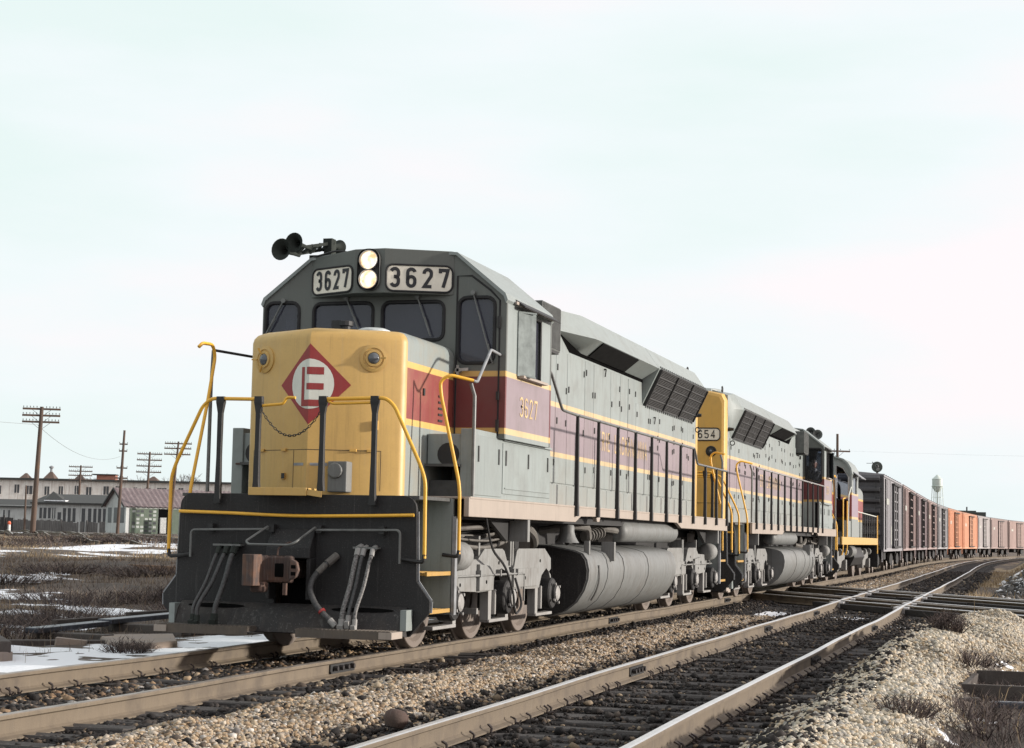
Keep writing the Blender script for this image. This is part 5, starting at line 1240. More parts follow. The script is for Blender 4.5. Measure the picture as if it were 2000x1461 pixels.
for k in (-1, 1): mb.lathe([(.009, 0), (.006, .006), (0, .008)], (k * .03, -.122, .645), (0, -1, 0), 8)
mb.build('eyes', M_num, head)
mb = MB(); mb.obox((0, -.118, .585), (.022, .006, .005), (1, 0, 0), (0, 1, 0), (0, 0, 1)); mb.build('mouth', M_red, head)
mb = MB(); loops = [[(r * math.cos(2 * pi * i / n), -.02 + r * 1.2 * math.sin(2 * pi * i / n), .64 + h) for i in range(n)] for h, r in ((.045, .083), (.08, .082), (.12, .06), (.135, .01))]
mb.loft(loops); mb.obox((0, -.15, .69), (.06, .05, .006), (1, 0, 0), (0, 1, -.15), (0, .15, 1)); mb.build('cap', M_darkgrey, head, smooth=60)
mb = MB(); mb.loft([[(r * math.cos(2 * pi * i / n), -.02 + r * .9 * math.sin(2 * pi * i / n), z) for i in range(n)] for z, r in ((.34, .12), (.44, .095), (.50, .075))]); mb.build('collar', M_shirt, per, smooth=60)
for k in (-1, 1):
    hb = blob('hand', [([(k * .02, -.335, .09), (-k * .03, -.345, .10), (-k * .07, -.35, .10)], (.034, .04, .03))] + [([(-k * .07, -.35, .10), (-k * (.10), -.355 - .004 * f, .075 + .018 * f), (-k * (.135 - .008 * abs(f - 1.5)), -.35, .06 + .02 * f)], (.03, .011, .009)) for f in range(4)] + [([(-k * .03, -.345, .10), (-k * .04, -.36, .145), (-k * .07, -.365, .16)], (.04, .012, .01))], M_skin, per)

# ------------------------------------------------------------------ third unit with a rounded cab roof
l3 = thing('road_switcher', 'third engine with rounded cab roof and yellow side sill before the boxcars', 'locomotive', (-.03, 48, -.05), 0, GRP)
M_l3 = paint('switcher_paint', (.22, .24, .23), bands=[(2.12, 3.02, (.50, .32, .08)), (2.20, 2.94, (.22, .05, .045))], dirt=.25)
M_l3cab = paint('switcher_cab_paint', (.22, .24, .23), bands=[(2.12, 3.02, FYEL), (2.20, 2.94, (.26, .20, .24))], dirt=.25)
mb = MB(); mb.box(-1.4, 1.4, -7.6, 7.4, 1.25, 1.48); mb.box(-.6, .6, -7.6, 7.4, .9, 1.3); mb.build('underframe', M_dark, l3)
for s in (1, -1): MB().box(min(s * 1.42, s * 1.48), max(s * 1.42, s * 1.48), -6.9, 6.4, 1.24, 1.50).build('side_sill', M_noseyel, l3, bevel=.01)
def rhood(y0, y1, w, zt, mat, name):
    sec = [(-w, 1.5), (w, 1.5), (w, zt - .35)] + [(w - .35 + .35 * math.cos(a), zt - .35 + .35 * math.sin(a)) for a in (.4, .8, 1.2)] + [(0, zt + .03)]
    sec += [(-x, z) for x, z in reversed(sec[2:-1])]
    mb = MB(); mb.loft([[(x, y, z) for x, z in sec] for y in (y0, y1)]); return mb.build(name, mat, l3, smooth=40, bevel=.03)
rhood(-6.4, -4.0, .88, 3.55, M_l3, 'short_hood'); lh = rhood(-1.75, 6.6, .88, 3.55, M_l3, 'long_hood')
mb = MB()
for y in (1, 2.4, 4.2, 5.4): mb.lathe([(.45, 0), (.45, .12), (.1, .14)], (0, y, 3.56), (0, 0, 1), 16)
mb.build('roof_fan', M_dark, lh, kind='stuff')
cp = [(1.49, 1.5), (1.49, 3.62)] + [(1.49 - .62 * (1 - math.cos(a)), 3.62 + .62 * math.sin(a)) for a in (.35, .7, 1.05)] + [(.55, 4.34), (0, 4.40)]
cp += [(-x, z) for x, z in reversed(cp[:-1])]
ops = [[(.95, 1.7), (1.38, 1.7), (1.38, 3.55), (1.2, 3.85), (.95, 3.95)], rr(-1.17, 3.2, .42, .8, .08)]
for y, nm in ((-4.0, 'cab_rear'), (-1.78, 'cab_front')):
    hl = ops if y < -3 else [rr(.98, 3.3, .5, .95, .08), rr(-1.17, 3.2, .42, .8, .08)]
    mb = MB(); mb.wall(cp, hl, lambda u, v, d: (u, y + d, v), .04); w_ = mb.build(nm, M_l3, l3)
    for h_ in hl[(0 if y > -3 else 1):]: MB().wall(h_, [], lambda u, v, d: (u, y + .015 + d, v), .006).build('cab_window', M_clear, w_)
    mb = MB(); mb.tube([(u, y - .005, v) for u, v in hl[0]], .025, 6, closed=True); mb.build('door_frame', M_brush, w_)
for s in (1, -1):
    mb = MB(); mb.wall([(-3.96, 1.5), (-1.78, 1.5), (-1.78, 3.62), (-3.96, 3.62)], [[(-3.5, 3.0), (-2.3, 3.0), (-2.3, 3.55), (-3.5, 3.55)]], lambda u, v, d: (s * (1.49 - d), u, v), .04); w_ = mb.build('cab_side', M_l3cab, l3)
    MB().box(min(s * 1.46, s * 1.465), max(s * 1.46, s * 1.465), -3.5, -2.3, 3.0, 3.55).build('side_window', M_glass, w_)
    mb = MB(); mb.prism([(s * 1.49, 3.72), (s * 1.78, 3.52), (s * 1.79, 3.54), (s * 1.49, 3.76)], 'y', -3.7, -2.0); mb.build('window_awning', M_pipe, w_)
    mb = MB(); mb.box(min(s * 1.30, s * 1.46), max(s * 1.30, s * 1.46), -5.2, -3.98, 1.5, 2.05); mb.build('battery_box', M_l3, l3, bevel=.015)
    mb = MB()
    ys = [-1.3 + .95 * i for i in range(9)]
    mb.tube(fillet([(s * 1.42, -1.7, 2.42), (s * 1.42, 6.35, 2.36)], .05), .02, 6); mb.build('side_handrail', M_cream, l3)
    for y in ys:
        mb = MB(); mb.tube([(s * 1.42, y, 1.5), (s * 1.42, y, 2.4)], .017, 6); mb.build('handrail_post', M_dark, l3)
    mb = MB(); mb.tube(fillet([(s * 1.42, -6.5, .9), (s * 1.46, -6.5, 1.1), (s * 1.46, -6.5, 2.75), (s * 1.46, -5.9, 2.78)], .1), .022, 6); mb.tube(fillet([(s * 1.40, -5.2, .9), (s * 1.46, -5.2, 1.1), (s * 1.46, -5.2, 2.7)], .1), .022, 6); mb.tube([(s * 1.46, 6.45, .9), (s * 1.46, 6.45, 2.4)], .024, 6); mb.build('corner_handrail', M_hyel, l3, kind=None)
    mb = MB(); mb.tube(fillet([(s * 1.44, -4.7, 2.0), (s * 1.46, -4.7, 2.9), (s * 1.48, -4.1, 3.2)], .08), .02, 6); mb.build('cab_grab', M_cream, l3)
    mb = MB(); mb.lathe([(.05, 0), (.2, .05), (.22, .2), (.22, 1.3), (.2, 1.45), (.05, 1.5)], (s * 1.15, -2.2, 1.0), (0, 1, 0), 14); mb.build('air_reservoir', M_tank, l3, smooth=40)
mb = MB(); mb.loft([[(x * 1.02, y, z + .02) for x, z in cp[1:-1]] + [(x * .98, y, z - .02) for x, z in reversed(cp[1:-1])] for y in (-4.12, -1.68)]); mb.build('cab_roof', M_grey, l3, smooth=40)
mb = MB(); mb.loft([[(x, y, z) for x, z in [(.5, .35), (1.2, .5), (1.35, .8), (1.2, 1.15), (-1.2, 1.15), (-1.35, .8), (-1.2, .5), (-.5, .35)]] for y in (-1.6, 2.2)]); mb.build('fuel_tank', M_dark, l3, smooth=30, bevel=.03)
for y0 in (-4.4, 4.4):
    mb = MB(); mb.box(-.8, .8, y0 - 1.2, y0 + 1.2, .6, .9); tk = mb.build('truck', M_dark, l3)
    for s in (1, -1):
        mb = MB(); mb.prism([(y0 - 1.9, .95), (y0 - 1.7, .72), (y0 - .8, .66), (y0 - .5, .45), (y0 + .5, .45), (y0 + .8, .66), (y0 + 1.7, .72), (y0 + 1.9, .95), (y0 + .6, 1.02), (y0 - .6, 1.02)], 'x', s * 1.02, s * 1.12)
        for d in (-1.37, 1.37): mb.box(min(s * 1.0, s * 1.22), max(s * 1.0, s * 1.22), y0 + d - .16, y0 + d + .16, .36, .72)
        mb.build('side_frame', M_under, tk, bevel=.02)
        for d in (-1.37, 1.37): put('wheel', WHEEL, tk, (s * .80, y0 + d, .512), (0, 0, 0 if s > 0 else pi))
        mb = MB()
        for d in (-2.0, .0, 1.9): mb.lathe([(.05, 0), (.13, .02), (.13, .35), (.05, .4)], (s * 1.1, y0 + d - .2, .98), (0, 1, 0), 12)
        mb.build('brake_cylinder', M_under, tk, smooth=40, kind='stuff')
mb = MB(); mb.box(-1.4, 1.4, -7.75, -7.62, .35, 1.55); mb.build('pilot_plate', M_black, l3); mb = MB(); mb.box(-1.4, 1.4, 7.3, 7.42, .35, 1.55); mb.build('pilot_plate', M_black, l3)
mb = MB(); mb.box(-.15, .15, -8.4, -7.6, .75, 1.0); mb.box(-.15, .15, 7.4, 8.0, .75, 1.0); mb.build('coupler', M_rust, l3, bevel=.03)

# ------------------------------------------------------------------ freight cars
WH2 = MB().lathe([(.05, -.05), (.3, -.02), (.42, .05), (.455, .05), (.46, -.06), (.49, -.08), (.45, -.1), (.05, -.1)], (0, 0, 0), (1, 0, 0), 20).mesh('wheel'); WH2.materials.append(M_wheel)
def carpaint(nm, c, streak=.9, dirt=.45): return paint(nm, c, rough=.6, dirt=dirt, dirtcol=tuple(.55 * v + .02 for v in c), streak=streak)
def boxcar(s0, length, col, label, style, hgt=4.16):
    col = tuple(min(.7, 1.2 * v + .02) for v in col); a = path(s0); b = path(s0 + length); x, y = (a[0] + b[0]) / 2, (a[1] + b[1]) / 2
    head = math.atan2(b[0] - a[0], b[1] - a[1])
    root = thing('boxcar', label, 'freight car', (x, y, 0), -head, 'freight cars behind the engines')
    L_ = length / 2 - .42; m_ = carpaint('car_side', col); md_ = carpaint('car_door', tuple(v * .85 for v in col)); me_ = carpaint('car_end', tuple(v * .24 for v in col) if style == 'ribbed' else tuple(v * .8 for v in col))
    mb = MB(); mb.prism([(-1.48, 1.02), (1.48, 1.02), (1.48, hgt - .18), (1.42, hgt - .08), (-1.42, hgt - .08), (-1.48, hgt - .18)], 'y', -L_, L_); body = mb.build('car_body', m_, root)
    mb = MB(); mb.prism([(-1.52, hgt - .16), (1.52, hgt - .16), (1.50, hgt - .08), (0, hgt + .06), (-1.50, hgt - .08)], 'y', -L_ - .03, L_ + .03); rf = mb.build('car_roof', carpaint('car_roof', tuple(.6 * v + .05 for v in col)), root)
    mb = MB(); k = -L_ + .6
    while k < L_: mb.prism([(-1.5, hgt - .07), (0, hgt + .07), (1.5, hgt - .07), (1.5, hgt - .03), (0, hgt + .10), (-1.5, hgt - .03)], 'y', k, k + .06); k += 1.2
    mb.build('roof_rib', m_, rf, kind='stuff')
    for e in (-1, 1):
        mb = MB(); mb.box(-1.5, 1.5, min(e * L_, e * (L_ + .05)), max(e * L_, e * (L_ + .05)), 1.0, hgt - .1)
        n = 7 if style == 'ribbed' else 9
        for i in range(n):
            z = 1.25 + (hgt - 1.5) * i / (n - 1)
            mb.loft([[(xx, e * (L_ + .05 + d), z + dz) for dz, d in ((-.16, 0), (-.06, .15), (.03, .16), (.15, 0))] for xx in (-1.35, 1.35)])
        mb.build('car_end', me_, root, smooth=25)
        mb = MB()
        for xx in (1.2, 1.45): mb.box(xx - .012, xx + .012, min(e * (L_ + .16), e * (L_ + .19)), max(e * (L_ + .16), e * (L_ + .19)), 1.1, hgt - .2)
        for i in range(8): mb.box(1.2, 1.45, min(e * (L_ + .165), e * (L_ + .185)), max(e * (L_ + .165), e * (L_ + .185)), 1.2 + .38 * i, 1.222 + .38 * i)
        mb.build('end_ladder', M_dark, root)
    for s in (1, -1):
        dy = .3 if style == 'ribbed' else 0
        dw = 1.25 if length < 15 else 1.55
        d_ = MB(); d_.box(min(s * 1.49, s * 1.545), max(s * 1.49, s * 1.545), dy - dw, dy + dw, 1.14, hgt - .32)
        for i in range(6): d_.box(min(s * 1.545, s * 1.575), max(s * 1.545, s * 1.575), dy - dw + .1, dy + dw - .1, 1.4 + .42 * i, 1.47 + .42 * i)
        dr = d_.build('car_door', md_, root)
        mb = MB()
        for yy in (dy - dw, dy + dw, dy): mb.box(min(s * 1.54, s * 1.60), max(s * 1.54, s * 1.60), yy - .04, yy + .04, 1.1, hgt - .3)
        mb.box(min(s * 1.5, s * 1.62), max(s * 1.5, s * 1.62), dy - dw - .1, dy + 2.4 * dw if dy + 2.4 * dw < L_ else L_, 1.05, 1.14); mb.box(min(s * 1.5, s * 1.62), max(s * 1.5, s * 1.62), dy - dw - .1, min(dy + 2.4 * dw, L_), hgt - .34, hgt - .26)
        mb.build('door_track', M_dark, dr, kind='stuff')
        mb = MB(); k = -L_ + .1
        while k < L_:
            if abs(k - dy) > dw + .1: mb.box(min(s * 1.48, s * 1.508), max(s * 1.48, s * 1.508), k - .03, k + .03, 1.06, hgt - .2)
            k += 1.05
        mb.build('side_rib', m_, body, kind='stuff')
        for yy in (-L_ + .12, L_ - .55):
            mb = MB()
            for q in (0, .42): mb.box(min(s * 1.54, s * 1.57), max(s * 1.54, s * 1.57), yy + q - .015, yy + q + .015, 1.0, hgt - .25)
            for i in range(8): mb.box(min(s * 1.54, s * 1.565), max(s * 1.54, s * 1.565), yy, yy + .42, 1.15 + .38 * i, 1.175 + .38 * i)
            mb.build('side_ladder', M_dark if style != 'orange' else m_, root)
        mb = MB(); mb.box(min(s * 1.40, s * 1.5), max(s * 1.40, s * 1.5), -L_, L_, .92, 1.06)
        for yy in (-L_ + .25, L_ - .25): mb.tube([(s * 1.42, yy - .2, .95), (s * 1.42, yy - .2, .5), (s * 1.42, yy + .2, .5), (s * 1.42, yy + .2, .95)], .018, 5)
        mb.build('side_sill', m_, body)
        mb = MB(); R = random.Random(int(s0))
        for i in range(3): mb.box(min(s * 1.492, s * 1.497), max(s * 1.492, s * 1.497), -L_ * .7 + i * .5, -L_ * .7 + i * .5 + .3, 2.9, 3.15)
        if style == 'ribbed': mb.box(min(s * 1.492, s * 1.5), max(s * 1.492, s * 1.5), -1.6, -1.35, 1.2, 2.0)
        mb.build('stencil_panel', M_cream, body, kind='stuff')
    mb = MB(); mb.box(-.3, .3, -L_, L_, .75, 1.02); mb.box(-1.3, 1.3, -L_ + 1.6, -L_ + 1.9, .8, 1.02); mb.box(-1.3, 1.3, L_ - 1.9, L_ - 1.6, .8, 1.02); mb.box(.4, 1.1, -.8, .6, .55, .95); mb.box(-.12, .12, -L_ - .42, L_ + .42, .78, .98); mb.build('underframe', M_dark, root)
    for y0 in (-L_ + 1.9, L_ - 1.9):
        mb = MB(); mb.box(-1.0, 1.0, y0 - .2, y0 + .2, .45, .8); tk = mb.build('truck', M_dark, root)
        for s in (1, -1):
            mb = MB(); mb.prism([(y0 - 1.1, .62), (y0 - 1.1, .36), (y0 - .75, .36), (y0 - .4, .25), (y0 + .4, .25), (y0 + .75, .36), (y0 + 1.1, .36), (y0 + 1.1, .62), (y0 + .45, .80), (y0 - .45, .80)], 'x', s * .98, s * 1.1); mb.build('side_frame', M_dark, tk)
            for d in (-.84, .84): put('wheel', WH2, tk, (s * .79, y0 + d, .46), (0, 0, 0 if s > 0 else pi))
    return root
BR1, BR2, BR3 = (.225, .165, .155), (.215, .17, .175), (.245, .18, .165)
LEN = [13.14, 14.09, 13.98, 13.64, 13.46, 17.59, 16.64, 13.47, 16.98, 16.98, 16.98]
CARS = [((.20, .195, .205), 'weathered grey boxcar with a dark ribbed end coupled to the third engine', 'ribbed'),
        (BR1, 'faded brown boxcar right behind the grey ribbed boxcar', 'brown'), (BR2, 'second faded brown boxcar, third car of the train', 'brown'), (BR3, 'fourth car, brown boxcar next to a dull grey boxcar', 'brown'),
        ((.22, .215, .22), 'dull grey boxcar coupled in front of the orange cars', 'grey'), ((.43, .19, .10), 'orange boxcar nearest to the engines below the dark flat roof', 'orange'), ((.46, .22, .125), 'farther of two orange boxcars, beside a grey boxcar', 'orange'),
        ((.29, .265, .26), 'grey boxcar between the orange and the pinkish brown cars', 'grey'), ((.235, .17, .155), 'pinkish brown boxcar following the far grey boxcar', 'brown'), ((.24, .165, .145), 'last pinkish brown boxcar at the edge of the photo', 'brown'), (BR1, 'brown boxcar beyond the edge of the curve', 'brown')]
s_ = 55.95
for ln, (c_, lb, st) in list(zip(LEN, CARS))[:10]:
    boxcar(s_, ln, c_, lb, st); s_ += ln

# ------------------------------------------------------------------ poles, signal, tower, far buildings
M_pole = paint('pole_wood', (.075, .055, .045), rough=.85, dirt=.4, dirtcol=(.20, .10, .05), streak=.6, bump=.5)
M_ins = plain('insulator_glass', (.12, .14, .14), .2)
def pole(x, y, zt, arms, r, label, facing=(.876, .482), lean=0.0, pins=5, brace=True, stub=0):
    zb = float(height(x, y)) - .15
    root = thing('telegraph_pole', label, 'utility pole', (x, y, zb), 0, 'wooden poles with crossarms')
    H = zt - zb; f = Vector((facing[0], facing[1], 0))
    top = Vector((lean * f.x, lean * f.y, H)); mb = MB(); mb.tube([(0, 0, 0), top * .5, top], [r, r * .85, r * .65], 10); mb.build('pole_shaft', M_pole, root, smooth=50)
    for zz, w in arms:
        c_ = top * (zz - zb) / H
        mb = MB(); mb.bar(c_ - f * w, c_ + f * w, .09, .11); am = mb.build('crossarm', M_pole, root)
        mb = MB()
        for i in range(pins):
            for k in (-1, 1):
                p_ = c_ + f * (k * w * (.25 + .7 * i / max(1, pins - 1))); mb.lathe([(.010, .0), (.010, .03), (.026, .04), (.028, .09), (.018, .12), (.0, .125)], p_ + Vector((0, 0, .05)), (0, 0, 1), 6)
        mb.build('insulator', M_ins, am, kind='stuff')
        if brace:
            mb = MB()
            for k in (-1, 1): mb.bar(c_ + f * (k * w * .55), c_ - Vector((0, 0, .45)), .03, .02)
            mb.build('crossarm_brace', M_dark, am, kind='stuff')
    return root
pole(-47.0, 71.2, 8.05, [(7.92, 1.05), (7.55, 1.05), (7.18, 1.03)], .165, 'tallest telegraph pole with three crossarms on the tan mound', lean=.22)
pole(-91.5, 152.2, 7.9, [(7.72, 1.25), (7.25, 1.25), (6.8, 1.25), (6.35, 1.2)], .15, 'small distant pole before the white windowed building', lean=.15)
pole(-74.9, 115.2, 4.7, [], .10, 'bare short post beside the tallest telegraph pole')
pole(-62.3, 108.4, 9.0, [(7.9, .32), (7.35, .32), (6.0, .42), (5.2, .5), (5.0, .5)], .14, 'slim pole with short stub arms before the shed gable', lean=.25, pins=2, brace=False)
pole(-70.0, 127.2, 8.2, [(8.0, 1.12), (7.45, 1.12), (6.9, 1.12), (6.35, 1.12)], .14, 'four armed pole standing in front of the rusty metal roof', lean=.22)
pole(-63.2, 118.8, 8.7, [(8.52, 1.15), (8.1, 1.15), (7.6, 1.12)], .13, 'leaning three armed pole seen behind the yellow handrails', facing=(.87, .47), lean=.55)
pole(-6.0, 109.0, 8.9, [(7.68, .95)], .13, 'pole with a single crossarm rising behind the third engine', pins=2)
def wire(p, q, sag, label, r=.011):
    pts = [Vector(p).lerp(Vector(q), i / 14) - Vector((0, 0, 4 * sag * (i / 14) * (1 - i / 14))) for i in range(15)]
    mb = MB(); mb.tube(pts, r, 4); tag(mb.build('overhead_wire', M_rail_dark), label, 'wire')
wire((-46.8, 70.9, 7.0), (-62.2, 108.2, 6.9), .9, 'thin wire sagging from the tallest pole to the slim pole')
wire((-46.8, 70.9, 7.0), (-40, 18, 7.4), .6, 'thin wire running left out of the photo from the tallest pole')
wire((-6.8, 109, 7.75), (60, 128, 9.5), .8, 'thin wire running right from the pole behind the third engine', .0035)

sg = thing('railway_signal', 'round signal disc on a mast above the ribbed grey boxcar', 'signal', (-3.31, 109.95, 0))
mb = MB(); mb.tube([(0, 0, -.3), (0, 0, 6.9)], .09, 8); mb.build('signal_mast', M_rail_dark, sg)
mb = MB(); mb.lathe([(.37, 0), (.385, .02), (.37, .05), (.1, .06)], (0, -.12, 6.62), (.05, -1, 0), 28); dsc = mb.build('signal_disc', plain('disc_grey', (.05, .06, .05), .5), sg)
mb = MB(); mb.lathe([(.11, 0), (.12, .18), (.10, .2), (.08, .05)], (0, -.18, 6.66), (.05, -1, 0), 14); mb.lathe([(.12, 0), (.13, .1), (.02, .12)], (.06, -.18, 6.45), (.05, -1, 0), 12); mb.build('signal_lamp', plain('lamp_grey', (.2, .21, .2), .5), dsc)
mb = MB(); mb.bar((-.34, -.1, 6.98), (-.2, -.1, 6.8), .05, .05); mb.bar((-.75, -.05, 6.88), (-.2, -.05, 6.88), .03, .03); mb.build('signal_arm', M_dark, sg)

wt = thing('water_tower', 'pale water tower with a conical cap far behind the train', 'water tower', (-41.3, 908, 0))
M_tower = paint('tower_paint', (.50, .56, .52), dirt=.2, dirtcol=(.3, .28, .25))
mb = MB(); mb.lathe([(.2, 27.4), (1.2, 28.0), (2.1, 29.2), (2.55, 30.6), (2.55, 34.0), (2.7, 34.05), (2.7, 34.2), (.2, 36.5)], (0, 0, 0), (0, 0, 1), 28); tk = mb.build('tower_tank', M_tower, wt, smooth=25)
mb = MB(); mb.tube([(2.85 * math.cos(a), 2.85 * math.sin(a), 30.6) for a in np.linspace(0, 2 * pi, 25)[:-1]], .16, 5, closed=True); mb.build('catwalk', M_tower, tk)
mb = MB(); mb.tube([(0, 0, 0), (0, 0, 27.6)], .42, 8); mb.build('riser_pipe', M_tower, wt)
for i in range(6):
    a = i * pi / 3 + .2; mb = MB(); mb.tube([(4.2 * math.cos(a), 4.2 * math.sin(a), 0), (2.5 * math.cos(a), 2.5 * math.sin(a), 30.6)], .17, 6); mb.build('tower_leg', M_tower, wt)
mb = MB()
for z in (9, 18, 25):
    r_ = 4.2 - 1.7 * z / 30.6; P_ = [(r_ * math.cos(i * pi / 3 + .2), r_ * math.sin(i * pi / 3 + .2), z) for i in range(6)]
    for i in range(6): mb.bar(P_[i], P_[(i + 1) % 6], .12, .12)
mb.build('tower_strut', M_tower, wt, kind='stuff')

def wallframe(o, d):
    o = Vector(o); d = Vector((d[0], d[1], 0)).normalized(); n_ = Vector((d.y, -d.x, 0))       # n_ faces the camera side
    return lambda u, z, off=0: tuple(o + d * u + Vector((0, 0, z)) + n_ * off)
def hexa(mb, F, u0, u1, z0, z1, o0, o1, m=0):
    v = [F(u, z, o) for u in (u0, u1) for z in (z0, z1) for o in (o0, o1)]
    mb.add(v, [(0, 1, 3, 2), (4, 6, 7, 5), (0, 4, 5, 1), (2, 3, 7, 6), (0, 2, 6, 4), (1, 5, 7, 3)], m)
# dark flat roofed building behind the orange cars
fb = thing('warehouse', 'dark flat roofed building showing above the orange boxcars', 'building', (-9, 417, 0))
F = wallframe((-14, 415, 0), (.95, .12)); F0 = lambda u, z, o=0: tuple(Vector(F(u, z, o)) - Vector((-9, 417, 0)))
mb = MB(); hexa(mb, F0, 0, 6.6, -.5, 8.6, -9, 0); mb.build('wall', paint('pale_wall', (.42, .33, .26)), fb)
mb = MB(); hexa(mb, F0, -.6, 7.6, 8.6, 9.3, -9.5, .8); hexa(mb, F0, 6.6, 9.9, 7.9, 9.0, -9.5, .3); hexa(mb, F0, 6.62, 9.7, -.5, 7.9, -9, 0); rf = mb.build('roof', plain('dark_roof', (.05, .06, .055), .7), fb)
mb = MB(); hexa(mb, F0, 5.4, 5.7, 9.3, 10.2, -.4, -.1); mb.build('vent_pipe', M_dark, rf)
mb = MB()
for i in range(5): hexa(mb, F0, .5 + 1.2 * i, 1.4 + 1.2 * i, 5.5, 7.6, .0, .03)
mb.build('window', M_darkgrey, fb)

M_peel = paint('peeling_whitewash', (.76, .74, .69), rough=.8, dirt=.55, dirtcol=(.26, .15, .09), streak=1.0, scale=.35)
M_win = plain('dark_window', (.055, .06, .065), .3)
M_roofd = plain('tar_roof', (.045, .047, .045), .8)
fac = thing('factory', 'long whitewashed factory with a flat roof and peeling walls at the left', 'building', (-139, 211, 0))
F = wallframe((0, 0, 0), (25.3, 9.0))
mb = MB(); hexa(mb, F, -18, 52, .3, 8.0, -14, 0); mb.build('wall', M_peel, fac)
mb = MB(); hexa(mb, F, -18.5, 52.5, 8.0, 8.3, -14.5, .5); rf = mb.build('roof', M_roofd, fac)
for px0, px1 in ((-2, 4), (29, 38), (50, 63), (86, 95), (113, 121), (143, 150), (165, 175), (198, 208), (221, 230), (255, 262), (276, 288), (300, 318), (341, 350)):
    u0, u1 = px0 * .0768, px1 * .0768; k = random.uniform(-.15, .15)
    mb = MB(); hexa(mb, F, u0, u1, 6.0 + k, 7.25 + k, -.05, .03); w_ = mb.build('window', M_win, fac)
    mb = MB(); hexa(mb, F, (u0 + u1) / 2 - .03, (u0 + u1) / 2 + .03, 6.0 + k, 7.25 + k, .03, .06); hexa(mb, F, u0 - .06, u1 + .06, 5.92 + k, 6.0 + k, -.02, .08); mb.build('window_frame', M_peel, w_)
for px0, px1, h in ((24, 42, .9), (70, 93, 1.25), (130, 146, .9), (268, 294, .8)):
    u0, u1 = px0 * .0768, px1 * .0768; uc = (u0 + u1) / 2; mb = MB()
    v = [F(u0, 8.3, -4), F(u1, 8.3, -4), F(u1, 8.3, -8), F(u0, 8.3, -8), F(uc - .15, 8.3 + h, -6), F(uc + .15, 8.3 + h, -6)]
    mb.add(v, [(0, 1, 5, 4), (1, 2, 5), (2, 3, 4, 5), (3, 0, 4)]); c_ = mb.build('roof_cupola', plain('cupola_brown', (.10, .065, .05), .8), rf)
    if h > 1: mb = MB(); mb.lathe([(.2, 0), (.18, .5), (.36, .62), (.36, .8), (.1, .95)], F(uc, 8.3 + h - .1, -6), (0, 0, 1), 10); mb.build('roof_vent', M_pipe, c_)
mb = MB(); hexa(mb, F, 13.4, 16.2, 8.3, 9.1, -6, -4); mb.build('brick_penthouse', plain('brick_red', (.30, .13, .09), .8), rf)
mb = MB(); hexa(mb, F, 12.7, 16.3, 9.1, 9.25, -6.2, -3.8); mb.build('penthouse_roof', M_roofd, rf)

# long low building with tall dark windows
M_wash = paint('grey_whitewash', (.50, .52, .51), rough=.8, dirt=.5, dirtcol=(.17, .16, .15), streak=1.0, scale=.4)
lb = thing('workshop', 'long low grey building with tall dark windows behind the board fence', 'building', (-82, 128.7, 0))
F = wallframe((0, 0, 0), (6.1, 1.75)); sc = 6.35 / 127.0
mb = MB(); hexa(mb, F, -.3, 8.2, .4, 3.5, -6, 0); mb.build('wall', M_wash, lb)
mb = MB(); mb.add([F(-.6, 3.5, .35), F(8.3, 3.5, .35), F(8.3, 4.4, -6.2), F(-.6, 4.4, -6.2), F(-.6, 3.35, .35), F(8.3, 3.35, .35), F(8.3, 3.4, -6.2), F(-.6, 3.4, -6.2)], [(0, 1, 2, 3), (4, 5, 1, 0), (5, 6, 2, 1), (7, 4, 0, 3), (6, 7, 3, 2), (4, 7, 6, 5)]); rf = mb.build('roof', M_roofd, lb)
mb = MB(); hexa(mb, F, .6, 2.6, 3.62, 3.72, -1.4, .1); mb.build('roof_snow', plain('snow', (.8, .82, .85), .8), rf)
mb = MB(); v = [F(.2, 3.7, -1.5), F(2.1, 3.7, -1.5), F(2.1, 3.7, -4.5), F(.2, 3.7, -4.5), F(.6, 4.6, -3)]; mb.add(v, [(0, 1, 4), (1, 2, 4), (2, 3, 4), (3, 0, 4)]); mb.build('roof_hip', M_roofd, rf)
for px0, px1, z0 in ((77, 82, 2.0), (84.5, 90.5, 2.0), (93, 98.5, 2.0), (101, 103.5, 2.0), (104.5, 107, 2.0), (111, 118, 1.9), (121, 127, 1.7), (130, 136, 1.7), (139, 145, 1.7), (156, 163, .8), (168, 174.5, 1.7), (178, 184, 1.7), (187, 193, 1.7), (196, 204, 1.7), (207, 212, 1.7), (220, 226, 1.7)):
    u0, u1 = (px0 - 73) * sc, (px1 - 73) * sc
    mb = MB(); hexa(mb, F, u0, u1, z0, 3.0 if z0 != 1.9 else 2.6, -.06, .012); w_ = mb.build('window' if z0 > 1 else 'door', M_win, lb)
    mb = MB(); hexa(mb, F, u0 - .07, u0, z0, 3.05, 0, .03); hexa(mb, F, u1, u1 + .07, z0, 3.05, 0, .03); hexa(mb, F, u0 - .09, u1 + .09, z0 - .06, z0, 0, .05); mb.build('frame', M_wash, w_)
lb2 = thing('shed', 'small grey building with a row of narrow windows at the left edge', 'building', (-91, 136.4, 0))
F = wallframe((0, 0, 0), (1.6, .5))
mb = MB(); hexa(mb, F, -6, 7.3, .4, 3.3, -4, 0); mb.build('wall', M_wash, lb2)
mb = MB(); mb.add([F(-6.3, 3.2, .3), F(7.4, 3.2, .3), F(7.4, 3.95, -4.2), F(-6.3, 3.95, -4.2), F(-6.3, 3.1, .3), F(7.4, 3.1, .3), F(7.4, 3.1, -4.2), F(-6.3, 3.1, -4.2)], [(0, 1, 2, 3), (4, 5, 1, 0), (5, 6, 2, 1), (7, 4, 0, 3), (6, 7, 3, 2), (4, 7, 6, 5)]); mb.build('roof', M_roofd, lb2)
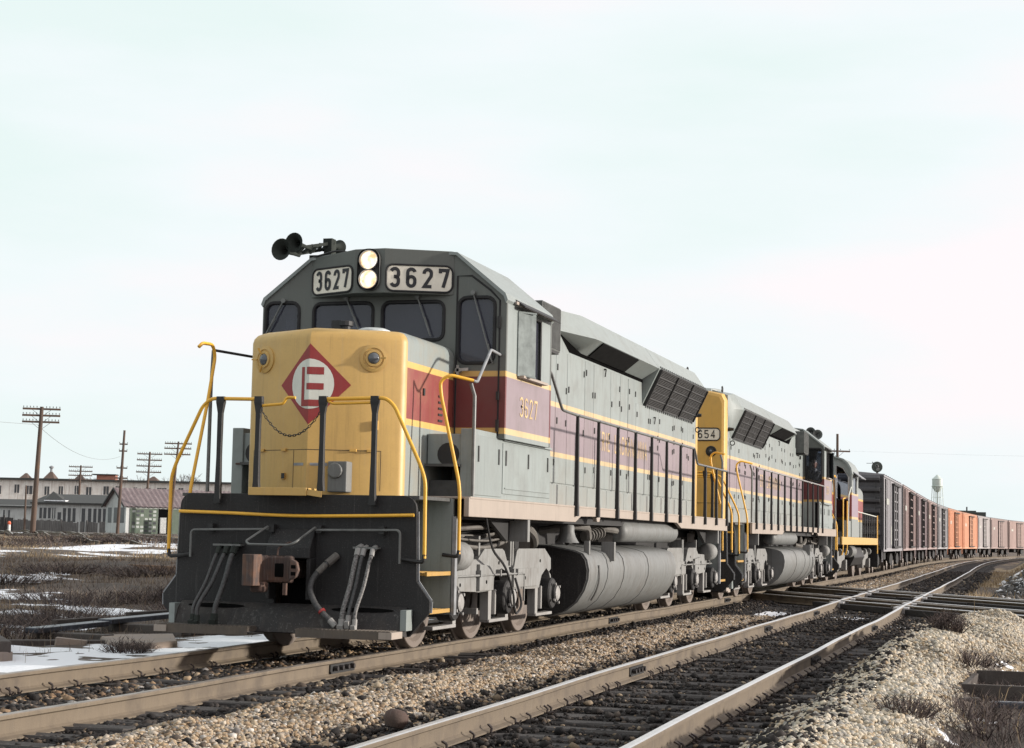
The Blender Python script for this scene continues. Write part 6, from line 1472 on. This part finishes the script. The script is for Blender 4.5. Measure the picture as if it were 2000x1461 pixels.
for i in range(12):
    mb = MB(); hexa(mb, F, -4.6 + .5 * i, -4.44 + .5 * i, 1.9, 2.8, -.05, .012); mb.build('window', M_win, lb2)

# shed with a rusted metal roof
M_metal = paint('rusted_metal_roof', (.115, .085, .088), rough=.6, dirt=.7, dirtcol=(.27, .23, .23), streak=1.0, scale=.8)
sh = thing('metal_roofed_shed', 'gabled shed with a rust red corrugated roof behind the slim pole', 'building', (-66.6, 117.5, 0))
a_ = Vector((.62, .785, 0)); g_ = Vector((-.785, .62, 0))
def Q(u, w, z): v = a_ * u + g_ * w; return (v.x, v.y, z)
mb = MB(); gw = 4.4; v = [Q(0, 0, .4), Q(0, gw, .4), Q(0, gw, 3.2), Q(0, gw / 2, 4.6), Q(0, 0, 3.2)]; v += [Q(11, p[1], p[2]) if False else tuple(Vector(p) + a_ * 11) for p in v]
mb.add(v, [(0, 1, 2, 3, 4), (5, 9, 8, 7, 6), (0, 5, 6, 1), (1, 6, 7, 2), (4, 9, 5, 0), (2, 7, 8, 3), (3, 8, 9, 4)]); mb.build('wall', M_wash, sh)
for sd_, w0 in ((0, -.25), (1, gw + .25)):
    mb = MB(); n = 26
    for i in range(n):
        u0, u1 = -.3 + 11.6 * i / n, -.3 + 11.6 * (i + 1) / n; um = (u0 + u1) / 2
        for ua, ub, za, zb in ((u0, um, 0, .05), (um, u1, .05, 0)):
            mb.add([Q(ua, w0, 3.08 + za), Q(ub, w0, 3.08 + zb), Q(ub, gw / 2, 4.68 + zb), Q(ua, gw / 2, 4.68 + za)], [(0, 1, 2, 3)])
            mb.add([Q(ua, w0, 3.04 + za), Q(ub, w0, 3.04 + zb), Q(ub, gw / 2, 4.62 + zb), Q(ua, gw / 2, 4.62 + za)], [(0, 3, 2, 1)])
    mb.build('roof', M_metal, sh)
mb = MB(); mb.bar(Q(-.32, -.25, 3.05), Q(-.32, gw / 2, 4.65), .06, .14); mb.bar(Q(-.32, gw + .25, 3.05), Q(-.32, gw / 2, 4.65), .06, .14); mb.build('gable_board', M_dark, sh)
for w0, w1 in ((.35, 1.25), (1.75, 2.6), (3.1, 3.9)):
    mb = MB(); v = [Q(-.02, w0, 1.7), Q(-.02, w1, 1.7), Q(-.02, w1, 3.0), Q(-.02, w0, 3.0)]; mb.add(v, [(0, 1, 2, 3)]); mb.build('window', M_win, sh)
M_gdoor = paint('faded_green_door', (.085, .115, .085), rough=.8, dirt=.4, dirtcol=(.2, .2, .18))
for u0, u1 in ((.35, 2.9), (4.2, 7.6)):
    mb = MB(); mb.add([Q(u0, -.02, .7), Q(u1, -.02, .7), Q(u1, -.02, 2.95), Q(u0, -.02, 2.95), Q(u0, -.06, .7), Q(u1, -.06, .7), Q(u1, -.06, 2.95), Q(u0, -.06, 2.95)], [(4, 5, 6, 7), (0, 1, 5, 4), (2, 3, 7, 6), (1, 2, 6, 5), (3, 0, 4, 7)]); dr = mb.build('door', M_gdoor, sh)
    if u0 < 1:
        R = random.Random(3)
        for i in range(6):
            for j in range(6):
                if R.random() < .35: continue
                u = u0 + .2 + .38 * i; z = .95 + .33 * j; mb = MB(); mb.add([Q(u, -.07, z), Q(u + .27, -.07, z), Q(u + .27, -.07, z + .2), Q(u, -.07, z + .2)], [(0, 1, 2, 3)]); mb.build('pane', plain('pane_pale', (.35, .38, .36), .4) if R.random() < .6 else M_win, dr)
mb = MB(); mb.add([Q(2.95, -.02, .7), Q(4.1, -.02, .7), Q(4.1, -.02, 2.95), Q(2.95, -.02, 2.95)], [(0, 1, 2, 3)]); mb.build('dark_opening', M_void, sh)
mb = MB(); mb.box(.0, .55, -.15, .0, .0, 1.35); nb = mb.build('notice_board', plain('weathered_white', (.42, .43, .42), .8), bevel=.01); nb.location = (-64.3, 119.2, .85); nb.rotation_euler = (0, 0, .9); tag(nb, 'white upright board leaning by the shed doorway', 'board')

M_fence = paint('weathered_boards', (.115, .112, .108), rough=.9, dirt=.6, dirtcol=(.20, .19, .18), streak=1.0)
def fence(p0, p1, h, label, mat, step=.16):
    a = Vector((*p0, 0)); b = Vector((*p1, 0)); d = (b - a); L_ = d.length; d.normalize(); zb = float(height(a.x, a.y))
    root = thing('board_fence', label, 'fence', (a.x, a.y, zb)); R = random.Random(int(a.x)); u = 0; mb = MB()
    while u < L_:
        z = float(height(a.x + d.x * u, a.y + d.y * u)) - zb
        if R.random() > .05: mb.obox(d * (u + step / 2) + Vector((0, 0, z + (h + R.uniform(-.12, .1)) / 2 - .1)), (step * .47, .012, (h + R.uniform(-.08, .08)) / 2 + .1), d, (d.y, -d.x, R.uniform(-.03, .03)), (R.uniform(-.02, .02), 0, 1))
        u += step
    mb.build('boards', mat, root, kind='stuff'); u = 0
    while u < L_ + .1:
        z = float(height(a.x + d.x * u, a.y + d.y * u)) - zb; mb = MB(); mb.box(-.06, .06, -.06, .06, -.3, h + .15); o = mb.build('fence_post', mat, root); o.location = (*(d * u + Vector((d.y, -d.x, 0)) * .07).xy, z); u += 2.4
fence((-82.0, 124.0), (-70.5, 126.9), 1.05, 'weathered grey board fence in front of the long low building', M_fence)
fence((-92, 118.5), (-79.5, 120.5), 1.25, 'dark board fence beyond the little white post', paint('dark_boards', (.05, .048, .048), rough=.9), .2)
mk = thing('marker_post', 'short white post with an orange red top beside the curved tracks', 'marker post', (-53.83, 79.6, .9))
MB().cyl((0, 0, -.3), (0, 0, .46), .09, .085, 10).build('post', plain('white_paint', (.7, .7, .68), .6), mk); MB().lathe([(.09, 0), (.11, .08), (.09, .18), (.02, .21)], (0, 0, .44), (0, 0, 1), 12).build('post_cap', plain('orange_red', (.65, .12, .05), .5), mk)

# ------------------------------------------------------------------ bare trees and winter scrub
M_bark = plain('bark', (.085, .072, .066), .9)
def tree(x, y, H, seed, label):
    R = random.Random(seed); root = thing('bare_tree', label, 'tree', (x, y, float(height(x, y)) - .2), 0, 'leafless trees behind the factory'); tr = MB(); cr = MB()
    def grow(mb, p, d, L_, r, lev):
        q = p + d * L_; mid = p + d * L_ * .5 + Vector((R.uniform(-1, 1), R.uniform(-1, 1), 0)) * L_ * .06
        r = max(r, .022); mb.tube([p, mid, q], [r, max(.02, r * .82), max(.018, r * .62)], 5 if lev < 2 else 3)
        if lev >= 6: return
        for i in range(2 + (R.random() < .55) + (lev == 0) * 2):
            nd = (d + Vector((R.uniform(-1, 1), R.uniform(-1, 1), R.uniform(-.25, .55))) * .62).normalized()
            grow(cr, p + d * L_ * R.uniform(.62, 1.0), nd, L_ * R.uniform(.6, .82), r * .56, lev + 1)
    grow(tr, Vector((0, 0, 0)), Vector((R.uniform(-.06, .06), 0, 1)), H * .30, H * .028, 0)
    tr.build('trunk', M_bark, root); cr.build('crown', M_bark, root)
for i, (x, y, H, lb_) in enumerate(((-152.5, 269, 13.0, 'bare spreading tree left of the slim pole above the factory roof'), (-147.5, 271, 12.0, 'bare tree directly behind the four armed pole'), (-143.5, 272, 13.2, 'bare tree between the four armed and leaning poles'), (-140.5, 273, 12.0, 'bare tree beside the leaning pole'), (-159, 268, 10.5, 'low bare tree farthest left behind the factory'))):
    tree(x, y, H, 30 + i, lb_)

def blades(n, x, y, h, w, lean, mat, name, curl=.3):
    z = height(x, y) - .02; a = RNG.uniform(0, 2 * pi, n); l = RNG.uniform(0, 1, n) * lean
    dx = np.cos(a) * l * h; dy = np.sin(a) * l * h; b2 = RNG.uniform(0, 2 * pi, n); wx, wy = np.cos(b2) * w / 2, np.sin(b2) * w / 2
    k = 1 - curl
    P = np.stack([np.stack([x - wx, y - wy, z], 1), np.stack([x + wx, y + wy, z], 1), np.stack([x + dx * .4 + wx * .7, y + dy * .4 + wy * .7, z + h * .6], 1), np.stack([x + dx * .4 - wx * .7, y + dy * .4 - wy * .7, z + h * .6], 1), np.stack([x + dx, y + dy, z + h * (1 - l * .35)], 1)], 1).reshape(-1, 3)
    o = np.arange(n) * 5; F = np.concatenate([np.stack([o, o + 1, o + 2], 1), np.stack([o, o + 2, o + 3], 1), np.stack([o + 3, o + 2, o + 4], 1)])
    me = np_mesh(name, P, F); me.materials.append(mat); return me
M_weed = stonemat('dry_weed', [(0, (.075, .058, .05)), (.35, (.15, .118, .095)), (.7, (.25, .20, .15)), (.9, (.33, .27, .19)), (1, (.26, .14, .07))], .9)
M_straw = stonemat('straw', [(0, (.19, .135, .08)), (.5, (.33, .25, .155)), (1, (.43, .34, .22))], .9)
M_twig = stonemat('twig', [(0, (.04, .031, .031)), (.5, (.085, .066, .062)), (.85, (.15, .115, .10)), (1, (.21, .16, .13))], .9)
def polar(n, r0, r1, a0, a1, pw=1.0):
    r = r0 + (r1 - r0) * RNG.uniform(0, 1, n) ** pw; a = np.radians(RNG.uniform(a0, a1, n)); return 7.54 - r * np.sin(a), -17.33 + r * np.cos(a), r
x, y, r = polar(190000, 17, 80, 18, 40, .9)
zz = zones(x, y); o = x - PX(y); dens = np.clip(vnoise(x, y, .5, 31) * 1.3 + .8 * (vnoise(x, y, 1.7, 32) - .5), 0, 1)
k = (o < -2.6) & ((zz[2] < .15) | (RNG.uniform(0, 1, len(x)) < .13)) & (zz[0] < .5) & (RNG.uniform(0, 1, len(x)) < dens) & ((o < -3.9) | (RNG.uniform(0, 1, len(x)) < .3))
x, y, r, tn = x[k], y[k], r[k], zz[3][k]
hh = RNG.lognormal(math.log(.085), .5, len(x)).clip(.025, .45) * (1 - .5 * tn)
s1 = (tn > .5) | (vnoise(x, y, .28, 40) > .6)
me = blades(int((~s1).sum()), x[~s1], y[~s1], hh[~s1], RNG.uniform(.004, .011, int((~s1).sum())) * (r[~s1] / 25), .7, M_weed, 'dry_weeds'); link('dry_weeds', me, kind='stuff')
me = blades(int(s1.sum()), x[s1], y[s1], hh[s1] * .9, RNG.uniform(.004, .010, int(s1.sum())) * (r[s1] / 25), .8, M_straw, 'straw_grass'); link('straw_grass', me, kind='stuff')
x, y = RNG.uniform(5.0, 22, 90000), RNG.uniform(-6, 80, 90000)
zz = zones(x, y); o = x - PX(y)
k = (zz[2] < .2) & (zz[0] < .5) & ((zz[3] > .3) | (RNG.uniform(0, 1, len(x)) < .35 * vnoise(x, y, .6, 9))) & ((o > 6.6) | ((o > 5.3) & (y > 24))) & ((zz[1] < .4) | (RNG.uniform(0, 1, len(x)) < .03))
x, y = x[k], y[k]; me = blades(len(x), x, y, RNG.lognormal(math.log(.13), .4, len(x)).clip(.04, .4), RNG.uniform(.005, .012, len(x)) * np.maximum(1, np.hypot(x - 7.5, y + 17) / 30), .8, M_straw, 'bank_grass'); link('bank_grass', me, kind='stuff')

x = RNG.uniform(5.9, 11, 16000); y = RNG.uniform(33, 66, 16000); k = (vnoise(x, y, .5, 77) > .38) & (x - PX(y) > 6.3) & (zones(x, y)[0] < .4); x, y = x[k], y[k]
stones('bank_rubble', x, y, RNG.lognormal(math.log(.05), .45, len(x)).clip(.02, .16), stonemat('rubble', [(0, (.03, .03, .03)), (.5, (.07, .068, .066)), (.86, (.16, .15, .14)), (.92, (.7, .72, .75)), (1, (.78, .8, .82))]), .3, smooth=False)
x, y = RNG.uniform(6.25, 8.4, 9000), RNG.uniform(-7, 4.2, 9000); zz = zones(x, y); k = (zz[1] < .5) & (vnoise(x, y, 1.4, 91) > .32); x, y = x[k], y[k]
me = blades(len(x), x, y, RNG.lognormal(math.log(.085), .5, len(x)).clip(.03, .3), RNG.uniform(.003, .008, len(x)), .9, M_twig, 'corner_brush'); link('corner_brush', me, kind='stuff')
def bush(x, y, w, h, n, label, seed):
    R = np.random.default_rng(seed); zb = float(height(x, y)) - .03
    a = R.uniform(0, 2 * pi, n); q = np.sqrt(R.uniform(0, 1, n)); bx, by = q * w * .45 * np.cos(a), q * w * .45 * np.sin(a)
    L_ = h * R.uniform(.45, 1.05, n) * (1 - .45 * q ** 2); ln = q * R.uniform(.2, .9, n) * w * .55
    a2 = a + R.uniform(-.9, .9, n); tx, ty = bx + np.cos(a2) * ln, by + np.sin(a2) * ln
    V = []; Fq = []; d = math.hypot(x - 7.5, y + 17.3); th = .0035 + .00018 * d
    segs = [(np.stack([bx, by, np.zeros(n)], 1), np.stack([tx, ty, L_], 1), th * 1.2)]
    for _ in range(3):
        t_ = R.uniform(.35, .9, n)[:, None]; p = segs[0][0] * (1 - t_) + segs[0][1] * t_; a3 = R.uniform(0, 2 * pi, n); l3 = h * R.uniform(.12, .34, n)
        segs.append((p, p + np.stack([np.cos(a3) * l3, np.sin(a3) * l3, l3 * R.uniform(.2, 1.1, n)], 1), th * .8))
    P = []; Fc = []; off = 0
    for p, q_, t_ in segs:
        b_ = R.uniform(0, pi, n); wv = np.stack([np.cos(b_), np.sin(b_), np.zeros(n)], 1) * t_
        P.append(np.stack([p - wv, p + wv, q_], 1).reshape(-1, 3)); Fc.append(np.arange(n * 3).reshape(-1, 3) + off); off += n * 3
    me = np_mesh('bare_bush', np.concatenate(P), np.concatenate(Fc)); me.materials.append(M_twig)
    o = link('bare_bush', me); o.location = (x, y, zb); tag(o, label, 'bush', 'leafless bushes on the waste ground')
BUSH = [(-27.5, 37.5, 5.0, .42, 'dark leafless thicket at the left edge beyond the tan mound'), (-29, 43.5, 6.0, .50, 'dark leafless thicket between two snow patches'), (-25.6, 45, 5.5, .48, 'leafless thicket behind the rusty beam'),
        (-6.9, 5.2, 2.2, .50, 'nearest dark bush at the left edge above the timbers'), (-7.2, 7.6, 2.0, .5, 'low twiggy bush behind the dark timbers'), (-10.4, 13.2, 2.2, .5, 'twiggy bush beside the streaked snow patch'), (-9.3, 15, 1.8, .45, 'small grey bush right of the streaked snow patch'),
        (-13.4, 22.5, 2.6, .4, 'pale twiggy bush below the rusty beam'), (-16.8, 23.6, 2.6, .38, 'brown bush with tall dead stems near the middle left'), (-15.6, 19, 2.4, .35, 'grey brown bush left of the small snow patch'), (-7.6, 12.6, 1.5, .42, 'spiky dark bush beside the plow of the leading engine'), (-2.6, 1.3, .5, .22, 'tiny bush sticking out of the snow by the rail'), (-4.9, 2.4, 1.2, .35, 'dark scrub hugging the steel topped timbers'),
        (6.75, 2.6, .95, .22, 'dark scrub on the flank of the gravel mound'), (6.5, 4.9, .35, .34, 'single brown weed clump on the gravel mound'), (6.95, .9, 1.0, .2, 'dark scrub hanging over the timber crib'), (7.2, 1.9, .8, .2, 'tangled brush behind the timber crib'), (6.75, -4.6, .9, .22, 'brown brush in the lower right corner below the crib'), (7.15, -4.4, 1.1, .24, 'tangled dead brush in the lower right corner'), (6.9, -1.4, .8, .28, 'low dark brush in front of the black squared timber'), (7.25, -2.6, 1.0, .3, 'dead brush between the crib and the lower right corner'), (6.55, -3.3, .5, .2, 'thin brown weeds at the foot of the gravel mound'), (6.35, 8.2, .3, .2, 'small weed near the crest of the gravel mound')]
for i, (x, y, w, h, lb_) in enumerate(BUSH): bush(x, y, w, h, 420 if w > 1.5 else 200, lb_, 60 + i)

# ------------------------------------------------------------------ timbers, slab and scrap
M_old = paint('old_timber', (.055, .045, .040), rough=.9, dirt=.6, dirtcol=(.12, .11, .10), bump=.9)
M_bluetop = plain('wet_steel_plate', (.055, .06, .075), .35, metal=.3, var=.5, scale=20)
M_conc = paint('old_concrete', (.23, .19, .165), rough=.9, dirt=.5, dirtcol=(.33, .24, .15), bump=.6)
def beam(name, p, q, w, h, label, cat, mat, group=None):
    p = Vector(p); q = Vector(q); d = q - p; mb = MB(); mb.bar(p - (p + q) / 2, q - (p + q) / 2, w, h); o = mb.build(name, mat, bevel=.012); o.location = (p + q) / 2; return tag(o, label, cat, group)
G_ = 'old timbers dumped beside the track'
beam('timber', (-4.52, 2.35, -.03), (-4.50, 4.05, -.01), .22, .07, 'left dark timber with a bluish wet top in the snow', 'timber', [M_bluetop], G_)
beam('timber', (-4.50, 4.1, .01), (-4.46, 6.1, .03), .22, .07, 'bluish topped timber lying end to end towards the engine', 'timber', [M_bluetop], G_)
beam('timber', (-4.78, 3.3, .02), (-4.72, 4.3, .02), .10, .08, 'short ribbed black strip on top of the left timber', 'timber', [M_old], G_)
beam('timber', (-4.75, 5.2, .05), (-4.7, 6.3, .05), .10, .08, 'short ribbed black strip behind the right timber', 'timber', [M_old], G_)
beam('timber', (-4.7, 2.75, -.13), (-3.55, 2.55, -.12), .20, .13, 'black tie lying across under the left timber', 'timber', [M_old], G_)
beam('timber', (-4.75, 4.6, -.10), (-3.35, 4.25, -.08), .20, .13, 'black tie pointing at the engine below the right timber', 'timber', [M_old], G_)
beam('timber', (-3.55, 4.5, -.17), (-2.6, 5.6, -.17), .18, .10, 'sunken black tie beside the snow next to the rail', 'timber', [M_old], G_)
beam('timber', (-4.3, 1.0, -.03), (-2.98, -.75, -.01), .20, .12, 'square grey tie end poking in from the left edge', 'timber', [M_old], G_)
beam('timber', (-3.06, -.92, -.14), (-2.98, -.62, -.14), .16, .16, 'pale stub propping the grey tie end', 'timber', [M_conc], G_)
beam('timber', (-5.2, .9, -.14), (-3.4, 2.2, -.15), .18, .10, 'dark tie half buried behind the concrete slab', 'timber', [M_old], G_)
mb = MB(); lo = []
for z, k in ((-.14, 1.0), (.0, .99), (.02, .96)): lo.append([(-.75 * k, .55 * k, z), (-.05, 1.1 * k, z + .01), (.62 * k, -.1, z), (.60 * k, -.62 * k, z), (.22 * k, -.80 * k, z), (-.55 * k, .1, z)])
mb.loft(lo); o = mb.build('concrete_slab', M_conc, bevel=.012); o.location = (-3.02, 2.25, -.09); tag(o, 'flat brown concrete slab lying in the snow by the rail', 'slab')
mb = MB(); mb.loft([[(-.2, -.08, z), (.16, -.09, z), (.18, .08, z), (-.18, .1, z)] for z in (-.1, .02)]); o = mb.build('concrete_block', M_conc, bevel=.02); o.location = (-3.6, 1.75, -.09); o.rotation_euler = (0, .1, .5); tag(o, 'small chipped concrete block left of the slab', 'block')
beam('rusty_beam', (-18.1, 28.9, .06), (-14.0, 25.0, .12), .25, .34, 'long rusty brown beam lying in the tan grass at mid left', 'beam', paint('rusty_beam', (.12, .06, .03), rough=.8, dirt=.5, dirtcol=(.25, .14, .06), bump=.5))
# timber crib in the lower right
cr_ = thing('timber_crib', 'dark planked timber crib sunk in the ground at the right edge', 'crib', (7.2, 1.6, -.46))
for nm, p, q in (('plank', (-.40, -.9, .10), (-.30, .9, .14)), ('plank', (-.40, -.9, .26), (-.30, .9, .29)), ('plank', (-.38, -.95, .0), (.9, -1.0, .0)), ('plank', (-.38, -.95, .16), (.9, -1.0, .16)), ('plank', (-.38, -.95, .31), (.9, -1.0, .31)), ('plank', (-.3, .92, .16), (.9, .86, .18)), ('plank', (-.3, .92, .32), (.9, .86, .33))):
    mb = MB(); mb.bar(p, q, .06, .145); mb.build(nm, M_old, cr_, bevel=.006)
beam('timber', (6.50, -.30, -.22), (7.02, -.12, -.20), .10, .12, 'black squared timber lying below the gravel mound', 'timber', [M_old], 'old timbers at the right edge')
beam('timber', (7.12, -.22, -.22), (8.2, -.3, -.2), .12, .12, 'bluish topped timber running out of the right edge', 'timber', [M_bluetop], 'old timbers at the right edge')
mb = MB(); mb.lathe([(.02, -.06), (.07, -.05), (.095, .0), (.085, .045), (.055, .07), (.015, .075)], (0, 0, 0), (.2, .1, 1), 11); o = mb.build('scrap_lump', paint('rust_lump', (.06, .032, .024), rough=.8, dirt=.6, bump=.9), smooth=50); o.location = (3.05, -5.05, -.08); tag(o, 'rounded rusty brown lump on the gravel by the near rail', 'scrap')
